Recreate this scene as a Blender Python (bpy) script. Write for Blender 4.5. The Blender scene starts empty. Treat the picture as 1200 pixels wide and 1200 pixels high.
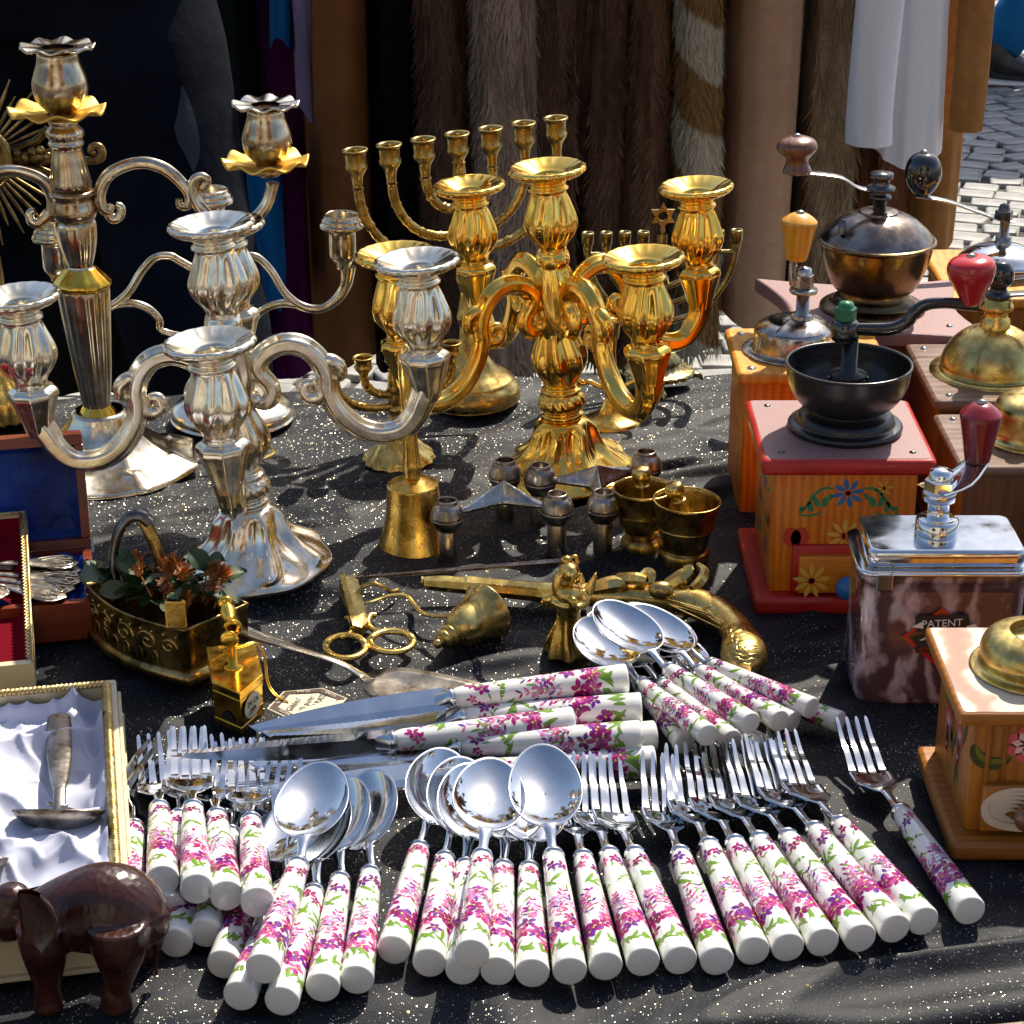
import bpy, math, random
import numpy as np
from mathutils import Vector, Matrix

# ------------------------------------------------------------------ camera, sky, sun, exposure
S = bpy.context.scene
FPX = 2500.0                      # focal length in units of a 1200 px wide frame
PITCH = math.radians(23.6)
CAM = Vector((0, 0, 0.634))       # table top is z = 0, the street is z = -0.75
cd = bpy.data.cameras.new('camera'); cam = bpy.data.objects.new('camera', cd)
S.collection.objects.link(cam)
cam.location = CAM; cam.rotation_euler = (math.pi/2 - PITCH, 0, 0)
cd.sensor_width = 36; cd.lens = 36*FPX/1200; cd.clip_start = 0.05; cd.clip_end = 300
S.camera = cam
SUN_EL = math.radians(50); SUN_AZ = math.radians(27)       # from behind the stall, a little to the right
w = bpy.data.worlds.new('World'); S.world = w; w.use_nodes = True
wn = w.node_tree.nodes; wl = w.node_tree.links
sky = wn.new('ShaderNodeTexSky'); sky.sky_type = 'NISHITA'; sky.sun_disc = False
sky.sun_elevation = SUN_EL; sky.sun_rotation = SUN_AZ; sky.dust_density = 2.0
wl.new(sky.outputs[0], wn['Background'].inputs['Color']); wn['Background'].inputs['Strength'].default_value = 0.10
sd = bpy.data.lights.new('sun', 'SUN'); sd.energy = 4.6; sd.angle = math.radians(0.5); sd.color = (1, .91, .76)
sun = bpy.data.objects.new('sun', sd); S.collection.objects.link(sun)
sdir = Vector((math.sin(SUN_AZ)*math.cos(SUN_EL), math.cos(SUN_AZ)*math.cos(SUN_EL), math.sin(SUN_EL)))
sun.rotation_euler = sdir.to_track_quat('Z', 'Y').to_euler()
S.view_settings.view_transform = 'Standard'; S.view_settings.look = 'None'
S.view_settings.exposure = 0.62; S.view_settings.gamma = 1; S.view_settings.use_curve_mapping = False
S.render.engine = 'CYCLES'
S.cycles.max_bounces = 8; S.cycles.glossy_bounces = 5; S.cycles.diffuse_bounces = 3
S.cycles.sample_clamp_indirect = 6; S.cycles.sample_clamp_direct = 25
S.cycles.caustics_reflective = False; S.cycles.caustics_refractive = False

# ------------------------------------------------------------------ helpers
COL = S.collection
R = math.radians; PI = math.pi
sp, cp = math.sin(PITCH), math.cos(PITCH)
def ray(px, py):
    a = (px-600)/FPX; b = (600-py)/FPX
    return Vector((a, cp + b*sp, -sp + b*cp))
def U(px, py, z=0.0):              # where the line of sight meets the height z
    d = ray(px, py); t = (z-CAM.z)/d.z
    return CAM + d*t
def at(px, py, Y):                 # ... meets the upright plane at distance Y
    d = ray(px, py); return CAM + d*(Y/d.y)
def ppm(px, py, Y):                # pixels per metre there
    d = ray(px, py); return FPX/(Y/d.y)
def cr(pts, k=6, closed=False):    # Catmull-Rom through points of any dimension
    P = [tuple(p) for p in pts]; n = len(P); out = []
    rng = n if closed else n-1
    for i in range(rng):
        if closed: p0, p1, p2, p3 = P[i-1], P[i], P[(i+1) % n], P[(i+2) % n]
        else: p0, p1, p2, p3 = P[max(i-1, 0)], P[i], P[i+1], P[min(i+2, n-1)]
        for j in range(k):
            t = j/k
            out.append(tuple(0.5*(2*b+(c-a)*t+(2*a-5*b+4*c-d)*t*t+(3*b-a-3*c+d)*t**3) for a, b, c, d in zip(p0, p1, p2, p3)))
    if not closed: out.append(P[-1])
    return out
class MB:
    def __init__(s): s.v = []; s.f = []; s.m = []; s.sm = []
    def add(s, verts, faces, mat=0, smooth=True, M=None):
        b = len(s.v)
        s.v += [tuple(M @ Vector(p)) for p in verts] if M is not None else [tuple(p) for p in verts]
        for f in faces: s.f.append([b+i for i in f]); s.m.append(mat); s.sm.append(smooth)
        return s
    def grid(s, rows, mat=0, smooth=True, closeu=False, closev=False, M=None):
        n = len(rows); m = len(rows[0]); vs = [p for r in rows for p in r]; fs = []
        for i in range(n if closev else n-1):
            for j in range(m if closeu else m-1):
                a = i*m+j; b = i*m+(j+1) % m; i2 = (i+1) % n
                fs.append((a, b, i2*m+(j+1) % m, i2*m+j))
        return s.add(vs, fs, mat, smooth, M)
    def lathe(s, prof, n=40, mat=0, M=None, fl=None, smooth=True, cap=True):
        rows = []
        for (r, z) in prof:
            rows.append([((fl(t, r, z) if fl else r)*math.cos(t), (fl(t, r, z) if fl else r)*math.sin(t), z) for t in [2*PI*i/n for i in range(n)]])
        s.grid(rows, mat, smooth, closeu=True, M=M)
        return s
    def tube(s, pts, rad, n=10, k=4, mat=0, closed=False, sec=None, M=None, up=(0, 0, 1), smooth=True):
        # pts list of xyz; rad number or list or list of pairs (side, up)
        N = len(pts)
        if not isinstance(rad, (list, tuple)): rad = [rad]*N
        rad = [(r, r) if not isinstance(r, (list, tuple)) else tuple(r) for r in rad]
        q = [tuple(p)+r for p, r in zip(pts, rad)]
        if k > 1: q = cr(q, k, closed)
        P = [Vector(a[:3]) for a in q]; Rr = [a[3:5] for a in q]; n_ = len(P)
        rows = []; prev = None
        for i in range(n_):
            if closed: t = P[(i+1) % n_]-P[i-1]
            else: t = P[min(i+1, n_-1)]-P[max(i-1, 0)]
            if t.length < 1e-9: t = Vector((0, 0, 1))
            t.normalize()
            if prev is None:
                a = Vector(up)
                if abs(a.dot(t)) > .97: a = Vector((1, 0, 0)) if abs(t.x) < .9 else Vector((0, 1, 0))
                u = (a-t*a.dot(t)).normalized()
            else:
                u = prev-t*prev.dot(t)
                u = u.normalized() if u.length > 1e-6 else Vector((1, 0, 0))
            prev = u; sd_ = t.cross(u)
            row = []
            for j in range(n):
                th = 2*PI*j/n; g = sec(th, i/(n_-1)) if sec else 1
                row.append(tuple(P[i]+sd_*(math.cos(th)*Rr[i][0]*g)+u*(math.sin(th)*Rr[i][1]*g)))
            rows.append(row)
        s.grid(rows, mat, smooth, closeu=True, closev=closed, M=M)
        if not closed:
            s.add(rows[0], [tuple(range(n))[::-1]], mat, False, M); s.add(rows[-1], [tuple(range(n))], mat, False, M)
        return s
    def ell(s, c, r, n=20, m=12, mat=0, M=None, rot=None):
        rows = []
        Q = rot.to_matrix() if rot is not None else None
        for i in range(m+1):
            ph = PI*i/m
            row = []
            for j in range(n):
                th = 2*PI*j/n
                p = Vector((r[0]*math.sin(ph)*math.cos(th), r[1]*math.sin(ph)*math.sin(th), r[2]*math.cos(ph)))
                if Q: p = Q @ p
                row.append(tuple(p+Vector(c)))
            rows.append(row)
        return s.grid(rows, mat, True, closeu=True, M=M)
    def prism(s, poly, z0, z1, mat=0, M=None, bev=0.0, smooth=False):
        # polygon (list of xy) extruded, optional chamfer on both rims
        n = len(poly); c = Vector((sum(p[0] for p in poly)/n, sum(p[1] for p in poly)/n))
        def ins(d): return [tuple(Vector(p)+(c-Vector(p)).normalized()*d) for p in poly]
        if bev: rings = [(ins(bev*1.2), z0), (poly, z0+bev), (poly, z1-bev), (ins(bev*.5), z1-bev*.3), (ins(bev*1.4), z1)]
        else: rings = [(poly, z0), (poly, z1)]
        rows = [[(x, y, z) for x, y in pl] for pl, z in rings]
        s.grid(rows, mat, smooth, closeu=True, M=M)
        s.add(rows[0], [tuple(range(n))[::-1]], mat, False, M); s.add(rows[-1], [tuple(range(n))], mat, False, M)
        return s
    def box(s, lo, hi, mat=0, M=None, bev=0.0):
        x0, y0, z0 = lo; x1, y1, z1 = hi
        if bev:
            b = bev; pl = [(x0+b, y0), (x1-b, y0), (x1, y0+b), (x1, y1-b), (x1-b, y1), (x0+b, y1), (x0, y1-b), (x0, y0+b)]
            pl = [(x0, y0+b), (x0+.3*b, y0+.3*b), (x0+b, y0), (x1-b, y0), (x1-.3*b, y0+.3*b), (x1, y0+b), (x1, y1-b), (x1-.3*b, y1-.3*b), (x1-b, y1), (x0+b, y1), (x0+.3*b, y1-.3*b), (x0, y1-b)]
        else: pl = [(x0, y0), (x1, y0), (x1, y1), (x0, y1)]
        return s.prism(pl, z0, z1, mat, M, bev)
    def build(s, name, mats, parent=None, world=True, **kw):
        me = bpy.data.meshes.new(name)
        v = s.v
        if parent is not None and world:
            Mi = root_of(parent); Mi = Matrix.LocRotScale(Mi.location, Mi.rotation_euler, None).inverted()
            v = [tuple(Mi @ Vector(p)) for p in v]
        me.from_pydata(v, [], s.f)
        if not isinstance(mats, (list, tuple)): mats = [mats]
        for m in mats: me.materials.append(m)
        me.polygons.foreach_set('material_index', s.m); me.polygons.foreach_set('use_smooth', s.sm)
        me.update()
        o = bpy.data.objects.new(name, me); COL.objects.link(o)
        if parent is not None: o.parent = parent
        for k_, v_ in kw.items(): o[k_] = v_
        return o
def root_of(o):
    while o.parent: o = o.parent
    return o
def tag(o, label, cat, group=None):
    o['label'] = label; o['category'] = cat
    if group: o['group'] = group
    return o
def thing(name, label, cat, loc=(0, 0, 0), rot=(0, 0, 0), group=None):
    o = bpy.data.objects.new(name, None); COL.objects.link(o); o.empty_display_size = .02
    o.location = loc; o.rotation_euler = rot
    return tag(o, label, cat, group)
KIDS = {}
def copy_tree(o, parent=None):
    c = o.copy(); COL.objects.link(c); c.parent = parent
    for ch in list(o.children): copy_tree(ch, c)
    return c
def inst(src, parent, loc=None, rot=None, sc=None):
    c = bpy.data.objects.new(src.name.split('.')[0], src.data); COL.objects.link(c); c.parent = parent
    if loc is not None: c.location = loc
    if rot is not None: c.rotation_euler = rot
    if sc is not None: c.scale = sc
    return c
def T(x, y, z): return Matrix.Translation((x, y, z))
def Mrot(ax, ang): return Matrix.Rotation(ang, 4, ax)
def frame(o, x, y, z):             # matrix from three axes
    return Matrix(((x[0], y[0], z[0], o[0]), (x[1], y[1], z[1], o[1]), (x[2], y[2], z[2], o[2]), (0, 0, 0, 1)))
def along(p, q, roll=0):           # local z runs from p to q
    p = Vector(p); q = Vector(q); z = (q-p).normalized()
    a = Vector((0, 0, 1)) if abs(z.z) < .95 else Vector((0, 1, 0))
    x = a.cross(z).normalized(); y = z.cross(x)
    return frame(p, x, y, z) @ Mrot('Z', roll)
# numpy value noise
def vnoise(x, y, seed=0):
    xi = np.floor(x).astype(np.int64); yi = np.floor(y).astype(np.int64); xf = x-xi; yf = y-yi
    def h(a, b):
        n = (a*374761393+b*668265263+seed*974634777) & 0xffffffff
        n = ((n ^ (n >> 13))*1274126177) & 0xffffffff
        return ((n ^ (n >> 16)) & 0xffff)/65535.0
    u = xf*xf*xf*(xf*(xf*6-15)+10); v = yf*yf*yf*(yf*(yf*6-15)+10)
    return (h(xi, yi)*(1-u)+h(xi+1, yi)*u)*(1-v)+(h(xi, yi+1)*(1-u)+h(xi+1, yi+1)*u)*v
def blob(name, mb, mat, parent, voxel, smooth=6, decimate=None, **kw):
    # overlapping volumes fused into one continuous skin
    o = mb.build(name, mat, parent, **kw)
    m = o.modifiers.new('r', 'REMESH'); m.mode = 'VOXEL'; m.voxel_size = voxel; m.use_smooth_shade = True
    m = o.modifiers.new('s', 'SMOOTH'); m.factor = .5; m.iterations = smooth
    dg = bpy.context.evaluated_depsgraph_get(); dg.update()
    me = bpy.data.meshes.new_from_object(o.evaluated_get(dg)); o.modifiers.clear()
    o.data = me
    for p in me.polygons: p.use_smooth = True
    return o
def text(body, size, mat, M, parent, name='lettering', ext=.00012, font_sx=1.0):
    cu = bpy.data.curves.new('t', 'FONT'); cu.body = body; cu.size = size; cu.extrude = ext; cu.align_x = 'CENTER'; cu.align_y = 'CENTER'
    cu.resolution_u = 2
    o = bpy.data.objects.new('t', cu); COL.objects.link(o)
    dg = bpy.context.evaluated_depsgraph_get(); me = bpy.data.meshes.new_from_object(o.evaluated_get(dg))
    bpy.data.objects.remove(o); me.name = name
    rt = root_of(parent); Mi = Matrix.LocRotScale(rt.location, rt.rotation_euler, None).inverted()
    me.transform(Mi @ M @ Matrix.Diagonal((font_sx, 1, 1, 1)))
    me.materials.clear(); me.materials.append(mat)
    o = bpy.data.objects.new(name, me); COL.objects.link(o); o.parent = parent
    return o

# ------------------------------------------------------------------ materials
class NT:
    def __init__(s, name):
        s.m = bpy.data.materials.new(name); s.m.use_nodes = True
        s.n = s.m.node_tree.nodes; s.l = s.m.node_tree.links; s.b = s.n['Principled BSDF']
        s.tc = s.n.new('ShaderNodeTexCoord').outputs['Object']
    def set(s, **k):
        names = dict(col='Base Color', rough='Roughness', metal='Metallic', coat='Coat Weight', crough='Coat Roughness', spec='Specular IOR Level', sheen='Sheen Weight', trans='Transmission Weight', alpha='Alpha', sub='Subsurface Weight')
        for a, b in k.items():
            i = s.b.inputs[names[a]]
            if hasattr(b, 'default_value') or hasattr(b, 'is_output'): s.l.new(b, i)
            elif a == 'col': i.default_value = (*b, 1)
            else: i.default_value = b
        return s
    def map(s, sc=(1, 1, 1), rot=(0, 0, 0), loc=(0, 0, 0), src=None):
        n = s.n.new('ShaderNodeMapping'); n.inputs['Scale'].default_value = sc; n.inputs['Rotation'].default_value = rot; n.inputs['Location'].default_value = loc
        s.l.new(src or s.tc, n.inputs['Vector']); return n.outputs[0]
    def noise(s, scale, detail=4, rough=.55, vec=None, dist=0.0):
        n = s.n.new('ShaderNodeTexNoise'); n.inputs['Scale'].default_value = scale; n.inputs['Detail'].default_value = detail
        n.inputs['Roughness'].default_value = rough; n.inputs['Distortion'].default_value = dist
        s.l.new(vec or s.tc, n.inputs['Vector']); return n.outputs['Fac']
    def wave(s, scale, dist=3, detail=2, vec=None, dsc=1.0, kind='BANDS', d='X'):
        n = s.n.new('ShaderNodeTexWave'); n.wave_type = kind; n.inputs['Scale'].default_value = scale
        if kind == 'BANDS': n.bands_direction = d
        n.inputs['Distortion'].default_value = dist; n.inputs['Detail'].default_value = detail; n.inputs['Detail Scale'].default_value = dsc
        s.l.new(vec or s.tc, n.inputs['Vector']); return n.outputs['Fac']
    def vor(s, scale, vec=None, feat='F1', out='Distance'):
        n = s.n.new('ShaderNodeTexVoronoi'); n.inputs['Scale'].default_value = scale; n.feature = feat
        s.l.new(vec or s.tc, n.inputs['Vector']); return n.outputs[out]
    def ramp(s, fac, stops):
        n = s.n.new('ShaderNodeValToRGB'); e = n.color_ramp.elements
        while len(e) < len(stops): e.new(.5)
        for x, (p, c) in zip(e, stops):
            x.position = p; x.color = (*c, 1) if isinstance(c, tuple) else (c, c, c, 1)
        s.l.new(fac, n.inputs[0]); return n.outputs[0]
    def math(s, op, a, b=0.0, c=None):
        n = s.n.new('ShaderNodeMath'); n.operation = op
        for i, x in enumerate((a, b) if c is None else (a, b, c)):
            if isinstance(x, (int, float)): n.inputs[i].default_value = x
            else: s.l.new(x, n.inputs[i])
        return n.outputs[0]
    def mix(s, f, a, b):
        n = s.n.new('ShaderNodeMix'); n.data_type = 'RGBA'
        for i, x in ((0, f), (6, a), (7, b)):
            if isinstance(x, (int, float)): n.inputs[i].default_value = x
            elif isinstance(x, tuple): n.inputs[i].default_value = (*x, 1)
            else: s.l.new(x, n.inputs[i])
        return n.outputs[2]
    def bump(s, h, st=.3, dist=.001):
        n = s.n.new('ShaderNodeBump'); n.inputs['Strength'].default_value = st; n.inputs['Distance'].default_value = dist
        s.l.new(h, n.inputs['Height']); s.l.new(n.outputs[0], s.b.inputs['Normal']); return n
def metal(name, c, dark=None, rough=.2, tarn=.5, sc=60, bs=.12, bump_sc=90, bd=.0006, amt=(.42, .62)):
    t = NT(name); n1 = t.noise(sc, 6, .62)
    f = t.ramp(n1, [(amt[0], 0.0), (amt[1], 1.0)])
    col = t.mix(f, dark or tuple(x*.5 for x in c), c) if tarn else c
    t.set(metal=1.0, col=col)
    rr = t.ramp(t.noise(sc*2.3, 5), [(.3, max(rough-.06, .03)), (.7, rough+.1)]); t.set(rough=rr)
    if bs: t.bump(t.noise(bump_sc, 5, .6), bs, bd)
    return t.m
SILVER = metal('old_silver', (.93, .88, .75), (.72, .62, .45), .19, sc=45, bs=.2, bump_sc=110, amt=(.36, .60))
SILVERG = metal('silver_gilt', (.90, .83, .68), (.56, .46, .30), .16, sc=50, bs=.2)
SILVERD = metal('brown_silver', (.66, .56, .42), (.34, .24, .14), .18, sc=60, bs=.2)
GOLD = metal('polished_gold', (1.0, .68, .16), (.97, .52, .07), .15, sc=28, bs=.12, bump_sc=120, amt=(.3, .6))
GILT = metal('bright_gilt', (1.0, .66, .12), (.82, .42, .03), .17, sc=40, bs=.12)
PALEGILT = metal('satin_gilt', (.98, .68, .17), (.75, .46, .08), .42, sc=40, bs=.05)
BRASS = metal('brass', (.92, .64, .19), (.60, .37, .08), .24, sc=55, bs=.3, bump_sc=200)
BRASSD = metal('old_brass', (.66, .47, .15), (.26, .17, .05), .30, sc=70, bs=.4, bump_sc=160)
BRASSL = metal('dull_yellow_brass', (.80, .62, .22), (.44, .31, .10), .28, sc=60, bs=.3, bump_sc=140)
BRASSP = metal('planter_brass', (.46, .33, .13), (.13, .09, .035), .30, sc=60, bs=.4, bump_sc=150)
BRASSM = metal('menorah_brass', (.66, .48, .17), (.34, .23, .07), .27, sc=60, bs=.3, bump_sc=150)
BRASSS = metal('greenish_brass', (.50, .43, .20), (.24, .19, .07), .27, sc=60, bs=.3, bump_sc=150)
CHROME = metal('chrome', (.82, .84, .87), (.66, .68, .70), .05, sc=25, bs=.03, bump_sc=40)
STEEL = metal('steel', (.55, .54, .52), (.32, .30, .27), .22, sc=90, bs=.15)
PEWTER = metal('pewter', (.46, .41, .36), (.22, .19, .16), .30, sc=80, bs=.25, bump_sc=260)
BRONZE = metal('bronze', (.42, .35, .30), (.22, .17, .14), .20, sc=60, bs=.12)
BRONZEY = metal('yellow_bronze', (.22, .155, .065), (.10, .065, .04), .24, sc=40, bs=.12)
DARKSTEEL = metal('dark_steel', (.20, .19, .20), (.10, .10, .10), .28, sc=70, bs=.1)
BLADE = metal('blade', (.74, .78, .83), (.62, .66, .72), .13, sc=30, bs=.02)
TARNS = metal('tarnished_server', (.36, .32, .27), (.16, .13, .10), .28, sc=60, bs=.2)
def plain(name, c, rough=.5, bs=0, bsc=200, var=0.0, vsc=40, **k):
    t = NT(name)
    if var: t.set(col=t.mix(t.noise(vsc, 5), tuple(x*(1-var) for x in c), tuple(min(1, x*(1+var)) for x in c)))
    else: t.set(col=c)
    t.set(rough=rough, **k)
    if bs: t.bump(t.noise(bsc, 4), bs, .0006)
    return t.m
PORC = plain('porcelain', (.76, .76, .73), .12, coat=.6, crough=.05)
MAG = [plain('print_magenta', (.36, .008, .15), .2), plain('print_purple', (.14, .02, .25), .2), plain('print_pink', (.60, .14, .33), .2), plain('print_green', (.15, .28, .025), .2), plain('print_deep', (.19, .006, .09), .2), plain('print_yellow', (.62, .55, .05), .2), plain('print_lilac', (.52, .30, .62), .2)]
BLACKI = plain('black_iron', (.012, .012, .014), .28, .25, 300, .3, spec=.6)
BLACKP = plain('black_gloss', (.01, .012, .013), .12, spec=.7, coat=.5)
def wood(name, a, b, scale=60, ax='Z', rough=.32, coat=.35, dist=5):
    t = NT(name); st = {'X': (.12, 1, 1), 'Y': (1, .12, 1), 'Z': (1, 1, .12)}[ax]
    v = t.map(sc=st)
    g = t.wave(scale, dist, 3, v, 1.4, d={'X': 'Y', 'Y': 'X', 'Z': 'X'}[ax]); g2 = t.noise(scale*7, 4, .6, v); g3 = t.noise(scale*.8, 3, .5)
    f = t.math('MULTIPLY_ADD', g, .22, t.math('MULTIPLY_ADD', g2, .55, t.math('MULTIPLY', g3, .35)))
    t.set(col=t.ramp(f, [(.25, a), (.75, b)]), rough=t.ramp(g2, [(.3, rough-.06), (.7, rough+.16)]), coat=coat, crough=.2)
    t.bump(g2, .25, .0004); return t.m
W_OR = wood('orange_pine', (.44, .078, .001), (.82, .235, .004), 55, rough=.42, coat=.04)
W_ORX = wood('orange_pine_across', (.42, .085, .002), (.76, .24, .007), 70, 'X', rough=.42, coat=.04)
W_YE = wood('honey_beech', (.52, .16, .01), (.80, .36, .035), 40, rough=.4, coat=.08)
W_TAN = wood('tan_wood', (.20, .058, .003), (.42, .155, .014), 40, rough=.42, coat=.05)
W_TANX = wood('tan_wood_across', (.19, .056, .003), (.40, .145, .014), 40, 'X', rough=.42, coat=.05)
W_BR = wood('brown_wood', (.07, .022, .007), (.16, .06, .02), 45)
W_BRX = wood('mottled_board', (.10, .055, .035), (.24, .14, .095), 30, 'X', coat=.15)
W_RD = wood('cherry_box_wood', (.09, .010, .003), (.24, .035, .009), 30, 'X', coat=.5)
W_EL = wood('carved_rosewood', (.010, .002, .001), (.050, .0095, .004), 12, 'X', .24, .2, 9)
_n = NT.__new__(NT); _n.m = W_EL; _n.n = W_EL.node_tree.nodes; _n.l = W_EL.node_tree.links; _n.b = _n.n['Principled BSDF']; _n.tc = _n.n.new('ShaderNodeTexCoord').outputs['Object']
_n.bump(_n.math('ADD', _n.vor(260, _n.map(sc=(1, 1, .5))), _n.noise(90, 5)), .35, .0012)
W_KN = wood('knob_orange', (.62, .23, .01), (.85, .42, .03), 60, coat=.6)
W_KB = wood('knob_brown', (.06, .018, .008), (.22, .08, .03), 60, coat=.7)
t = NT('red_paint'); chip = t.ramp(t.noise(150, 6, .75), [(.66, 0.0), (.69, 1.0)]); wear = t.noise(30, 4)
t.set(col=t.mix(chip, t.ramp(wear, [(.3, (.36, .010, .008)), (.7, (.56, .022, .014))]), (.30, .13, .05)), rough=t.ramp(wear, [(.3, .3), (.7, .5)])); t.bump(t.math('ADD', t.noise(500, 3), t.math('MULTIPLY', chip, -1.0)), .35, .0006); REDP = t.m
REDK = plain('red_knob', (.48, .014, .016), .22, .1, 200, .2, 30, coat=.5)
REDD = plain('wine_knob', (.22, .012, .02), .22, .1, 200, .3, 30, coat=.5)
MAUVE = plain('mauve_board_paint', (.30, .165, .16), .55, .5, 900, .28, 420)
MAUVED = plain('plum_paint', (.20, .07, .09), .45, .4, 600, .2, 60)
GREENP = plain('green_enamel', (.02, .16, .07), .4, .4, 300, .4, 90)
BLUEP = plain('blue_paint', (.02, .17, .42), .35)
GRNP = plain('leaf_green_paint', (.03, .22, .08), .4)
YELP = plain('yellow_paint', (.72, .42, .05), .4)
HEARTP = plain('heart_red_paint', (.55, .05, .02), .4)
OLIVEP = plain('olive_paint', (.16, .16, .02), .4)
OLIVED = plain('dark_olive_paint', (.05, .06, .01), .4)
ROSEP = plain('rose_paint', (.66, .10, .12), .4)
ROSEL = plain('pale_rose_paint', (.82, .48, .42), .4)
CREAMP = plain('cream_paint', (.68, .56, .42), .45)
INK = plain('black_ink', (.02, .017, .012), .6)
WHITEP = plain('white_print', (.8, .8, .76), .5)
PAPER = plain('label_paper', (.66, .58, .42), .7, var=.06, vsc=200)

# ------------------------------------------------------------------ the street
GZ = -0.75
rnd = random.Random(7)
t = NT('sett_joints'); t.set(col=t.ramp(t.noise(9, 6), [(.3, (.045, .042, .036)), (.7, (.13, .125, .11))]), rough=.9); t.bump(t.noise(160, 5), .8, .01); M_JOINT = t.m
t = NT('granite_sett')
oi = t.n.new('ShaderNodeObjectInfo'); n1 = t.noise(11, 3); n2 = t.noise(140, 6, .7)
t.set(col=t.mix(t.math('MULTIPLY', n2, .6), t.ramp(n1, [(.32, (.18, .18, .18)), (.5, (.36, .35, .32)), (.68, (.52, .50, .44))]), (.18, .18, .18)), rough=.62); t.bump(n2, .5, .004); M_SETT = t.m
mb = MB(); mb.add([(-60, -60, GZ), (60, -60, GZ), (60, 90, GZ), (-60, 90, GZ)], [(0, 1, 2, 3)], 0, False)
street = mb.build('street', M_JOINT, kind='structure')
def sett_shape(seed, w_=.092, d_=.0765):
    r_ = random.Random(seed); pts = []
    for (x, y) in [(-.5, -.42), (-.42, -.5), (.43, -.5), (.5, -.43), (.5, .42), (.42, .5), (-.44, .5), (-.5, .42)]:
        pts.append((x*w_*r_.uniform(.80, 1.02), y*d_*r_.uniform(.80, 1.02)))
    rows = []
    for s_, z in ((1.0, -.006), (1.0, .0085), (.965, .0110), (.86, .0120)): rows.append([(x*s_, y*s_, z+r_.uniform(-.0006, .0006)) for x, y in pts])
    return rows
protos = []
for k in range(6):
    m_ = MB(); rows = sett_shape(k); m_.grid(rows, 0, True, closeu=True); m_.add(rows[-1], [tuple(range(8))], 0, True)
    me = bpy.data.meshes.new('sett'); me.from_pydata(m_.v, [], m_.f); me.materials.append(M_SETT)
    me.polygons.foreach_set('use_smooth', [True]*len(me.polygons)); protos.append((me, m_))
far = MB(); nind = 0; cand = []
for r_ in range(0, 74):
    yy = 2.0+r_*.078; off = rnd.uniform(0, .1)
    for c in range(-27, 42):
        x = c*.094+off*(1 if r_ % 2 else .5)+rnd.uniform(-.006, .006)
        y = yy+.16*abs(math.sin(x*2.1+.5))+rnd.uniform(-.004, .004)
        sl = math.atan(.16*2.1*math.cos(x*2.1+.5)*(1 if math.sin(x*2.1+.5) > 0 else -1))
        cand.append((x, y, sl+rnd.uniform(-.06, .06), rnd.randrange(6), rnd.uniform(-.003, .002)))
def topx(p):
    d = Vector(p)-CAM; zc = d.y*cp-d.z*sp; return 600+FPX*d.x/zc, 600-FPX*(d.y*sp+d.z*cp)/zc
for (x, y, a, k, dz) in cand:
    px, py = topx((x, y, GZ))
    vis = (px > 1085 and px < 1215 and -12 < py < 345) or (380 < px < 870 and 385 < py < 445)
    if vis and nind < 300:
        o = bpy.data.objects.new('paving_sett', protos[k][0]); COL.objects.link(o); o.parent = street; o.location = (x, y, GZ+dz); o.rotation_euler.z = a; nind += 1
    else:
        far.add(protos[k][1].v, protos[k][1].f, 0, True, T(x, y, GZ+dz) @ Mrot('Z', a))
far.build('paving_setts', M_SETT, street, kind='stuff')

# ------------------------------------------------------------------ table and cloth
tb = thing('market_table', 'long trestle table hidden under the black glittering cloth', 'table', (0, 1.25, GZ))
m_ = MB(); m_.box((-.85, .80, -.045), (.78, 1.68, -.014)); m_.build('tabletop', W_BR, tb)
for x in (-.75, .68):
    for y in (.9, 1.6): m_ = MB(); m_.box((x-.02, y-.02, GZ), (x+.02, y+.02, -.045)); m_.build('leg', W_BR, tb)
def yfront(x): return .845+.17*(x-.08)
def yback(x): return 1.735+.09*x
xs = np.linspace(-.88, .82, 620); NT_ = 430
ys = np.linspace(0, 1, NT_)
X, Tt = np.meshgrid(xs, ys)
Yf = .845+.17*(X-.08); Yb = 1.735+.09*X
Y = Yf+(Yb-Yf)*Tt
BARE = [(*U(x, y)[:2], s) for x, y, s in ((430, 570, .06), (365, 610, .045), (560, 565, .05), (660, 1185, .05), (900, 1175, .06), (1120, 1140, .06), (960, 780, .05), (620, 500, .06), (830, 560, .05), (800, 460, .05), (205, 1170, .04), (470, 1180, .04), (180, 850, .03), (330, 690, .03), (590, 770, .03))]
def wrinkle(X, Y):
    wx = X+.05*vnoise(X*7, Y*7, 3)-.02; wy = Y+.06*vnoise(X*5+9, Y*5, 4)
    a = wx*.93+wy*.36; b = -wx*.36+wy*.93
    n1 = 1-np.abs(2*vnoise(a*9, b*30, 11)-1); n2 = 1-np.abs(2*vnoise(a*20+4, b*52, 12)-1); n3 = vnoise(X*6, Y*8, 13)
    m = np.clip((Y-1.05)/.25, 0, 1)*.65+.35
    m2 = np.clip(1.6*vnoise(X*4+3, Y*5, 21)-.2, .15, 1)
    h = .021*n1**1.8*m*m2+.0045*n2*m*m2+.004*n3-.0115
    for (qx, qy, s_) in BARE:
        g_ = np.exp(-((X-qx)**2+((Y-qy)*1.2)**2)/(s_*s_)); q = 1-np.abs(2*vnoise(a*7+qx*9, b*24, 71)-1); h = h+g_*(.017*q**1.7+.004*n1-.007)
    n4 = 1-np.abs(2*vnoise(X*3+b*2, b*6, 31)-1)
    return np.minimum(h+.004*n4**6, .0012+.25*(h-.0012))
Z = wrinkle(X, Y)
rows = [np.stack([X, Y, Z], -1)]
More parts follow.
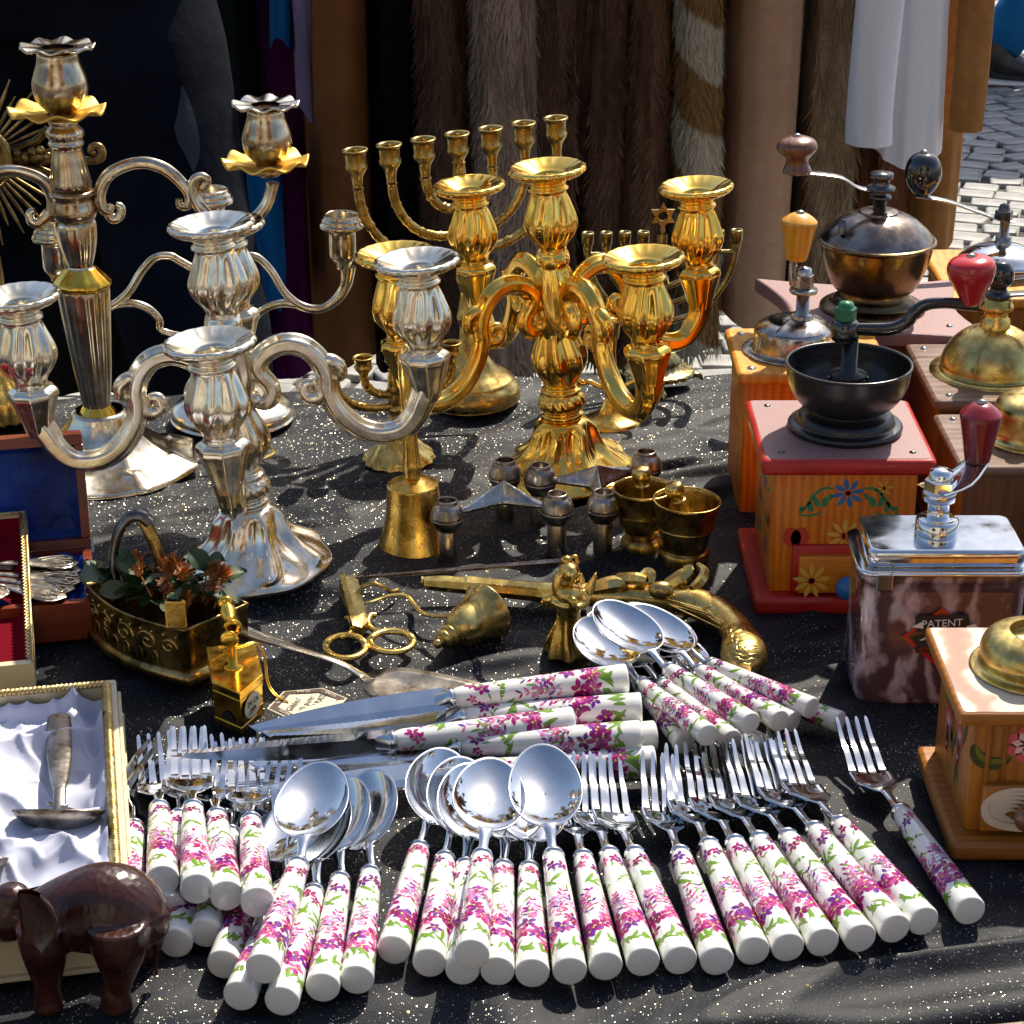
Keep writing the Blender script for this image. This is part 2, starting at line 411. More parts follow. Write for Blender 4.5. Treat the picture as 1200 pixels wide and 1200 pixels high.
# front and back falls
def fall(Xr, Yr, Zr, sgn, seed, depth):
    out = []; s0 = 0.0; prevY, prevZ = Yr.copy(), Zr.copy()
    for i in range(1, 60):
        s_ = depth*(i/59)**1.4
        rr_ = .012
        if s_ < rr_*PI/2: dy = rr_*math.sin(s_/rr_); dz = rr_*(1-math.cos(s_/rr_))
        else: dy = rr_; dz = rr_+(s_-rr_*PI/2)
        amp = min(dz/.12, 1)*.018
        f = (np.sin(Xr*38+3*vnoise(Xr*5, Xr*0+dz*2, seed))*.5+vnoise(Xr*14, Xr*0+dz*3, seed+1)-.2)*amp
        out.append(np.stack([Xr, Yr+sgn*(dy+f+.003), Zr-dz+.004*vnoise(Xr*20, Xr*0+dz*30, seed+2)*min(1, dz/.02)], -1))
    return out
ff = fall(X[0], Y[0], Z[0], -1, 50, .70); fb = fall(X[-1], Y[-1], Z[-1], 1, 60, .70)
allr = np.concatenate([np.array(ff[::-1]), rows[0], np.array(fb)], 0)
nr, nc = allr.shape[:2]
V = allr.reshape(-1, 3)
idx = np.arange(nr*nc).reshape(nr, nc)
F = np.stack([idx[:-1, :-1], idx[:-1, 1:], idx[1:, 1:], idx[1:, :-1]], -1).reshape(-1, 4)
me = bpy.data.meshes.new('tablecloth'); me.from_pydata(V.tolist(), [], F.tolist()); me.polygons.foreach_set('use_smooth', [True]*len(me.polygons))
t = NT('black_glitter_cloth')
def flecks(t, sc, thr, seed):
    v = t.map(loc=(seed, seed*.7, 0)); d = t.n.new('ShaderNodeTexVoronoi'); d.inputs['Scale'].default_value = sc; t.l.new(v, d.inputs['Vector'])
    return t.math('LESS_THAN', d.outputs['Distance'], thr), d.outputs['Color']
f1, c1 = flecks(t, 800, .27, 1.0); f2, c2 = flecks(t, 130, .10, 4.0)
sx = t.n.new('ShaderNodeSeparateColor'); t.l.new(c1, sx.inputs[0]); keep = t.math('GREATER_THAN', sx.outputs[0], .64)
sx2 = t.n.new('ShaderNodeSeparateColor'); t.l.new(c2, sx2.inputs[0]); keep2 = t.math('GREATER_THAN', sx2.outputs[1], .75)
f1 = t.math('MULTIPLY', f1, keep); f2 = t.math('MULTIPLY', f2, keep2); fm = t.math('MAXIMUM', f1, f2)
base = t.ramp(t.noise(900, 3), [(.3, (.0035, .0048, .0085)), (.7, (.0085, .0115, .019))])
fc = t.mix(f2, t.mix(sx.outputs[2], (.30, .30, .30), (.42, .38, .28)), (1.0, .78, .30))
t.set(col=t.mix(fm, base, fc), metal=fm, rough=t.math('MULTIPLY_ADD', fm, -.30, .62), spec=.28)
vm = t.n.new('ShaderNodeVectorMath'); vm.operation = 'SUBTRACT'; t.l.new(t.mix(f2, c1, c2), vm.inputs[0]); vm.inputs[1].default_value = (.5, .5, .5)
vs = t.n.new('ShaderNodeVectorMath'); vs.operation = 'SCALE'; t.l.new(vm.outputs[0], vs.inputs[0]); t.l.new(t.math('MULTIPLY', fm, 1.1), vs.inputs['Scale'])
bp = t.n.new('ShaderNodeBump'); bp.inputs['Strength'].default_value = .35; bp.inputs['Distance'].default_value = .0008; t.l.new(t.noise(700, 3), bp.inputs['Height'])
va = t.n.new('ShaderNodeVectorMath'); va.operation = 'ADD'; t.l.new(bp.outputs[0], va.inputs[0]); t.l.new(vs.outputs[0], va.inputs[1])
vn = t.n.new('ShaderNodeVectorMath'); vn.operation = 'NORMALIZE'; t.l.new(va.outputs[0], vn.inputs[0]); t.l.new(vn.outputs[0], t.b.inputs['Normal'])
me.materials.append(t.m)
cloth = bpy.data.objects.new('tablecloth', me); COL.objects.link(cloth)
tag(cloth, 'crumpled black tablecloth with silver glitter spread over the stall table', 'tablecloth')
def czat(x, y): return float(wrinkle(np.array([x]), np.array([y]))[0])

# ------------------------------------------------------------------ clothes rail and the garments on it
RAILZ = 1.02; RAILY = 3.25
rk = thing('clothes_rail', 'metal clothes rail standing behind the table and carrying the coats', 'clothes rail', (0, RAILY, GZ))
m_ = MB(); m_.tube([(-1.15, RAILY, RAILZ), (1.02, RAILY, RAILZ)], .014, 12, 1); m_.build('rail', STEEL, rk)
for x in (-1.12, .99):
    m_ = MB(); m_.tube([(x, RAILY, GZ+.03), (x, RAILY, RAILZ)], .013, 12, 1); m_.build('post', STEEL, rk)
    m_ = MB(); m_.tube([(x, RAILY-.28, GZ+.03), (x, RAILY+.28, GZ+.03)], .013, 10, 1); m_.build('foot', STEEL, rk)
def fur(name, a, b, sc=30, st=(1, 1, .32), rough=.85, bd=.012, extra=None):
    t = NT(name); v = t.map(sc=st); n = t.noise(sc, 6, .65, v, .6); n2 = t.noise(sc*.2, 3, .5)
    c = t.ramp(t.math('MULTIPLY_ADD', n, .65, t.math('MULTIPLY', n2, .35)), [(.34, a), (.66, b)])
    if extra: c = extra(t, c)
    t.set(col=c, rough=rough, spec=.12); t.bump(t.noise(sc*5, 5, .7, v, .4), .8, bd); return t.m
def stripes(t, c):
    v = t.map(sc=(1, 1, 1), rot=(0, R(-38), 0)); wv = t.wave(2.6, 2.2, 2, v, 2.0, d='Z')
    return t.mix(t.ramp(wv, [(.42, 0.0), (.60, 1.0)]), (.78, .66, .48), (.40, .22, .08))
F_BLACK = fur('black_coat_cloth', (.005, .0045, .005), (.020, .016, .014), 40)
F_LEATH = fur('brown_leather', (.19, .066, .018), (.28, .105, .033), 20, (1, 1, 1), .6, .002)
F_DKFUR = fur('dark_brown_fur', (.08, .044, .026), (.36, .21, .13), 34)
F_GRFUR = fur('grey_brown_fur', (.30, .20, .135), (.75, .55, .40), 30)
F_UMBER = fur('umber_fur', (.14, .075, .04), (.46, .26, .15), 34)
F_OLIVE = fur('olive_fur', (.18, .125, .07), (.54, .39, .24), 26)
F_SUEDE = fur('tan_suede', (.50, .29, .18), (.60, .37, .24), 60, (1, 1, 1), .9, .0015)
F_STRIPE = fur('striped_fur', (.2, .1, .05), (.3, .2, .1), 36, extra=stripes)
F_COAT = fur('camel_coat', (.32, .14, .04), (.46, .22, .075), 60, (1, 1, 1), .9, .0015)
F_PLUM = fur('plum_velvet', (.07, .006, .07), (.24, .03, .20), 24)
F_GREEN = fur('bottle_green_cloth', (.004, .008, .006), (.012, .022, .016), 20)
F_MAROON = fur('maroon_brown_fur', (.18, .07, .038), (.44, .21, .12), 30)
M_SHIRT = fur('white_cotton', (.84, .84, .88), (.90, .90, .93), 14, (1, 1, 1), .8, .0012)
def translucent(m, col, f=.5):
    n = m.node_tree.nodes; l = m.node_tree.links; tr = n.new('ShaderNodeBsdfTranslucent'); tr.inputs[0].default_value = (*col, 1); mx = n.new('ShaderNodeMixShader'); mx.inputs[0].default_value = f
    l.new(n['Principled BSDF'].outputs[0], mx.inputs[1]); l.new(tr.outputs[0], mx.inputs[2]); l.new(mx.outputs[0], n['Material Output'].inputs[0])
M_SHEER = fur('purple_scarf_cloth', (.13, .08, .16), (.32, .25, .36), 20, (1, 1, .3), .7, .002)
M_AZURE = fur('azure_cloth', (.01, .12, .30), (.02, .22, .48), 16, (1, 1, 1), .8, .001)
translucent(M_AZURE, (.03, .30, .62), .45)
M_RED = fur('red_cloth', (.5, .01, .01), (.65, .02, .015), 16, (1, 1, 1), .8, .001)
def garment(name, label, cat, x0, x1, yhem, Y, mat, flare=1.15, depth=.42, fold=.10, nf=5, seed=1, lean=0.0, sleeve=None, ztop=.88, hemtilt=0.0, cuff=False):
    a = at(x0, 150, Y); b = at(x1, 150, Y); xc = (a.x+b.x)/2; hw = (b.x-a.x)/2; zb = at((x0+x1)/2, yhem, Y).z
    o = thing(name, label, cat, (xc, RAILY, zb), group=None)
    rr = random.Random(seed); m_ = MB(); rows = []; n = 110; nz = 56
    ph = [rr.uniform(0, 6.28) for _ in range(6)]
    TH, UU_ = np.meshgrid(np.arange(n)*2*PI/n, np.arange(nz+1)/nz); NZ = [vnoise(np.cos(TH)*q+seed*3.1+UU_*w1, np.sin(TH)*q*1.3+seed*1.7+UU_*w2, seed+k_) for k_, (q, w1, w2) in enumerate(((1.6, .8, .5), (2.6, 1.3, .9), (6.0, 2.0, 3.0)))]
    for i in range(nz+1):
        u = i/nz; z = zb+(ztop-zb)*u
        wz = hw*(flare+(1-flare)*u) if u < .82 else hw*(1-.55*((u-.82)/.18)**1.5)
        dz = depth/2*(1.0 if u < .8 else 1-.25*((u-.8)/.2))
        row = []
        for j in range(n):
            th = 2*PI*j/n; c, s_ = math.cos(th), math.sin(th)
            k = 1+fold*(2.6*(NZ[0][i, j]-.5)+1.7*(1-2*abs(2*NZ[1][i, j]-1))*.5+.9*(NZ[2][i, j]-.5))*(1.25-.6*u)
            px = wz*math.copysign(abs(c)**.72, c)*k; py = dz*math.copysign(abs(s_)**.8, s_)*(1+.25*(k-1))
            row.append((xc+px+lean*(1-u)*.1+.006*math.sin(u*5+ph[3]), RAILY+py+(Y+.22-RAILY)*1.0, z+(hemtilt*c*hw if i == 0 else 0)+(.012*math.sin(3*th+ph[5])*(1-u)**4)))
        rows.append(row)
    m_.grid(rows, 0, True, closeu=True)
    ins_ = [[(xc+(p[0]-xc)*s1, RAILY+(p[1]-RAILY)*s1, p[2]+dz_) for p in rows[0]] for s1, dz_ in ((.93, .01), (.9, .12), (.2, .2))]
    m_.grid(ins_[::-1]+[rows[0]], 0, True, closeu=True)
    m_.add([p for p in rows[-1]], [tuple(range(n))], 0, True)
    m_.build('coat_body' if cat == 'coat' else 'cloth_body', mat, o)
    if cuff:
        q = [(p[0], p[1], p[2]-.004) for p in rows[1]]; mc = MB(); c_ = Vector((xc, Y+.22, zb+.03))
        mc.tube([tuple(Vector(p)+(Vector((p[0], p[1], 0))-Vector((xc, Y+.22, 0))).normalized()*.004) for p in rows[2][::2]], (.012, .018), 8, 1, closed=True)
        mc.build('hem', mat, o)
    if sleeve:
        (sx0, sx1, sy, smat) = sleeve; ms = MB(); p1 = at((sx0+sx1)/2, sy, Y-.05); r1 = (at(sx1, sy, Y-.05).x-at(sx0, sy, Y-.05).x)/2
        zt = ztop-.07
        pts = [(xc, Y+.16, zt), (xc*.7+p1.x*.3, Y+.02, zt-.06), (xc*.3+p1.x*.7, Y-.035, (zt*.6+p1.z*.4)), (p1.x, Y-.05, p1.z+.12), (p1.x, Y-.05, p1.z)]
        sec = lambda th, u: 1+.05*math.sin(3*th+u*9)+.03*math.sin(7*th-u*5)
        ms.tube(pts, [(r1*1.1, r1*.6), (r1*1.3, r1*1.1), (r1*1.15, r1*1.05), (r1, r1*.9), (r1, r1*.8)], 26, 10, sec=sec)
        ms.build('sleeve', smat, o)
    if 'fur' in name:
        R_ = np.array(rows); mf = MB(); rf = random.Random(seed+500)
        for _ in range(9500):
            i = rf.uniform(0, nz*.72); j = rf.uniform(.46, 1.04)*n; i0 = int(i); j0 = int(j) % n; j1 = (j0+1) % n; fi, fj = i-i0, j-int(j)
            p = R_[i0, j0]*(1-fi)*(1-fj)+R_[i0+1, j0]*fi*(1-fj)+R_[i0, j1]*(1-fi)*fj+R_[i0+1, j1]*fi*fj
            tg = R_[i0, j1]-R_[i0, j0]; tg = Vector(tg).normalized(); nr = tg.cross(Vector((0, 0, 1))).normalized(); sw = .5*math.sin(p[2]*16+j*.25)+rf.uniform(-.35, .35)
            d = (Vector((0, 0, -1))+tg*sw+nr*rf.uniform(.15, .5)).normalized(); l = rf.uniform(.014, .030); w_ = rf.uniform(.0012, .0026); p = Vector(p)-nr*.001
            mf.add([tuple(p-tg*w_), tuple(p+tg*w_), tuple(p+d*l*.6+tg*w_*.7-Vector((0, 0, 0))), tuple(p+d*l), tuple(p+d*l*.6-tg*w_*.7)], [(0, 1, 2, 3, 4)], 0, False)
        mf.build('fur_pile', mat, o, kind='stuff')
    mh = MB(); mh.tube([(xc, RAILY, ztop-.01), (xc, RAILY, ztop+.06), (xc, RAILY+.014, RAILZ), (xc, RAILY, RAILZ+.016), (xc, RAILY-.016, RAILZ+.005)], .0018, 6, 5)
    mh.tube([(xc, RAILY-.19, ztop-.05), (xc, RAILY, ztop-.005), (xc, RAILY+.19, ztop-.05)], .008, 8, 6)
    mh.build('hanger', STEEL, o)
    return o
G = [
 ('black_coat', 'long black coat at the far left end of the rail, behind the seated trader', 'coat', -160, -20, 472, 3.05, F_BLACK, {}),
 ('black_coat', 'black coat behind the sunburst ornament and the tall candelabrum', 'coat', -30, 80, 472, 3.05, F_BLACK, {}),
 ('dark_coat', 'near black coat showing behind the shoulder of the dark trousers', 'coat', 75, 175, 472, 3.08, F_BLACK, {}),
 ('dark_jacket', 'black jacket hanging left of the bottle green one', 'jacket', 165, 245, 472, 3.05, F_BLACK, {}),
 ('green_jacket', 'very dark bottle green jacket hanging beside the azure top', 'jacket', 235, 300, 472, 3.07, F_GREEN, {}),
 ('plum_dress', 'plum velvet dress hanging low behind the thin armed silver candelabrum', 'dress', 292, 366, 440, 3.12, F_PLUM, dict(flare=1.5, ztop=.84)),
 ('leather_coat', 'plain dark brown leather coat left of the tall menorah cups', 'coat', 356, 428, 439, 2.98, F_LEATH, dict(fold=.04)),
 ('black_coat', 'narrow black coat between the leather coat and the dark brown fur', 'coat', 424, 490, 439, 3.05, F_BLACK, {}),
 ('fur_coat', 'dark brown fur coat directly behind the left half of the tall menorah', 'fur coat', 486, 556, 428, 3.0, F_DKFUR, {}),
 ('fur_coat', 'soft grey brown fur coat behind the middle cups of the tall menorah', 'fur coat', 556, 628, 440, 2.93, F_GRFUR, dict(flare=1.25)),
 ('fur_coat', 'very dark brown fur coat with deep folds right of the grey brown fur', 'fur coat', 624, 690, 420, 3.0, F_DKFUR, dict(fold=.16)),
 ('fur_coat', 'blackish fur coat behind the tallest gold candle cup', 'fur coat', 684, 744, 436, 3.02, F_DKFUR, dict(fold=.16)),
 ('fur_coat', 'umber brown fur coat next to the striped fur', 'fur coat', 736, 792, 432, 2.98, F_UMBER, dict(fold=.12)),
 ('striped_fur_coat', 'cream and tan fur coat with slanting stripes', 'fur coat', 792, 856, 424, 2.92, F_STRIPE, dict(fold=.07, flare=1.1)),
 ('suede_coat', 'smooth tan suede coat with rolled hem right of the striped fur', 'coat', 852, 944, 385, 2.95, F_SUEDE, dict(fold=.035, cuff=True, flare=1.05)),
 ('olive_fur_coat', 'olive grey fur coat between the suede coat and the white shirt', 'fur coat', 938, 1012, 400, 3.0, F_OLIVE, {}),
 ('maroon_fur_coat', 'reddish brown fur coat showing below the white shirt', 'fur coat', 1008, 1082, 385, 3.03, F_MAROON, dict(fold=.12)),
 ('white_shirt', 'white cotton shirt hanging over the brown coats', 'shirt', 992, 1106, 204, 2.86, M_SHIRT, dict(flare=.92, fold=.12, depth=.30, lean=.45, cuff=True, sleeve=(992, 1046, 168, M_SHIRT))),
 ('camel_coat', 'camel brown coat at the right end of the rail beside the open street', 'coat', 1074, 1138, 294, 3.0, F_COAT, dict(flare=1.12, fold=.06, sleeve=(1112, 1152, 152, F_COAT))),
]
for i, (nm, lb, cat, x0, x1, yh, Yg, mt, kw) in enumerate(G):
    garment(nm, lb, cat, x0, x1, yh, Yg, mt, seed=20+i, **{**dict(flare=1.18), **kw})
# azure top and sheer scarf, short pieces hung in front
garment('azure_top', 'short azure blue top hanging between dark jackets and purple scarf', 'top', 306, 334, 74, 2.9, M_AZURE, seed=71, fold=.12, depth=.22, flare=1.0)
garment('blue_bag', 'narrow bright blue cloth bag hanging just right of the trader legs', 'bag', 270, 297, 408, 2.72, M_AZURE, seed=74, fold=.08, depth=.14, flare=1.0, ztop=-.075)
garment('purple_scarf', 'pale purple sheer scarf hanging beside the leather coat', 'scarf', 333, 364, 165, 2.86, M_SHEER, seed=72, fold=.16, depth=.16, flare=1.15, nf=7)
garment('red_scarf', 'bit of bright red cloth at the top edge between white shirt and camel coat', 'scarf', 1090, 1122, 12, 2.84, M_RED, seed=73, fold=.1, depth=.12, flare=1.0)

# ------------------------------------------------------------------ people
SKIN = plain('skin', (.50, .28, .19), .5, sub=.05)
HAIR = plain('dark_hair', (.03, .018, .01), .5, .4, 300)
def cloth_mat(name, a, b, sc=9, weave=700):
    t = NT(name); t.set(col=t.ramp(t.noise(sc, 5), [(.3, a), (.7, b)]), rough=.95, spec=.08); t.bump(t.math('ADD', t.noise(16, 3), t.math('MULTIPLY', t.noise(weave, 2), .12)), .5, .012); return t.m
NAVY = cloth_mat('navy_trousers', (.004, .005, .010), (.010, .013, .022)); BLACKC = cloth_mat('black_jacket', (.004, .004, .005), (.010, .010, .012))
DENIM = cloth_mat('blue_denim', (.006, .075, .20), (.015, .13, .30)); GREYD = cloth_mat('grey_denim', (.03, .037, .05), (.06, .07, .085))
BOOT = plain('boot_leather', (.010, .009, .009), .35, .3, 80)
def person(label, loc, yaw, J, tro, jac, boot=BOOT, shoe_sole=False):
    o = thing('person', label, 'person', loc, (0, 0, yaw)); L = Matrix.LocRotScale(Vector(loc), o.rotation_euler, None)
    def W(m_, nm, mt, par=o, vox=.008, sm=5): 
        m_.v = [tuple(L @ Vector(p)) for p in m_.v]; return blob(nm, m_, mt, par, vox, sm)
    b = MB(); V_ = {k: Vector(v) for k, v in J.items()}
    sh = V_['neck']; pv = V_['pelvis']
    b.tube([pv+Vector((0, 0, -.06)), pv, (pv*.6+sh*.4), (pv*.25+sh*.75), sh-Vector((0, 0, .03))], [(.13, .09), (.16, .105), (.135, .095), (.165, .11), (.08, .07)], 24, 5, up=(0, 1, 0))
    b.tube([sh-Vector((0, 0, .05)), sh+(V_['head']-sh)*.6], .052, 16, 1)
    hd = V_['head']; b.ell(hd, (.072, .092, .112), 26, 18); b.ell(hd+Vector((0, .085, -.012)), (.012, .022, .018)); b.ell(hd+Vector((0, .06, -.075)), (.035, .035, .03))
    for s in (-1, 1):
        b.ell(hd+Vector((s*.073, -.005, -.005)), (.010, .018, .03)); k = 'l' if s < 0 else 'r'
        S_, E, H_ = V_['sh_'+k], V_['el_'+k], V_['ha_'+k]
        b.tube([S_, (S_+E)/2, E, (E+H_)/2, H_], [.052, .045, .038, .033, .024], 16, 4); d = (H_-E).normalized(); side = d.cross(Vector((0, 1, 0)))
        side = side.normalized() if side.length > .1 else Vector((1, 0, 0)); nn = side.cross(d)
        b.tube([H_, H_+d*.05, H_+d*.095], [(.024, .016), (.038, .015), (.036, .013)], 14, 3, up=tuple(nn))
        for q, ln in enumerate((.072, .08, .074, .058)):
            a0 = H_+d*.088+side*((q-1.5)*.019); b.tube([a0, a0+d*ln*.5-nn*.006, a0+d*ln-nn*.022], [.0095, .009, .0075], 10, 3)
        b.tube([H_+d*.03+side*-.028*1, H_+d*.06-side*.052, H_+d*.09-side*.058], [.012, .011, .009], 10, 3)
        P, K, A = V_['hip_'+k], V_['kn_'+k], V_['an_'+k]
        b.tube([P, (P+K)/2, K, (K*.6+A*.4), A], [.085, .072, .055, .052, .036], 18, 5)
        f = V_['toe_'+k]; b.tube([A, A*.5+f*.5+Vector((0, 0, -.02)), f], [(.035, .04), (.04, .03), (.035, .02)], 14, 4)
    body = W(b, 'body', SKIN, vox=.0075)
    c = MB()
    c.tube([pv+Vector((0, 0, .12)), pv, pv-Vector((0, 0, .08))], [(.165, .12), (.175, .125), (.13, .11)], 24, 4, up=(0, 1, 0))
    for k in 'lr':
        P, K, A = V_['hip_'+k], V_['kn_'+k], V_['an_'+k]
        sec = lambda th, u: 1+.035*math.sin(2*th+u*22)+.025*math.sin(u*60+th)*(1 if u > .4 else .3)
        c.tube([P, (P+K)/2, K, (K*.5+A*.5), A+(K-A)*.06], [.104, .094, .076, .072, .068], 24, 8, sec=sec)
    tr = W(c, 'trousers', tro, body, .011, 3)
    c = MB(); c.tube([pv+Vector((0, 0, .02)), (pv*.6+sh*.4), (pv*.25+sh*.75), sh-Vector((0, 0, .01))], [(.195, .14), (.175, .13), (.195, .14), (.10, .09)], 26, 6, up=(0, 1, 0))
    for k in 'lr':
        S_, E, H_ = V_['sh_'+k], V_['el_'+k], V_['ha_'+k]; c.tube([S_, (S_+E)/2, E, (E+H_)/2, H_-(H_-E).normalized()*.02], [.075, .066, .058, .05, .044], 20, 5)
    W(c, 'jacket', jac, body, .012, 3)
    c = MB(); c.ell(hd+Vector((0, -.018, .022)), (.083, .096, .108)); W(c, 'hair', HAIR, body, .01, 3)
    for s in (-1, 1):
        e = MB(); e.ell(hd+Vector((s*.028, .083, .012)), (.011, .008, .006)); e.v = [tuple(L @ Vector(p)) for p in e.v]; e.build('eye', INK, body)
        k = 'l' if s < 0 else 'r'; A, f, K = V_['an_'+k], V_['toe_'+k], V_['kn_'+k]
        q = MB(); q.tube([A+(K-A)*.3, A, A*.55+f*.45+Vector((0, 0, -.015)), f], [(.058, .06), (.05, .055), (.05, .042), (.042, .025)], 20, 6); W(q, 'boot', boot, body, .009, 2)
        if shoe_sole:
            q = MB(); d = (f-A); q.tube([A-d*.25-Vector((0, 0, A.z-.012)), A*.4+f*.6-Vector((0, 0, (A*.4+f*.6).z-.012)), f+d*.12-Vector((0, 0, f.z-.012))], [(.04, .012), (.05, .012), (.035, .012)], 14, 4); q.v = [tuple(L @ Vector(p)) for p in q.v]; q.build('sole', PORC, body)
    return o, body, L, V_
# the trader, local +y is the way the person faces
ph = at(150, 0, 2.42)
J = dict(pelvis=(0, 0, .99), neck=(-.02, .08, 1.50), head=(-.02, .13, 1.66), sh_l=(-.19, .07, 1.44), el_l=(-.24, .12, 1.16), ha_l=(-.10, .28, 1.27), sh_r=(.19, .07, 1.44), el_r=(.25, .12, 1.17), ha_r=(.12, .26, 1.30),
         hip_l=(-.09, 0, .95), kn_l=(-.24, .12, .50), an_l=(-.23, -.02, .09), toe_l=(-.25, .14, .03), hip_r=(.09, 0, .95), kn_r=(.10, .09, .50), an_r=(.09, -.04, .09), toe_r=(.11, .12, .03))
# facing the stall table, hips at the top left of the frame
px_ = at(190, 100, 2.42).x
p1, b1, L1, V1 = person('trader in black jacket and navy trousers standing behind the silver candelabra', (px_-.13, 2.50, GZ), PI-.35, J, NAVY, BLACKC)
tr_ = [c for c in b1.children if c.name.startswith('trousers')][0]; LI = L1.inverted(); q = MB(); rows = []
for (xa, xb, y) in ((221, 224, 96), (216, 231, 112), (209, 236, 132), (203, 237, 150), (206, 235, 168), (213, 230, 186), (219, 222, 202)):
    row = []
    for k in range(7):
        p = LI @ at(xa+(xb-xa)*k/6, y, 2.33); ok, loc, nrm_, _ = tr_.closest_point_on_mesh(p); row.append(tuple(L1 @ (loc+nrm_*.0025)))
    rows.append(row)
q.grid(rows, 0, True); q.build('grey_panel', GREYD, b1)
px_ = at(1176, 60, 6.1)
J2 = dict(pelvis=(0, 0, .93), neck=(0, .05, 1.45), head=(0, .08, 1.61), sh_l=(-.18, .04, 1.40), el_l=(-.23, .14, 1.14), ha_l=(-.2, .34, 1.02), sh_r=(.18, .04, 1.40), el_r=(.23, -.1, 1.13), ha_r=(.22, -.08, .88),
          hip_l=(-.09, 0, .90), kn_l=(-.09, .16, .48), an_l=(-.09, .12, .10), toe_l=(-.09, .30, .035), hip_r=(.09, 0, .90), kn_r=(.09, -.10, .47), an_r=(.09, -.32, .10), toe_r=(.09, -.14, .035))
bt = U(1160, 104, GZ)
person('passer-by in blue jeans and black boots walking on the cobbles at top right', (bt.x+.277, bt.y+.185, GZ), R(-72), J2, DENIM, BLACKC, shoe_sole=True)

# ------------------------------------------------------------------ five-light candelabra
def smooth(x, a, b): 
    u = min(max((x-a)/(b-a), 0), 1); return u*u*(3-2*u)
def cup_profile(z0):
    return [(.0005, z0-.022), (.0090, z0-.021), (.0098, z0-.006), (.0112, z0-.0022), (.0135, z0-.0010), (.019, z0+.0022), (.0245, z0+.0046), (.0263, z0+.0048), (.0277, z0+.0038), (.0279, z0+.0018), (.0267, z0+.0002),
            (.024, z0-.0018), (.017, z0-.0045), (.0135, z0-.0075), (.0132, z0-.0095), (.0148, z0-.0108), (.0148, z0-.0125), (.0128, z0-.0138), (.0136, z0-.018), (.0162, z0-.026), (.0184, z0-.033), (.0190, z0-.038), (.0176, z0-.044), (.0142, z0-.050), (.0115, z0-.0545), (.0108, z0-.058), (.0118, z0-.0600)]
def shoulder(z0):
    return [(.0118, z0-.0600), (.0165, z0-.0625), (.0172, z0-.0665), (.0158, z0-.070), (.0125, z0-.080), (.0098, z0-.090), (.0078, z0-.0955)]
def swirl(z0):
    def fl(t, r, z):
        d = z0-z
        a = .075*smooth(d, .013, .020)*(1-smooth(d, .047, .054))
        k = 1+a*math.sin(9*t+d*75)*(1 if True else 0)
        if d > .0595: # facets
            k *= 1-.09*abs(math.sin(4*t))
        if r > .018 and d < .003: k *= 1+.034*abs(math.sin(9*t))**.7
        return r*k
    return fl
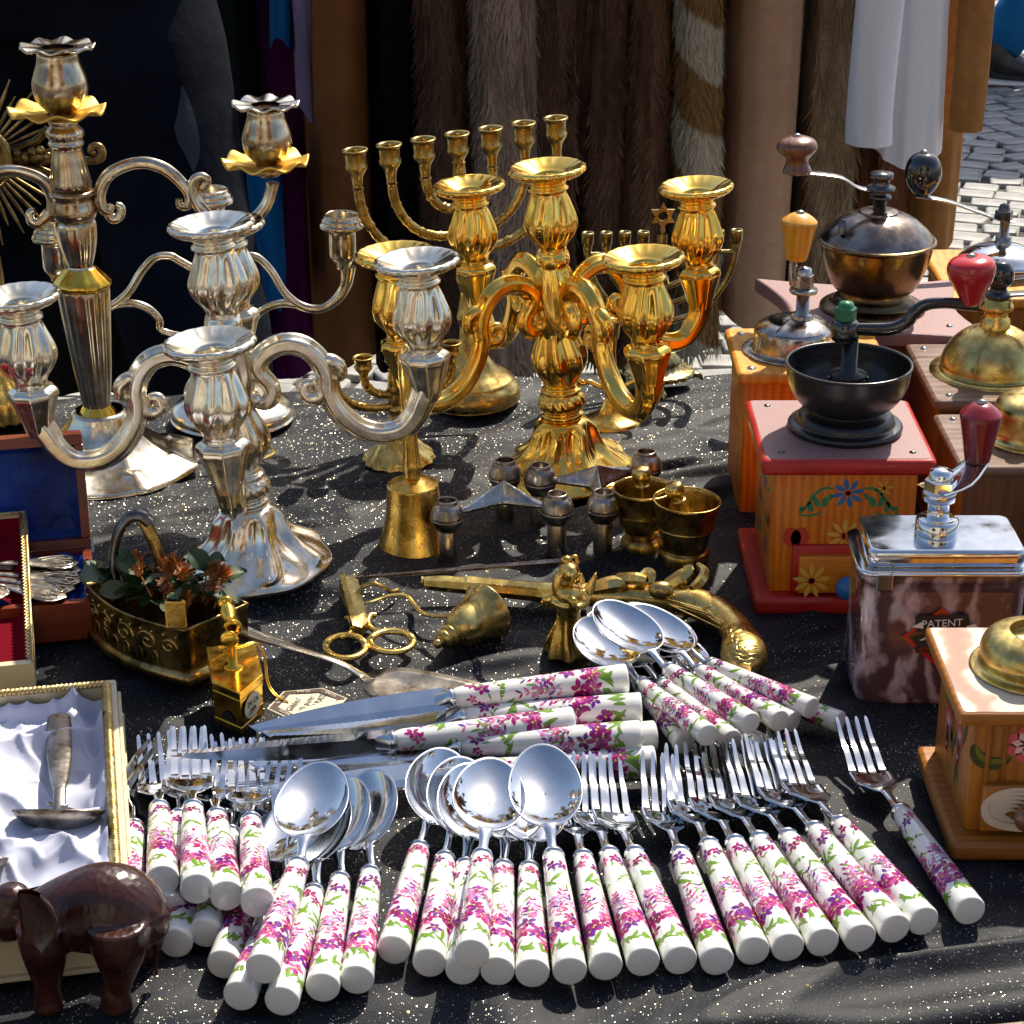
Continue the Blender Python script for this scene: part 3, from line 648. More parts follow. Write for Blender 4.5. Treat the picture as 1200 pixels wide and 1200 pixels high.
def five_light(root, mat, name_mat, H=.252, RA=.128, drop=.041, rot0=0.0, armmat=None):
    st = MB(); z0 = H
    prof = cup_profile(H)+[(.0118, H-.0600), (.0128, H-.064), (.0125, H-.068), (.0110, H-.071), (.0135, H-.078), (.0150, H-.088), (.0158, H-.10), (.0150, H-.115), (.0128, H-.126), (.0120, H-.131)]
    prof2 = [(.0120, .121), (.0150, .113), (.0188, .103), (.0200, .096), (.0190, .089), (.0150, .080), (.0120, .0745), (.0122, .0725), (.0150, .0712), (.0152, .0695), (.0138, .068), (.0165, .0655), (.0178, .061), (.0168, .0565), (.0140, .0545), (.0138, .053), (.0158, .0515), (.0158, .0492), (.0145, .0475)]
    prof3 = [(.0145, .0475), (.0185, .0455), (.0218, .0400), (.0240, .0330), (.0268, .0265), (.0315, .0210), (.0380, .0165), (.0445, .0120), (.0498, .0072), (.0530, .0048), (.0545, .0030), (.0542, .0012), (.0515, .0003), (.0300, .0006), (.001, .0008)]
    f1 = swirl(H)
    def flS(t, r, z):
        d = H-z
        if d < .0615: return f1(t, r, z)
        return r*(1+.07*math.sin(8*t+z*40)*smooth(z, .122, .14)*(1-smooth(z, H-.075, H-.066)))
    def fl2(t, r, z):
        if z > .074: return r*(1+.11*math.cos(7*t+z*55)*smooth(z, .074, .086)*(1-smooth(z, .115, .123)))
        if .054 < z < .067: return r*(1+.035*math.sin(16*t+z*300))
        return r
    def fl3(t, r, z):
        a = .115*smooth(z, .004, .012)*(1-smooth(z, .038, .047))
        k = 1+a*math.cos(7*t+90*(.045-z)*(1-z/.05))+.35*a*math.cos(14*t+90*(.045-z)+.8)
        return r*k*(1+.018*(1-smooth(z, .0, .010))*math.cos(7*t))
    st.lathe(cr(prof, 3), 108, fl=flS); st.lathe(cr(prof2, 3), 108, fl=fl2)
    st.build('stem', mat, root, world=False)
    bs = MB(); bs.lathe(cr(prof3, 4), 126, fl=fl3); bs.build('base', mat, root, world=False)
    # one arm with its cup, then three more
    za = H-drop
    ar = MB(); s = 1.0
    path = [(.0135, .1285), (.0165, .1225), (.0225, .1215), (.0265, .1265), (.0255, .1345), (.0200, .1425), (.0200, .1505), (.0265, .1575), (.0385, .1615), (.0510, .1585), (.0600, .1495), (.0640, .1375), (.0640, .1260), (.0695, .1120), (.0810, .0990), (.0960, .0930), (.1110, .0950), (.1215, .1040), (.1268, .1140), (RA, .124)]
    rad = [.0035, .0048, .0055, .0055, .0056, .006, .0064, .0068, .0070, .0070, .0068, .0064, .0062, .0068, .0072, .0074, .0074, .0078, .0085, .0092]
    dz = za-.0955+.009-.124; rad = [q*1.02 for q in rad]
    path = [(r_, 0, z_+(dz if True else 0)*min(1, max(0, (r_-.05)/.06))) for r_, z_ in path]
    sec = lambda th, u: 1+.03*math.cos(4*th)+.09*math.cos(6*th)
    ar.tube(path, rad, 24, 4, sec=sec, up=(0, 1, 0))
    ar.tube([(.0645, 0, .1330), (.0605, 0, .1235), (.0540, 0, .1205), (.0485, 0, .1240), (.0490, 0, .1305), (.0540, 0, .1320), (.0555, 0, .1275)], [.0055, .0055, .0052, .0048, .0042, .0036, .0026], 14, 4, up=(0, 1, 0))
    ar.tube([(.0600, 0, .1455), (.0670, 0, .1470), (.0735, 0, .1425), (.0740, 0, .1355), (.0700, 0, .1335)], [.0042, .0052, .0050, .0042, .0026], 14, 4, up=(0, 1, 0))
    ar.tube([(.0215, 0, .1380), (.0150, 0, .1410), (.0120, 0, .1460)], [.0045, .0042, .0030], 12, 4, up=(0, 1, 0))
    ar.ell((.0150, 0, .1240), (.0052, .0062, .0052), 14, 10)
    o_arm = ar.build('arm', mat, root, world=False); o_arm.rotation_euler.z = rot0
    cu = MB(); cu.lathe(cr(cup_profile(za), 3)+[(.0118, za-.0600)]+cr(shoulder(za), 3), 108, fl=swirl(za), M=T(RA, 0, 0))
    o_cup = cu.build('candle_cup', mat, o_arm, world=False)
    for k in range(1, 4):
        a2 = inst(o_arm, root, rot=(0, 0, rot0+k*PI/2)); inst(o_cup, a2)
b0 = U(664, 556)
g = thing('five_light_candelabrum', 'shiny polished gold candelabrum with five fluted candle cups in the middle of the table', 'candelabrum', (b0.x, b0.y, 0), (0, R(-4.0), 0))
five_light(g, GOLD, 'gold', H=.239, drop=.038, rot0=R(29))
b0 = U(298, 664)
g = thing('five_light_candelabrum', 'silver candelabrum with five fluted candle cups and swirled round base in the left foreground', 'candelabrum', (b0.x, b0.y, 0), (0, R(-3.8), 0))
five_light(g, SILVER, 'silver', H=.245, drop=.037, rot0=R(5), RA=.132)

# helpers drawing in the upright plane at distance Y, in the photograph's proportions
def ptube(mb, pts, Y, n=12, k=4, mat=0, sec=None, closed=False, flat=1.0):
    P = []; rr_ = []
    for p in pts:
        y_ = Y+(p[3] if len(p) > 3 else 0); P.append(tuple(at(p[0], p[1], y_))); r_ = p[2]/ppm(p[0], p[1], y_); rr_.append((r_, r_*flat))
    mb.tube(P, rr_, n, k, mat, closed, sec, up=(0, 1, 0)); return mb
def plathe(mb, xc, prof, Y, n=40, k=3, fl=None, mat=0, lean=None, smooth_=True):
    # prof: (half width px, y px) at axis x = xc ; lean = (dx px per 100 px)
    pr = []
    for hw, y in prof:
        p = at(xc, y, Y); pr.append((hw/ppm(xc, y, Y), p.z))
    x0 = at(xc, prof[0][1], Y).x
    if k > 1: pr = cr(pr, k)
    mb.lathe(pr, n, mat, T(x0, Y, 0), fl, smooth_); return mb

# ------------------------------------------------------------------ tall silver candelabrum with gilt drip pans
YA = 1.542
base = at(122, 545, YA)
A = thing('tall_candelabrum', 'tall tarnished silver candelabrum with gilt wavy drip pans and octagonal foot at far left', 'candelabrum', (base.x, YA, 0))
xA = lambda y: 122-(545-y)*.118      # axis leans left in the picture
def Aprof(lst, fl=None, n=64, k=3, M=None):
    m_ = MB(); rows = []
    q = cr(lst, k) if k > 1 else lst
    for hw, y in q:
        p = at(xA(y), y, YA); r_ = hw/ppm(p.x, y, YA)
        rows.append([(p.x+(fl(t, r_, y) if fl else r_)*math.cos(t), YA+(fl(t, r_, y) if fl else r_)*math.sin(t), p.z) for t in [2*PI*i/n for i in range(n)]])
    m_.grid(rows, 0, True, closeu=True); return m_
flute8 = lambda a: (lambda t, r, y: r*(1+a*abs(math.sin(6*t))))
def wavy_disc(mb, xc, yc, hw, Y, waves, amp, inner=.3, thick=.0008, cupz=.35):
    c = at(xc, yc, Y); Rr = hw/ppm(xc, yc, Y); rows = []
    for s, w_ in ((0, -1), (0, 1)):
        rr = []
        for q in np.linspace(inner, 1, 8): rr.append(q)
        rows.append(rr)
    def pt(q, t, off): 
        z = c.z+Rr*cupz*(q-.55)*(1 if q > .3 else 1)+amp*max(0, q-.4)*math.sin(waves*t)
        return (c.x+Rr*q*math.cos(t)*(1+.02*math.sin(waves*t)*q), Y+Rr*q*math.sin(t)*(1+.02*math.sin(waves*t)*q), z+off)
    qs = [inner, .45, .6, .75, .88, .96, 1.0]
    ring = [[pt(q, 2*PI*i/96, thick) for i in range(96)] for q in qs]+[[pt(q, 2*PI*i/96, -thick) for i in range(96)] for q in qs[::-1]]
    mb.grid(ring, 0, True, closeu=True)
def tulip(root, xc, ytop, Y, s=1.0, matc=None):
    # cup: wavy rim, round body, gilt drip pan
    m_ = MB(); wavy_disc(m_, xc, ytop+8*s, 44*s, Y, 9, .0022, .42, .0009, .10); m_.build('rim', SILVERG, root)
    pr = [(22, 13), (24, 15), (25, 24), (29, 36), (32.5, 48), (32, 60), (27, 72), (19, 80), (15, 84), (14, 88), (18, 92), (17, 97), (13, 100)]
    m_ = MB(); plathe(m_, xc, [(a*s, ytop+b*s) for a, b in pr], Y, 48, 3)
    plathe(m_, xc, [(18.5*s, ytop+12*s), (17*s, ytop+30*s), (6*s, ytop+34*s)], Y, 40, 2)
    m_.build('candle_cup', SILVERD, root)
    m_ = MB(); wavy_disc(m_, xc, ytop+84*s, 56*s, Y, 8, .0042, .22, .0009, .16); m_.build('drip_pan', PALEGILT, root)
tulip(A, 67, 48, YA)
m_ = Aprof([(14, 146), (20, 152), (21, 158), (18, 163), (20, 168), (17, 172), (17, 178), (20, 195), (22, 208), (23, 216), (20, 221)], flute8(.07)); m_.build('upper_stem', SILVERD, A)
m_ = Aprof([(20, 221), (26, 223), (27, 227), (24, 232), (26, 240), (27, 248), (24, 255), (21, 258)]); m_.build('arm_collar', SILVERD, A)
m_ = Aprof([(20, 258), (22, 264), (20, 285), (15, 305), (13, 312), (18, 315)], flute8(.10)); m_.build('fluted_neck', SILVERG, A)
m_ = Aprof([(17, 313), (20, 316), (31, 328), (32, 333), (29, 337)], flute8(.05)); m_.build('upper_gilt_collar', GILT, A)
m_ = Aprof([(28, 337), (28, 345), (24, 390), (19, 440), (15, 472), (15, 476)], lambda t, r, y: r*(1+.10*abs(math.sin(8*t)))); m_.build('fluted_column', SILVERG, A)
m_ = Aprof([(15, 474), (17, 477), (27, 492), (29, 496)], flute8(.05)); m_.build('lower_gilt_collar', GILT, A)
# octagonal trumpet foot
m_ = MB(); rows = []; n = 96
for r_, z_ in cr([(.018, .0805), (.021, .078), (.024, .066), (.030, .050), (.040, .034), (.053, .020), (.064, .011), (.070, .0065), (.0715, .003), (.070, .0005), (.05, .0005)], 4):
    row = []; z_ = z_*.58
    for i in range(n):
        t_ = 2*PI*i/n; u = ((t_+R(10)) % (PI/4))/(PI/4)-.5; pk = smooth(r_, .02, .035)
        rr_ = r_*(1+.085*pk*(abs(u)*2)**2.2-.02*pk)/(1 if pk < .1 else math.cos(u*PI/4)**.3)
        row.append((base.x+rr_*math.cos(t_), YA+rr_*math.sin(t_), z_+.003*(abs(u)*2)**2*pk*(1 if r_ > .05 else 0)))
    rows.append(row)
m_.grid(rows, 0, True, closeu=True); m_.build('foot', SILVERG, A)
sec6 = lambda th, u: 1+.06*math.cos(3*th)
def arm_right(px0):
    m_ = MB()
    ptube(m_, [(131, 240, 4), (128, 251, 6), (134, 257, 6), (141, 252, 5.5), (142, 243, 5), (136, 240, 4)], YA, 14, 5)
    ptube(m_, [(131, 250, 6), (121, 244, 7), (117, 228, 7.5), (126, 207, 7.5), (146, 195, 7.5), (170, 191, 7.5), (195, 199, 7.5), (214, 216, 7), (222, 230, 6), (219, 241, 5.5), (211, 241, 4.5), (210, 233, 4)], YA, 16, 5, sec=sec6)
    ptube(m_, [(241, 219, 3.5), (236, 222, 4.5), (243, 212, 5.5), (237, 207, 6), (229, 210, 6.5), (226, 222, 7), (232, 240, 7.5), (250, 257, 7.5), (273, 264, 7.5), (296, 258, 7.5), (312, 241, 7), (319, 220, 7), (320, 214, 8)], YA, 16, 5, sec=sec6)
    return m_
ar = arm_right(0).build('arm', SILVERG, A)
m_ = MB()
ptube(m_, [(55, 247, 4), (51, 256, 6), (45, 262, 6.5), (37, 259, 6), (35, 250, 5), (41, 247, 4)], YA, 14, 5)
ptube(m_, [(48, 260, 6), (60, 250, 7), (62, 232, 7.5), (52, 213, 7.5), (32, 203, 7.5), (8, 200, 7.5), (-18, 208, 7.5), (-36, 225, 7), (-44, 242, 7), (-62, 262, 7.5), (-90, 270, 7.5), (-118, 262, 7.5), (-136, 242, 7), (-143, 222, 7), (-144, 214, 8)], YA, 16, 5, sec=sec6)
m_.build('arm', SILVERG, A)
tulip(A, 311, 116, YA, .90); tulip(A, -144, 118, YA, .90)

# ------------------------------------------------------------------ thin armed three-light candelabrum behind
YD = 1.648
bD = at(273, 490, YD)
D = thing('three_light_candelabrum', 'silver candelabrum with thin wiry double arms and stepped cups, behind the foreground silver one', 'candelabrum', (bD.x, YD, 0))
m_ = MB(); m_.lathe(cr([(.0075, .062), (.009, .050), (.008, .044), (.013, .036), (.020, .028), (.036, .018), (.046, .012), (.0495, .008), (.050, .003), (.0485, .0004), (.01, .0004)], 4), 56, 0, T(bD.x, YD, 0)); m_.build('base', BRASSL if False else SILVER, D)
m_ = MB(); ptube(m_, [(273, 470, 9), (270, 440, 8), (264, 400, 13), (262, 375, 11), (258, 340, 14), (254, 315, 10), (250, 290, 9), (248, 268, 9)], YD, 24, 4); m_.build('stem', SILVERG, D)
def stepcup(xc, yt, s=1.0):
    m_ = MB(); plathe(m_, xc, [(8*s, yt+26*s), (16*s, yt+18*s), (19*s, yt+2*s), (20*s, yt-1*s), (22*s, yt), (22*s, yt+2*s), (25*s, yt+5*s), (25*s, yt+8*s), (27.5*s, yt+11*s), (27*s, yt+15*s), (20*s, yt+18*s), (17*s, yt+22*s), (17*s, yt+48*s), (13*s, yt+56*s), (9*s, yt+62*s), (8*s, yt+66*s)], YD, 40, 2); m_.build('candle_cup', SILVERG, D)
stepcup(401, 252, .95); stepcup(247, 222); stepcup(65, 266, .95)
for sgn, X0 in ((1, 0), (-1, 1)):
    f = (lambda x: x) if sgn == 1 else (lambda x: 484-x)
    m_ = MB(); ptube(m_, [(259 if sgn == 1 else 254, 326, 5), (f(268) if sgn == 1 else 233, 318, 5), (f(273), 306, 5), (f(285), 300, 5), (f(302), 302, 5), (f(318), 318, 5), (f(333), 342, 5), (f(352), 358, 5.5), (f(374), 362, 5.5), (f(393), 352, 6), (f(405), 334, 7), (f(408), 312, 9.5)], YD, 12, 5)
    ptube(m_, [(264, 398, 4), (f(285) if sgn == 1 else 232, 396, 4), (f(293), 388, 4), (f(297), 375, 4.5), (f(308), 363, 5), (f(325), 356, 5), (f(342), 356, 5), (f(356), 360, 4)], YD, 12, 5)
    m_.build('arm', SILVERG, D)

# ------------------------------------------------------------------ sunburst ornament
YS = 1.66
bS = at(4, 510, YS)
Sx = thing('sunburst_ornament', 'brass sunburst with thin rays and pierced scrolls, partly cut off at the left edge', 'ornament', (bS.x, YS, 0))
m_ = MB(); m_.lathe(cr([(.008, .10), (.010, .07), (.016, .05), (.020, .036), (.03, .026), (.036, .018), (.038, .004), (.036, 0), (.01, 0)], 3), 72, 0, T(bS.x, YS, 0), fl=lambda t, r, z: r*(1+.05*math.cos(24*t))); m_.build('base', BRASS, Sx)
m_ = MB(); ptube(m_, [(4, 440, 10), (-4, 380, 8), (-8, 330, 13), (-12, 280, 8), (-15, 235, 9)], YS, 18, 4); m_.build('stem', BRASSP, Sx)
m_ = MB(); c = at(-22, 185, YS); m_.lathe([(0, .010), (.012, .0095), (.02, .007), (.024, .009), (.027, .005), (.024, -.004), (0, -.006)], 40, 0, T(c.x, c.y, c.z) @ Mrot('X', PI/2)); m_.build('medallion', BRASSP, Sx)
for i in range(44):
    a_ = 2*PI*i/44; 
    ln = (.040, .032, .044, .030)[i % 4]
    if abs(math.sin(a_)) < .36 : continue
    m_ = MB(); d = Vector((math.cos(a_), 0, math.sin(a_))); q = Vector(c); m_.tube([tuple(q+d*.024), tuple(q+d*(.028+ln*.6)), tuple(q+d*(.028+ln))], [(.0011, .0006), (.0014, .0006), (.0005, .0004)], 6, 1, up=(0, 1, 0)); m_.build('ray', BRASSP, Sx)
m_ = MB()
for (s, o_) in ((1, 0), (-1, 0)):
    ptube(m_, [(8, 178, 6), (26, 172, 5), (44, 164, 5), (56, 150, 4)], YS, 10, 4); ptube(m_, [(6, 196, 6), (30, 196, 5), (50, 200, 5), (66, 206, 4)], YS, 10, 4)
ptube(m_, [(10, 186, 5), (30, 184, 8), (52, 184, 9), (74, 180, 8), (96, 182, 7)], YS, 14, 4, flat=.4)
for q in range(9): m_.ell(at(20+q*9, 180+5*math.sin(q*1.8), YS-.004), (.004, .003, .004), 10, 6)
ptube(m_, [(92, 186, 4), (104, 188, 5), (115, 187, 5.5), (120, 180, 5), (117, 172, 4.5), (109, 171, 4), (106, 177, 3.5), (111, 181, 3)], YS, 12, 5)
m_.build('scrollwork', BRASSP, Sx)

# ------------------------------------------------------------------ menorahs
def lathe_cup(mb, M, r=.0085, h=.020, mat=0):
    mb.lathe(cr([(.3*r, .15*h), (.66*r, .2*h), (.68*r, .88*h), (.80*r, .99*h), (1.0*r, 1.0*h), (1.08*r, .97*h), (1.0*r, .90*h), (.86*r, .82*h), (.84*r, .45*h), (.92*r, .36*h), (.86*r, .22*h), (.62*r, .04*h), (.48*r, -.10*h), (.40*r, -.35*h), (.38*r, -.5*h)], 2), 28, mat, M)
def beads(npb, amp=.32):
    return lambda th, u: 1+amp*(abs(math.sin(PI*u*npb))**.6-.5)+(.42 if (u*npb) % 1 < .09 or (u*npb) % 1 > .91 else 0)
YM = 1.69; sc_ = 1/ppm(540, 300, YM)
bm = at(555, 468, YM)
Mn = thing('seven_branch_menorah', 'tall aged brass seven-branch menorah with beaded arms behind the gold candelabrum', 'menorah', (bm.x, YM, 0), (0, R(-3.2), R(23)))
m_ = MB(); m_.lathe(cr([(.0062, .112), (.0085, .108), (.0068, .100), (.0055, .094), (.0078, .082), (.0100, .074), (.0080, .066), (.0092, .056), (.013, .042), (.020, .030), (.030, .0215), (.0340, .0185), (.0350, .0165), (.0385, .0125), (.0400, .0075), (.0395, .002), (.037, 0), (.01, 0)], 4), 56); m_.build('base', BRASSM, Mn, world=False)
m_ = MB(); m_.tube([(0, 0, .108), (0, 0, .150), (0, 0, .205)], [.0064, .0058, .0045], 18, 16, sec=beads(5, .3)); m_.build('stem', BRASSM, Mn, world=False)
HM = .229; cupp = MB(); lathe_cup(cupp, T(0, 0, 0), .0098, .0205)
cproto = None
for s in (-1, 1):
    for k, (ra, zb) in enumerate(((.029, .167), (.058, .145), (.0865, .128))):
        zt = HM-.032; m_ = MB(); pts = []
        for j in range(9):
            a_ = PI/2*j/8; pts.append((s*ra*math.sin(a_)**.9 if j else s*.003, 0, zb+(zt-zb)*(1-math.cos(a_))**1.15))
        m_.tube(pts, .0036, 12, 5, sec=beads((3, 5, 7)[k], .3), up=(0, 1, 0)); a = m_.build('arm', BRASSM, Mn, world=False)
        cz = HM-.0205
        if cproto is None: cproto = cupp.build('candle_cup', BRASSM, a, world=False); cproto.location = (s*ra, 0, cz)
        else: inst(cproto, a, (s*ra, 0, cz))
inst(cproto, Mn, (0, 0, HM-.0205))
Y2 = 1.553; b2 = at(468, 541, Y2)
Mn = thing('small_menorah', 'small low brass menorah with chased foot, half hidden behind the silver arm and hand bell', 'menorah', (b2.x, Y2, 0), (0, R(-2), R(22)))
m_ = MB(); m_.lathe(cr([(.005, .047), (.0075, .044), (.0055, .040), (.0065, .034), (.0088, .031), (.0070, .028), (.0100, .0245), (.0145, .018), (.0205, .011), (.0255, .0065), (.0272, .0035), (.0268, .0008), (.01, 0)], 4), 72, fl=lambda t, r, z: r*(1+.035*math.sin(14*t+z*300)*(1 if z < .024 and r > .012 else 0))); m_.build('base', BRASSL, Mn, world=False)
m_ = MB(); m_.tube([(0, 0, .045), (0, 0, .060), (0, 0, .076)], [.0048, .0055, .0040], 14, 8, sec=beads(2, .3)); m_.build('stem', BRASSD, Mn, world=False)
cupp = MB(); lathe_cup(cupp, T(0, 0, 0), .0078, .0125); cproto = None
for s in (-1, 1):
    for k, (ra, zb) in enumerate(((.0245, .056), (.0475, .046))):
        zt = .074; m_ = MB(); pts = [(s*ra*math.sin(PI/2*j/8)**.9 if j else s*.003, 0, zb+(zt-zb)*(1-math.cos(PI/2*j/8))**1.1) for j in range(9)]
        m_.tube(pts, .0030, 12, 5, sec=beads((3, 5)[k], .3), up=(0, 1, 0)); a = m_.build('arm', BRASSD, Mn, world=False)
        if cproto is None: cproto = cupp.build('candle_cup', BRASSD, a, world=False); cproto.location = (s*ra, 0, .078)
        else: inst(cproto, a, (s*ra, 0, .078))
inst(cproto, Mn, (0, 0, .080))
Y3 = 1.722; b3 = at(771, 452, Y3)
Mn = thing('star_menorah', 'dull brass nine-light hanukkah menorah topped by a six-pointed star, on clawed feet', 'menorah', (b3.x, Y3, 0), (0, 0, R(4)))
m_ = MB(); m_.lathe(cr([(.0042, .135), (.0042, .10), (.0062, .098), (.0062, .090), (.0048, .088), (.0058, .075), (.0070, .060), (.0055, .052), (.0075, .046), (.0055, .043), (.0068, .036), (.0090, .034), (.0115, .031), (.0185, .0235), (.0165, .0215), (.0185, .019), (.0225, .0165), (.0275, .0155), (.0290, .0135), (.0275, .0115), (.01, .0110)], 3), 60, fl=lambda t, r, z: r*(1+.07*abs(math.sin(9*t))*(1 if r > .011 else 0))); m_.build('stem', BRASSS, Mn, world=False)
for k in range(3):
    a_ = R(-98+120*k); d = Vector((math.cos(a_), math.sin(a_), 0)); m_ = MB()
    m_.tube([tuple(d*.020+Vector((0, 0, .014))), tuple(d*.028+Vector((0, 0, .010))), tuple(d*.034+Vector((0, 0, .005)))], [(.006, .004), (.0055, .005), (.005, .0042)], 14, 4)
    for j in (-1.5, -.5, .5, 1.5):
        sd_ = Vector((-d.y, d.x, 0)); m_.tube([tuple(d*.032+sd_*j*.0028+Vector((0, 0, .006))), tuple(d*.038+sd_*j*.0034+Vector((0, 0, .0055))), tuple(d*.041+sd_*j*.0036+Vector((0, 0, .0008)))], [.0022, .0024, .0010], 8, 3)
    m_.build('claw_foot', BRASSS, Mn, world=False)
for k, ra in enumerate((.0160, .0315, .0470, .0625)):
    for s in (-1, 1):
        zt = .124; zb = .124-ra*1.0-.004; m_ = MB(); pts = [(s*ra*math.sin(PI/2*j/8) if j else s*.003, 0, zb+(zt-zb)*(1-math.cos(PI/2*j/8))) for j in range(9)]
        m_.tube(pts, .0026, 12, 4, up=(0, 1, 0), sec=lambda th, u: 1+(.25 if abs(u-.5) < .03 else 0)); a = m_.build('arm', BRASSS, Mn, world=False)
        if k == 0 and s == -1:
            m2 = MB(); m2.lathe([(.0016, .012), (.0026, .0135), (.0030, .0150), (.0050, .0152), (.0053, .0140), (.0050, .0050), (.0036, .0035), (.0042, .0020), (.0034, .0000), (.0030, -.004)], 20); sc0 = m2.build('candle_cup', BRASSS, a, world=False); sc0.location = (s*ra, 0, zt-.002)
        else: inst(sc0, a, (s*ra, 0, zt-.002))
m_ = MB(); m_.tube([(-.0625, 0, .118), (.0625, 0, .118)], .0022, 10, 1); m_.build('crossbar', BRASSS, Mn, world=False)
m_ = MB(); pts = []
for i in range(12):
    a_ = PI/2+PI*i/6; r_ = .0115 if i % 2 == 0 else .0067; pts.append((r_*math.cos(a_), r_*math.sin(a_)))
inn = [(.0042*math.cos(PI/2+PI*i/6), .0042*math.sin(PI/2+PI*i/6)) for i in range(12)]
rows = [[(x, y, -.0018) for x, y in inn], [(x*.96, y*.96, -.0018) for x, y in pts], [(x, y, 0) for x, y in pts], [(x*.96, y*.96, .0018) for x, y in pts], [(x, y, .0018) for x, y in inn], [(x, y, -.0018) for x, y in inn]]
m_.grid(rows, 0, False, closeu=True, M=T(0, 0, .150) @ Mrot('X', PI/2)); m_.tube([(0, 0, .133), (0, 0, .140)], .0018, 8, 1); m_.build('star', BRASSS, Mn, world=False)
# small brass taperstick behind the gold foot
Y4 = at(716, 500, 1.0).y; b4 = U(716, 497)
Q = thing('taperstick', 'small brass taperstick with domed foot and curled side arms behind the gold candelabrum', 'candlestick', (b4.x, b4.y, 0))
m_ = MB(); m_.lathe(cr([(.0032, .034), (.0044, .031), (.0030, .028), (.0046, .0255), (.0046, .024), (.0060, .020), (.0095, .013), (.0160, .008), (.0215, .0055), (.0235, .0035), (.0232, .0006), (.01, 0)], 4), 44); m_.build('base', BRASS, Q, world=False)
m_ = MB(); m_.tube([(0, 0, .033), (0, 0, .046), (0, 0, .062), (0, 0, .075)], [.0030, .0042, .0028, .0034], 12, 4)
m_.lathe([(.001, .072), (.0048, .074), (.0060, .088), (.0066, .090), (.0050, .088), (.0040, .080), (.001, .079)], 20); m_.build('stem', BRASS, Q, world=False)
for s in (-1, 1):
    m_ = MB(); m_.tube([(s*.002, 0, .034), (s*.010, 0, .033), (s*.018, 0, .037), (s*.024, 0, .036), (s*.029, 0, .041), (s*.030, 0, .048), (s*.026, 0, .050)], [.0024, .0022, .002, .0026, .002, .002, .0014], 10, 5); m_.build('arm', BRASS, Q, world=False)

# ------------------------------------------------------------------ hand bell with a column handle
b5 = U(487, 640)
B = thing('hand_bell', 'brass hand bell standing upright, with a tall turned column handle', 'bell', (b5.x, b5.y, 0), (0, R(-1.5), 0))
z_ = lambda y: at(487, y, b5.y).z
m_ = MB(); m_.lathe(cr([(.0250, .0015), (.0262, .0008), (.0268, .0022), (.0256, .0055), (.0228, .014), (.0204, .026), (.0190, .038), (.0184, .0460), (.0183, .0475), (.0178, .0485), (.0165, .0490), (.0100, .0520), (.004, .0535)], 4), 56); m_.build('bell_body', BRASS, B, world=False)
m_ = MB(); m_.lathe(cr([(.0048, .0530), (.0060, .0545), (.0060, .0575), (.0066, .0620), (.0060, .068), (.0050, .085), (.0048, .100), (.0054, .1015), (.0058, .1035), (.0054, .1055), (.0050, .107), (.0056, .118), (.0062, .130), (.0060, .141), (.0048, .148), (.003, .152), (.0005, .153)], 4), 32); m_.build('handle', BRASS, B, world=False)
m_ = MB(); m_.tube([(0, 0, .050), (.001, 0, .02), (.001, 0, .010)], [.001, .001, .001], 8, 1); m_.ell((.001, 0, .009), (.005, .005, .005), 14, 8); m_.build('clapper', BRASSD, B, world=False)

# ------------------------------------------------------------------ modular pewter candle holders
def globe_holder(label, feet, zc):
    P = [U(x, y, zc) for x, y in feet]; c = (P[0]+P[1]+P[2])/3
    o = thing('modular_candle_holder', label, 'candle holder', (c.x, c.y, 0), group=None)
    for p in P:
        m_ = MB(); M = T(p.x, p.y, 0); m_.lathe([(.0001, .0004), (.0066, .0004), (.0068, .0015), (.0068, zc-.010), (.0062, zc-.009)], 28, 0, M); l_ = m_.build('tube_leg', PEWTER, o)
        m_ = MB(); m_.lathe(cr([(.0030, zc+.0035), (.0056, zc+.0048), (.0060, zc+.0112), (.0066, zc+.0118), (.0074, zc+.0108), (.0076, zc+.0092), (.0100, zc+.0066), (.0118, zc+.0010), (.0120, zc-.0006), (.0116, zc-.0014), (.0120, zc-.0022), (.0108, zc-.0062), (.0078, zc-.0100), (.0065, zc-.0112)], 3), 36, 0, M); m_.build('candle_globe', PEWTER, l_)
    # concave three pointed steel plate, peaked in the middle
    m_ = MB(); top = []; N = 10; pk = c+Vector((0, 0, 0)); 
    out = []
    for k in range(3):
        a_, b_ = P[k], P[(k+1) % 3]
        for j in range(N):
            u = j/N; e = a_*(1-u)+b_*u; pull = math.sin(PI*u)**.75*.66; out.append(e*(1-pull)+c*pull)
    rows = []
    for s_, in ((1.0,), (.8,), (.6,), (.4,), (.2,), (.02,)):
        rows.append([(c.x+(p.x-c.x)*s_, c.y+(p.y-c.y)*s_, zc+.0005+.014*(1-s_)**1.3) for p in out])
    bot = [[(x, y, z-.0018-.018*(1-i/5)*0-.004*(i/5)) for x, y, z in r_] for i, r_ in enumerate(rows)]
    m_.grid(rows[::-1]+bot, 0, True, closeu=True); m_.build('bridge_plate', STEEL, o)
    return o
zg = at(524, 605, U(524, 660).y).z
globe_holder('pewter three-globe candle holder with a peaked bridge plate, just right of the hand bell', [(524, 604), (592, 556), (653, 596)], zg)
globe_holder('pewter three-globe candle holder in front of the gold foot, beside the mortars', [(633, 562), (707, 594), (757, 546)], zg)

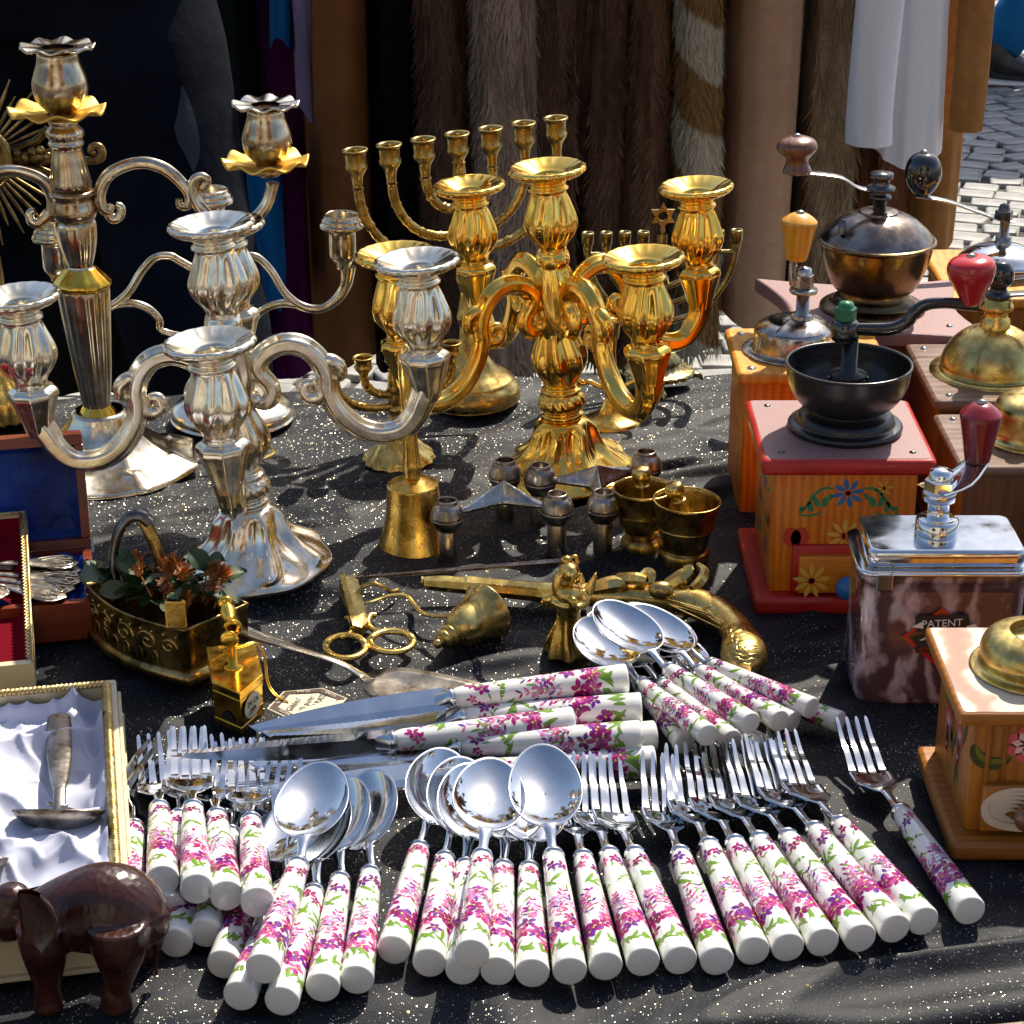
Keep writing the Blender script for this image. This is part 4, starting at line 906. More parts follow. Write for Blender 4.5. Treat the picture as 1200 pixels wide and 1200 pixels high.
# ------------------------------------------------------------------ mortars
def mortar(label, px, py, prof, mat, pest, rot=(0, 0, 0)):
    b = U(px, py); o = thing('mortar', label, 'mortar', (b.x, b.y, 0), rot)
    m_ = MB(); m_.lathe(cr(prof, 3), 48); m_.build('bowl', mat, o, world=False)
    m_ = MB(); (p, q) = pest; p = Vector(p); q = Vector(q); M = along(p, q); L = (q-p).length
    m_.lathe(cr([(.0005, 0), (.006, .001), (.0068, .006), (.0045, .012), (.0034, L*.5), (.0036, L-.016), (.0052, L-.0145), (.0036, L-.013), (.0062, L-.009), (.0068, L-.005), (.0055, L-.0012), (.0005, L)], 3), 24, 0, M); m_.build('pestle', BRASSL, o, world=False)
mortar('brass mortar on a pedestal foot, the left one of the pair, pestle standing in it', 752, 642, [(.001, .012), (.014, .014), (.0175, .026), (.0192, .040), (.0200, .0455), (.0212, .0470), (.0218, .0455), (.0208, .043), (.0196, .038), (.0186, .030), (.0186, .028), (.0178, .0265), (.0158, .018), (.0118, .0125), (.0100, .0110), (.0128, .0088), (.0148, .0055), (.0152, .001), (.013, 0), (.001, 0)], BRASSD, ((.002, .0, .016), (-.002, .002, .062)))
mortar('wide brass mortar, the right one of the pair, its pestle leaning left', 800, 658, [(.001, .012), (.013, .014), (.0185, .028), (.0212, .042), (.0222, .0465), (.0236, .0478), (.0240, .0462), (.0228, .043), (.0214, .036), (.0200, .0285), (.0202, .0275), (.0188, .0255), (.0160, .013), (.0155, .0105), (.0172, .0095), (.0180, .006), (.0178, .001), (.016, 0), (.001, 0)], BRASSD, ((.008, .002, .016), (-.0115, -.001, .060)), (R(0), R(2), 0))

# ------------------------------------------------------------------ flat printed or painted strokes laid on a surface
def stroke(mb, f, u, v, ang, L, W, mat, bend=0.0, n=5, pw=.75, cols=(-1, 0, 1)):
    rows = []
    for i in range(n+1):
        t_ = i/n; a_ = ang+bend*(t_-.5)
        if i == 0: x, y = u, v
        else: x += L/n*math.cos(a_); y += L/n*math.sin(a_)
        w_ = W*max(.06, math.sin(PI*min(max(t_, .02), .98)))**pw
        rows.append([f(x-math.sin(a_)*w_*c, y+math.cos(a_)*w_*c) for c in cols])
    mb.grid(rows, mat, False)
def daisy(mb, f, u, v, r, np_, mat, mc, W=.32):
    for i in range(np_): a_ = 2*PI*i/np_+.2; stroke(mb, f, u+r*.22*math.cos(a_), v+r*.22*math.sin(a_), a_, r*.8, r*W*.5, mat)
    for a_ in (0, PI/3, 2*PI/3): stroke(mb, f, u-r*.2*math.cos(a_), v-r*.2*math.sin(a_), a_, r*.4, r*.12, mc, pw=.3)

# ------------------------------------------------------------------ cutlery with flower-printed porcelain handles
HL = .100
def rad_at(v): # radius of the handle, v from the butt
    return .0085-.0026*(v/HL)**1.15
def handle_mb(L=HL, s=1.0):
    m_ = MB(); pr = [(.0001, 0), (.0074, 0), (.0081, .0003), (.0085, .0012)]
    pr += [(rad_at(v), v) for v in np.linspace(.004, HL-.006, 10)]+[(.0055, HL-.003), (.0046, HL-.0008), (.0030, HL)]
    m_.lathe([(r_*s, v*L/HL) for r_, v in pr], 28, 0, Mrot('X', -PI/2)); return m_
def floral(seed, L=HL, s=1.0):
    rr = random.Random(seed); m_ = MB()
    def f(u, v):
        r_ = rad_at(min(max(v, 0), HL))*s+.00007; th = u/(.0075); return (r_*math.cos(th), v*L/HL, r_*math.sin(th))
    C = 2*PI*.0075
    def leaf(u, v, a, l, w=.0009, m=3): stroke(m_, f, u, v, a, l, w, m, bend=rr.uniform(-1.1, 1.1), n=5)
    def bloom(u, v, r, m, m2):
        n = 5; a0 = rr.uniform(0, 6)
        for i in range(n):
            a_ = a0+2*PI*i/n+rr.uniform(-.2, .2); stroke(m_, f, u+r*.1*math.cos(a_), v+r*.1*math.sin(a_), a_, r*rr.uniform(.8, 1.1), r*.30, m if rr.random() < .7 else m2, n=4)
            stroke(m_, lambda x, y: (lambda q: (q[0]*1.006, q[1], q[2]*1.006))(f(x, y)), u+r*.1*math.cos(a_), v+r*.1*math.sin(a_), a_, r*.6, r*.07, m2, n=3)
        stroke(m_, lambda x, y: (lambda q: (q[0]*1.01, q[1], q[2]*1.01))(f(x, y)), u-r*.12, v, 0, r*.24, r*.12, 5, n=3, pw=.3)
    # green tuft near the butt
    for k in range(20):
        u = k*C/20+rr.uniform(-.0015, .0015); leaf(u, .0085+rr.uniform(0, .003), PI/2+rr.uniform(-1.15, 1.15), rr.uniform(.005, .011), rr.uniform(.0007, .0013))
    # main band of flowers
    for k in range(19):
        u = k*C/19+rr.uniform(-.002, .002); v = .027+rr.uniform(-.0085, .0095); c = rr.choice([(0, 4), (1, 4), (2, 0), (0, 1), (2, 0)])
        bloom(u, v, rr.uniform(.0040, .0058), *c)
    # sprays of buds
    for k in range(15):
        u = k*C/15+rr.uniform(-.002, .002); v = .037+rr.uniform(-.003, .004); d = PI/2+rr.uniform(-.5, .5); l = rr.uniform(.012, .020)
        stroke(m_, f, u, v, d, l, .00022, 3, bend=.6)
        for j in range(5):
            t_ = (j+1)/5; x = u+math.cos(d)*l*t_; y = v+math.sin(d)*l*t_
            for sg in (-1, 1):
                if rr.random() < .85: stroke(m_, f, x, y, d+sg*rr.uniform(.5, 1.1), rr.uniform(.0026, .0050), .00085*rr.uniform(.8, 1.3), rr.choice((0, 2, 2, 6, 1)), n=3)
    for k in range(5): leaf(rr.uniform(0, C), rr.uniform(.042, .060), PI/2+rr.uniform(-1.2, 1.2), rr.uniform(.004, .008), .0007)
    # long green blades
    for k in range(8):
        u = k*C/8+rr.uniform(-.002, .002); leaf(u, .064+rr.uniform(-.002, .008), rr.uniform(.1, 1.0) if rr.random() < .5 else PI-rr.uniform(.1, 1.0), rr.uniform(.008, .015), .0015)
    for k in range(8):
        u = k*C/8+rr.uniform(-.002, .002); v = .087+rr.uniform(-.006, .005); bloom(u, v, rr.uniform(.0032, .0046), *rr.choice([(0, 1), (1, 4), (2, 0), (0, 4)]))
        leaf(u+.003, v-.003, rr.uniform(0, 6), .005, .0006)
    return m_
def spoon_mb(s=1.0, tilt=11):
    m_ = MB(); n = 44; NR = 9; a, b, dp = .0200*s, .0315*s, .0082*s
    Y0 = .095 if s == 1 else .082
    y0 = Y0+(.019+.0315)*s
    def pt(q, t, off):
        x = a*q*math.sin(t)*(1+.10*math.cos(t)*q); y = b*q*(-math.cos(t)); z = -dp*max(0, 1-q**2)**.9+off
        return Vector((x, y, z))
    UPZ = .0055*s; Tm = T(0, y0, UPZ) @ T(0, -b, 0) @ Mrot('X', R(tilt)) @ T(0, b, 0)
    qs = [.02, .15, .3, .45, .6, .75, .87, .95, 1.0]
    rows = [[tuple(pt(q, 2*PI*i/n, .0005)) for i in range(n)] for q in qs]+[[tuple(pt(1.012, 2*PI*i/n, 0)) for i in range(n)]]+[[tuple(pt(q, 2*PI*i/n, -.0007)) for i in range(n)] for q in qs[::-1]]
    m_.grid(rows, 0, True, closeu=True, M=Tm)
    m_.tube([(0, Y0-.002, 0), (0, Y0+.006*s, 0), (0, Y0+.012*s, .0018*s), (0, y0-b+.002*s, UPZ-.0002), (0, y0-b*.82, UPZ-.0028*s)], [(.0032*s, .0024*s), (.0030*s, .0020*s), (.0026*s, .0018*s), (.0040*s, .0012*s), (.0065*s, .0006)], 16, 5, up=(0, 0, 1)); return m_
def fork_mb():
    m_ = MB(); Y0 = HL
    def prof(y): # height along the head
        pts = [(0, 0), (.012, -.0010), (.022, .0000), (.030, -.0022), (.040, -.0052), (.052, -.0048), (.070, .0030), (.094, .0155)]
        for (a, za), (b, zb) in zip(pts[:-1], pts[1:]):
            if a <= y <= b: u = (y-a)/(b-a); u = u*u*(3-2*u)*.5+u*.5; return za+(zb-za)*u
        return pts[-1][1]
    TH = .00085
    ys_ = np.linspace(.021, .050, 12); rows = []; 
    def wid(y): return .0026+(.0122-.0026)*smooth(y, .021, .037)+.0003*smooth(y, .037, .05)
    up = []
    for y in ys_:
        w_ = wid(y); up.append([(w_*c, Y0+y, prof(y)+.0022*(abs(c)**2)*smooth(y, .024, .036)+TH) for c in np.linspace(-1, 1, 17)])
    dn = [[(x, y, z-2*TH) for x, y, z in r_] for r_ in up]
    loopr = [u_+d_[::-1] for u_, d_ in zip(up, dn)]
    m_.grid(loopr, 0, True, closeu=True); m_.add(loopr[-1], [tuple(range(34))], 0, False)
    for k in range(4):
        c0 = -1+2*(k+.5)/4; rows = []
        for i in range(25):
            t_ = i/24; y = .048+.040*t_; xw = .0122; xc = c0*xw*(1.0-.03*t_); hw = (.00225-.00125*t_)*(1 if i < 24 else .45); zc = prof(y)+.0022*(c0**2)*(1-t_)
            rows.append([(xc-hw, Y0+y, zc+TH), (xc+hw, Y0+y, zc+TH), (xc+hw, Y0+y, zc-TH), (xc-hw, Y0+y, zc-TH)])
        m_.grid(rows, 0, False, closeu=True); m_.add(rows[-1], [(0, 1, 2, 3)], 0, False)
    m_.tube([(0, Y0-.002, 0), (0, Y0+.006, -.0003), (0, Y0+.014, -.0006), (0, Y0+.0235, 0)], [(.0032, .0026), (.0033, .0024), (.0026, .0018), (.0030, .0010)], 16, 5); return m_
def knife_mb(ser=True):
    m_ = MB(); Y0 = HL*1.06; L = .118
    up = []; N = 60
    for i in range(N+1):
        t_ = i/N; y = Y0+.004+L*t_
        back = .0072-.0115*t_**2.2 if t_ > .08 else .0072
        edge = -.0078-.0012*math.sin(PI*min(1, t_*1.1)) if t_ < .93 else -.0088+.0075*((t_-.93)/.07)**1.3
        if back < edge: back = edge+.0003
        sr = .0004*(i % 2) if ser and .2 < t_ < .92 else 0
        th = .0011*(1-.6*t_)
        up.append([(back, y, th), (back*.3+edge*.7, y, th*.8), (edge+sr, y, .0001), (back*.3+edge*.7, y, -th*.8), (back, y, -th)])
    m_.grid(up, 0, False, closeu=True); m_.add(up[-1], [(0, 1, 2, 3, 4)], 0, False)
    m_.tube([(0, Y0-.002, 0), (0, Y0+.0015, 0), (0, Y0+.003, 0), (0, Y0+.010, 0)], [.0058, .0060, .0052, (.0046, .0012)], 18, 3); return m_
SP = .080
def make_cutlery(kind, seed):
    nm = {'fork': 'table_fork', 'spoon': 'table_spoon', 'knife': 'table_knife', 'tea': 'teaspoon'}[kind]
    o = thing(nm, 'x', {'tea': 'spoon', 'spoon': 'spoon', 'fork': 'fork', 'knife': 'knife'}[kind])
    L, s_ = (HL*1.06, 1.08) if kind == 'knife' else (.095, 1.0) if kind == 'spoon' else (.082, .80) if kind == 'tea' else (HL, 1.0)
    h = handle_mb(L, s_).build('handle', PORC, o, world=False); floral(seed, L, s_).build('floral_print', MAG, h, world=False)
    m_ = MB(); Lf = L; m_.lathe([(.0040*s_, Lf-.0016), (.0058*s_, Lf-.0012), (.0060*s_, Lf), (.0056*s_, Lf+.0016), (.0042*s_, Lf+.0026), (.0030*s_, Lf+.0028)], 24, 0, Mrot('X', -PI/2)); m_.build('ferrule', CHROME, o, world=False)
    if kind == 'fork': fork_mb().build('fork_head', CHROME, o, world=False)
    elif kind == 'spoon': spoon_mb().build('spoon_bowl', CHROME, o, world=False)
    elif kind == 'tea': spoon_mb(.93).build('spoon_bowl', CHROME, o, world=False)
    else: knife_mb().build('blade', BLADE, o, world=False)
    return o
PRO = {}; USED = set()
def cutlery(kind, end, neck, label, ze=.0090, zn=.0068, roll=0, spin=0, group=None, seed=None):
    seed = seed if seed is not None else len(PRO) % 5
    key = (kind, seed % 4)
    if key not in PRO: PRO[key] = make_cutlery(kind, key[1]*7+{'fork': 1, 'spoon': 2, 'knife': 3, 'tea': 4}[kind])
    o = PRO[key] if key not in USED else copy_tree(PRO[key]); USED.add(key)
    a = U(end[0], end[1], ze); b = U(neck[0], neck[1], zn)
    y = (b-a).normalized(); x = y.cross(Vector((0, 0, 1))).normalized(); z = x.cross(y)
    o.rotation_euler = (frame(a, x, y, z) @ Mrot('Y', R(roll))).to_euler(); o.location = a
    for ch in o.children:
        if ch.name.startswith('handle'): ch.rotation_euler.y = R((len(label)*37+int(end[0])*53) % 360)
    o['label'] = label; o['group'] = group; return o
G1 = 'forks in the pile at lower left'; G2 = 'table spoons laid out in the front fan'; G3 = 'table forks in the front fan'; G4 = 'table knives with printed handles'; G5 = 'small spoons in the bundle'
hp = 'white flower-printed handle'
# upper layer of the left pile
cutlery('fork', (150, 1072), (156, 984), 'leftmost fork of the left pile, turned on its side, its %s behind the elephant' % 'printed handle', .018, .009, 62, group=G1, seed=0)
cutlery('fork', (191, 1032), (187, 954), 'fork of the left pile directly right of the sideways leftmost one', .028, .0125, -4, group=G1, seed=1)
cutlery('fork', (199, 1066), (209, 968), 'fork of the left pile showing only its handle below and between its neighbours', .014, .008, 4, group=G1, seed=2)
cutlery('fork', (231, 1042), (226, 950), 'topmost upright fork in the middle of the left pile', .031, .0185, 3, group=G1, seed=3)
cutlery('fork', (266, 1050), (254, 958), 'fork of the left pile leaning left, between the middle fork and the rightmost', .028, .0145, -3, group=G1, seed=0)
cutlery('fork', (302, 1058), (294, 963), 'rightmost upright fork of the left pile, next to the group of four spoons', .031, .0175, 2, group=G1, seed=1)
cutlery('fork', (206, 1106), (228, 1020), 'lower fork of the left pile, handle end nearest the elephant hind leg', .009, .007, 0, group=G1, seed=2)
cutlery('fork', (241, 1094), (262, 1010), 'lower fork of the left pile whose handle end shows below the middle upright fork', .011, .008, 0, group=G1, seed=3)
cutlery('fork', (262, 1131), (289, 1050), 'lowest lying fork of the left pile, handle slanting toward the spoons', .009, .008, 0, group=G1, seed=0)
# four spoons
cutlery('spoon', (281, 1168), (328, 1052), 'spoon lying under the slanting left spoon, only its handle end visible', .009, .008, -24, group=G2, seed=1)
cutlery('spoon', (308, 1136), (347, 1022), 'left spoon of the group of four, slanting on top with a wide bright bowl', .0275, .0245, -6, group=G2, seed=2)
cutlery('spoon', (330, 1174), (369, 1042), 'spoon directly right of the slanting top spoon, nearest to the front edge', .009, .008, -26, group=G2, seed=3)
cutlery('spoon', (378, 1158), (399, 1028), 'third spoon of the left spoon group, between two parallel handles', .009, .008, -27, group=G2, seed=0)
cutlery('spoon', (418, 1149), (434, 1024), 'rightmost spoon of the left spoon group, beside bare cloth', .009, .008, -30, group=G2, seed=1)
# middle spoons
cutlery('spoon', (461, 1114), (491, 998), 'first spoon of the middle spoon group, just right of the bare cloth gap', .009, .008, 26, group=G2, seed=2)
cutlery('spoon', (503, 1129), (522, 1006), 'second spoon of the middle spoon group from its left', .009, .008, 26, group=G2, seed=3)
cutlery('spoon', (542, 1138), (546, 1011), 'spoon of the middle group partly covered by the raised spoon', .009, .0075, 16, group=G2, seed=0)
cutlery('spoon', (553, 1119), (565, 1004), 'raised spoon of the middle group lying over two other handles', .0262, .0205, 8, group=G2, seed=1)
cutlery('spoon', (583, 1139), (590, 1014), 'spoon of the middle group just right of the raised one', .009, .007, 10, group=G2, seed=2)
cutlery('spoon', (624, 1141), (620, 1013), 'second spoon from the right in the middle group, its bowl half covered', .009, .007, 9, group=G2, seed=3)
cutlery('spoon', (668, 1139), (650, 1013), 'rightmost spoon of the middle group with the large bright full bowl', .0108, .0160, -3, group=G2, seed=0)
ord_ = ['first fork of the front fan, right beside the bright spoon bowl', 'second fork from the left in the front fan', 'third fork from the left in the front fan, with upright tines', 'fourth fork from the left in the front fan', 'fifth fork from the left in the front fan', 'sixth fork from the left in the front fan', 'fifth fork from the right in the front fan, not counting the single fork', 'fourth fork from the right in the front fan', 'third fork from the right in the front fan', 'last fork of the front fan, with lilac-shadowed handle']
K = [((710, 1133), (683, 1006)), ((754, 1128), (714, 1003)), ((798, 1126), (742, 998)), ((841, 1127), (797, 1001)), ((883, 1115), (831, 992)), ((924, 1111), (859, 985)), ((965, 1105), (888, 982)), ((1009, 1100), (922, 980)), ((1049, 1089), (953, 971)), ((1083, 1080), (983, 964))]
for i, (e, n_) in enumerate(K): cutlery('fork', e, n_, ord_[i], .009, .0075, 13 if i else 9, group=G3, seed=i+1)
cutlery('fork', (1137, 1068), (1055, 951), 'single fork lying apart at the right, beside the rose-painted grinder', .009, .0075, 4, group=G3, seed=2)
# knives
cutlery('knife', (735, 795), (530, 818), 'knife with the topmost printed handle, serrated blade pointing left', .032, .026, -30, group=G4, seed=0)
cutlery('knife', (752, 829), (541, 840), 'second knife from the top, blade hidden behind the topmost one', .022, .016, -16, group=G4, seed=1)
cutlery('knife', (672, 846), (464, 868), 'knife lying further left than the others with its thin blade edge up', .026, .024, 88, group=G4, seed=2)
cutlery('knife', (751, 862), (541, 874), 'knife with a bright magenta printed handle below the one set further left', .022, .019, -22, group=G4, seed=3)
cutlery('knife', (768, 862), (560, 880), 'knife mostly hidden beneath the stack of handles, end cap showing', .010, .010, -20, group=G4, seed=1)
cutlery('knife', (767, 892), (556, 903), 'lowest knife, its handle just above the fork tines', .010, .010, -24, group=G4, seed=0)
# teaspoons bundle
tsp = [((802, 872), (752, 806), .010, .009, 0, 'lower left teaspoon of the bundle, nearest the knife handles'),
 ((830, 862), (752, 800), .028, .022, -8, 'teaspoon of the bundle lying diagonally above the knife handle ends'),
 ((858, 868), (782, 806), .016, .014, -5, 'teaspoon of the bundle squeezed between two upper ones'),
 ((880, 848), (796, 792), .038, .036, 0, 'topmost teaspoon of the bundle with the brightest oval bowl'),
 ((914, 845), (823, 787), .028, .024, 4, 'teaspoon of the bundle right of the topmost one'),
 ((930, 846), (838, 800), .014, .014, 2, 'teaspoon of the bundle low on the right, end cap peeking out'),
 ((952, 830), (858, 789), .022, .020, 6, 'teaspoon of the bundle nearest the pistol butt'),
 ((985, 846), (890, 812), .009, .008, 4, 'teaspoon of the bundle reaching furthest right toward the tin grinder'),
 ((893, 880), (810, 822), .009, .008, -4, 'teaspoon at the bottom of the bundle above the fork tines')]
for i, (e, n_, a, b, r_, lb) in enumerate(tsp): cutlery('tea', e, n_, lb, a, b, r_, group=G5, seed=i)

# ------------------------------------------------------------------ coffee grinders
def board(mb, x0, x1, y0, y1, z0, z1, bev=.0015, cr_=.004, mat=0):
    pl = []
    for cx, cy, a0 in ((x1-cr_, y0+cr_, -90), (x1-cr_, y1-cr_, 0), (x0+cr_, y1-cr_, 90), (x0+cr_, y0+cr_, 180)):
        for k in range(5): a_ = R(a0+22.5*k); pl.append((cx+cr_*math.cos(a_), cy+cr_*math.sin(a_)))
    n = len(pl); cx, cy = (x0+x1)/2, (y0+y1)/2; hx, hy = (x1-x0)/2, (y1-y0)/2
    def ring(i): return [(cx+(x-cx)*(hx-i)/hx, cy+(y-cy)*(hy-i)/hy) for x, y in pl]
    rows = [[(x, y, z) for x, y in ring(i)] for i, z in ((bev*.9, z0), (bev*.2, z0+bev*.3), (0, z0+bev), (0, z1-bev), (bev*.2, z1-bev*.3), (bev*.9, z1))]
    mb.grid(rows, mat, True, closeu=True); mb.add(rows[0], [tuple(range(n))[::-1]], mat, False); mb.add(rows[-1], [tuple(range(n))], mat, False); return mb
def screws(root, pts, z, mat=DARKSTEEL, r=.0026):
    p = None
    for (x, y) in pts:
        m_ = MB(); m_.lathe([(.0003, .0016), (r*.5, .0014), (r*.85, .0008), (r, 0)], 14, 0); 
        if p is None: p = m_.build('screw', mat, root, world=False); pr = p
        else: p = inst(pr, root)
        q = Vector((x, y, z))-root.location; p.location = q
def crank_knob(root, p, q, prof, mat, cap=STEEL, name='crank_knob'):
    m_ = MB(); p = Vector(p); q = Vector(q); L = (q-p).length; m_.lathe(cr([(r_, z*L) for r_, z in prof], 4), 32, 0, along(p, q)); o = m_.build(name, mat, root)
    m_ = MB(); m_.lathe([(.003, L-.0006), (.0032, L+.0004), (.0022, L+.0014), (.0002, L+.0018)], 14, 0, along(p, q)); m_.build('rivet', cap, o); return o
PEAR = [(.0055, 0), (.0068, .02), (.0085, .15), (.0120, .45), (.0142, .72), (.0138, .86), (.0100, .96), (.0002, 1.0)]
CONE = [(.0066, 0), (.0078, .03), (.0098, .3), (.0122, .66), (.0130, .78), (.0120, .85), (.0060, .97), (.0002, 1.0)]
HEARTK = [(.0050, 0), (.0062, .02), (.0098, .25), (.0145, .55), (.0158, .74), (.0140, .90), (.0080, .985), (.0002, 1.0)]
BALL = [(.0055, 0), (.0055, .06), (.0090, .14), (.0135, .34), (.0150, .55), (.0128, .80), (.0075, .95), (.0002, 1.0)]
GOURD = [(.0080, 0), (.0105, .03), (.0108, .10), (.0085, .28), (.0098, .42), (.0145, .60), (.0155, .74), (.0130, .88), (.0070, .97), (.0002, 1.0)]
def plane_front(y): return lambda x0, z0: (lambda u, v: (x0+u, y-.00025, z0+v))
def hexnut(mb, c, r, h, mat=0): mb.lathe([(r*.9, 0), (r, .0008), (r, h-.0008), (r*.85, h), (.0002, h)], 6, mat, T(*c), smooth=False)

# red and orange painted grinder
fl_ = U(883, 722); Yf_ = fl_.y; zt_ = .100; xl = at(903, 548, Yf_+.006).x; xr = at(1104, 550, Yf_+.006).x
bx0, bx1 = fl_.x, fl_.x+(xr-xl)+.004; dpt = .118
Gr = thing('coffee_grinder', 'orange wooden coffee grinder painted with flowers, red top board and open black bowl', 'coffee grinder', ((bx0+bx1)/2, Yf_+dpt/2, 0))
m_ = MB(); board(m_, bx0, bx1, Yf_, Yf_+dpt, .0005, .013, .003, .003); m_.build('base_board', REDP, Gr)
ix0, ix1, iy0, iy1 = bx0+.011, bx1-.011, Yf_+.011, Yf_+dpt-.011
m_ = MB(); board(m_, ix0, ix1, iy0, iy1, .013, zt_, .0008, .0015); body = m_.build('box_body', W_OR, Gr)
tx0, tx1, ty0, ty1 = bx0+.001, bx1-.001, Yf_+.002, Yf_+dpt-.002
m_ = MB(); board(m_, tx0, tx1, ty0, ty1, zt_, zt_+.011, .003, .004); m_.build('top_board', REDP, Gr)
m_ = MB(); board(m_, tx0+.0032, tx1-.0032, ty0+.0032, ty1-.0032, zt_+.0108, zt_+.0114, .0003, .003); m_.build('top_panel', MAUVE, Gr)
zT = zt_+.0114
dz0, dz1 = .015, .042; dx0, dx1 = ix0+.018, ix1-.006
m_ = MB(); board(m_, dx0-.0045, dx1+.0045, iy0-.0035, iy0+.004, dz0-.0015, dz1+.006, .0012, .002); m_.build('drawer_frame', REDP, Gr)
m_ = MB(); board(m_, dx0, dx1, iy0-.0075, iy0+.002, dz0, dz1, .0012, .001); dr = m_.build('drawer', W_ORX, Gr)
m_ = MB(); yk = iy0-.0075; xk = at(986, 685, yk).x; m_.ell((xk+.003, yk-.006, at(986, 685, yk).z), (.0078, .0072, .0082)); m_.build('drawer_knob', BLUEP, dr)
P = MB(); zt2 = lambda y: at(900, y, iy0).z; xx = lambda x, y=600: at(x, y, iy0).x
f = lambda u, v: (u, iy0-.00022, v)
cx = xx(994, 575); cz = zt2(578); daisy(P, f, cx, cz, .0105, 8, 0, 2)
def pstroke(mb, f, pts, W, mat, k=5):
    q = cr(pts, k); n = len(q)-1; rows = []
    for i, p in enumerate(q):
        t_ = Vector(q[min(i+1, n)])-Vector(q[max(i-1, 0)]); t_.normalize(); w_ = W*max(.15, math.sin(PI*(.04+.92*i/n)))**.6
        rows.append([f(p[0]-t_.y*w_*c, p[1]+t_.x*w_*c) for c in (-1, 1)])
    mb.grid(rows, mat, False)
F2 = lambda x, y: (at(x, y, iy0).x, at(x, y, iy0).z)
for s in (-1, 1):
    q = lambda dx, y: F2(994+s*dx, y)
    pstroke(P, f, [q(16, 573), q(28, 572), q(40, 580), q(48, 592), q(58, 603)], .0011, 1); pstroke(P, f, [q(30, 600), q(44, 604), q(58, 603)], .0008, 1)
    for (x0, y0, x1, y1, w_) in ((26, 582, 30, 594, .0022), (40, 582, 36, 594, .0018), (46, 588, 44, 600, .0020), (52, 594, 58, 598, .0014), (20, 578, 22, 586, .0014)): pstroke(P, f, [q(x0, y0), ((q(x0, y0)[0]+q(x1, y1)[0])/2+.0004, (q(x0, y0)[1]+q(x1, y1)[1])/2), q(x1, y1)], w_, 1, 4)
    hx, hz = F2(932, 641) if s < 0 else F2(1056, 641)
    for q_ in (-1, 1): stroke(P, f, hx, hz, PI/2-q_*.36, .0150, .0062, 3, pw=.55)
daisy(P, f, xx(992), zt2(628), .0125, 9, 4, 3, .26); daisy(P, f, xx(1034), zt2(572), .006, 6, 4, 3)
P.build('painted_flowers', [BLUEP, GRNP, HEARTP, HEARTP, YELP], body)
P = MB(); f = lambda u, v: (u, iy0-.0078, v); daisy(P, f, at(951, 681, iy0-.008).x, at(951, 681, iy0-.008).z, .0125, 9, 0, 1, .28); P.build('painted_daisy', [YELP, HEARTP], dr)
P = MB(); f = lambda u, v: (ix0-.00022, u, v); rr = random.Random(5)
yc = (iy0+iy1)/2
daisy(P, f, yc, .078, .010, 8, 0, 3); daisy(P, f, yc, .040, .011, 8, 4, 3)
for s in (-1, 1):
    for q in range(4): stroke(P, f, yc+s*.006, .090-.018*q, PI/2-s*(1.0+.3*q), .022, .0016, 1, bend=s*.9)
    for q in (-1, 1): stroke(P, f, yc+s*.026, .050, PI/2-q*.42, .012, .004, 3, pw=.55)
    stroke(P, f, yc+s*.02, .030, PI/2, .01, .002, 0)
P.build('painted_flowers', [BLUEP, GRNP, HEARTP, HEARTP, YELP], body)
Yc = (ty0+ty1)/2; xc = at(992, 470, Yc).x
m_ = MB(); m_.lathe(cr([(.0375, .0005), (.0385, .003), (.0372, .0048), (.0330, .0058), (.0325, .0085), (.0305, .0110), (.0270, .0125), (.0245, .0145)], 4)+cr([(.0255, .0150), (.0330, .0210), (.0390, .0310), (.0412, .0420), (.0418, .0455), (.0424, .0462), (.0420, .0472), (.0402, .0468), (.0396, .0420), (.0370, .0310), (.0300, .0215), (.0180, .0170), (.001, .0160)], 4), 64, 0, T(xc, Yc, zT)); m_.build('hopper_bowl', BLACKI, Gr)
screws(Gr, [(tx0+.014, ty0+.014), (tx1-.014, ty0+.014), (tx0+.014, ty1-.014), (tx1-.014, ty1-.014)], zT-.0004)
m_ = MB(); zc_ = zT+.017
for q in range(8): a_ = 2*PI*q/8; m_.box((-.0018, .008, 0), (.0018, .0135, .020), 0, T(xc, Yc, zc_) @ Mrot('Z', a_))
m_.lathe([(.008, 0), (.0085, .018), (.0125, .020), (.0125, .0225), (.0055, .0245), (.0052, .050), (.0001, .050)], 24, 0, T(xc, Yc, zc_)); m_.build('grinding_shaft', BLACKI, Gr)
hb = at(990, 385, Yc); m_ = MB(); m_.lathe([(.0078, hb.z-.008), (.0090, hb.z-.006), (.0090, hb.z+.004), (.0070, hb.z+.006), (.0002, hb.z+.006)], 20, 0, T(hb.x, Yc, 0)); m_.build('crank_hub', BLACKP, Gr)
m_ = MB(); hexnut(m_, (hb.x, Yc, hb.z+.006), .0072, .009); m_.lathe([(.0055, 0), (.0045, .003), (.0002, .0038)], 10, 0, T(hb.x, Yc, hb.z+.015)); m_.build('crank_nut', GREENP, Gr)
m_ = MB(); ptube(m_, [(996, 385, 7), (1020, 386, 8), (1045, 385, 8), (1062, 378, 8), (1072, 366, 8), (1086, 357, 7.5), (1110, 355, 7), (1130, 357, 7.5), (1146, 358, 8)], Yc, 14, 6, flat=.8); m_.build('crank_arm', BLACKP, Gr)
crank_knob(Gr, at(1139, 356, Yc), at(1138, 300, Yc), HEARTK, REDK)

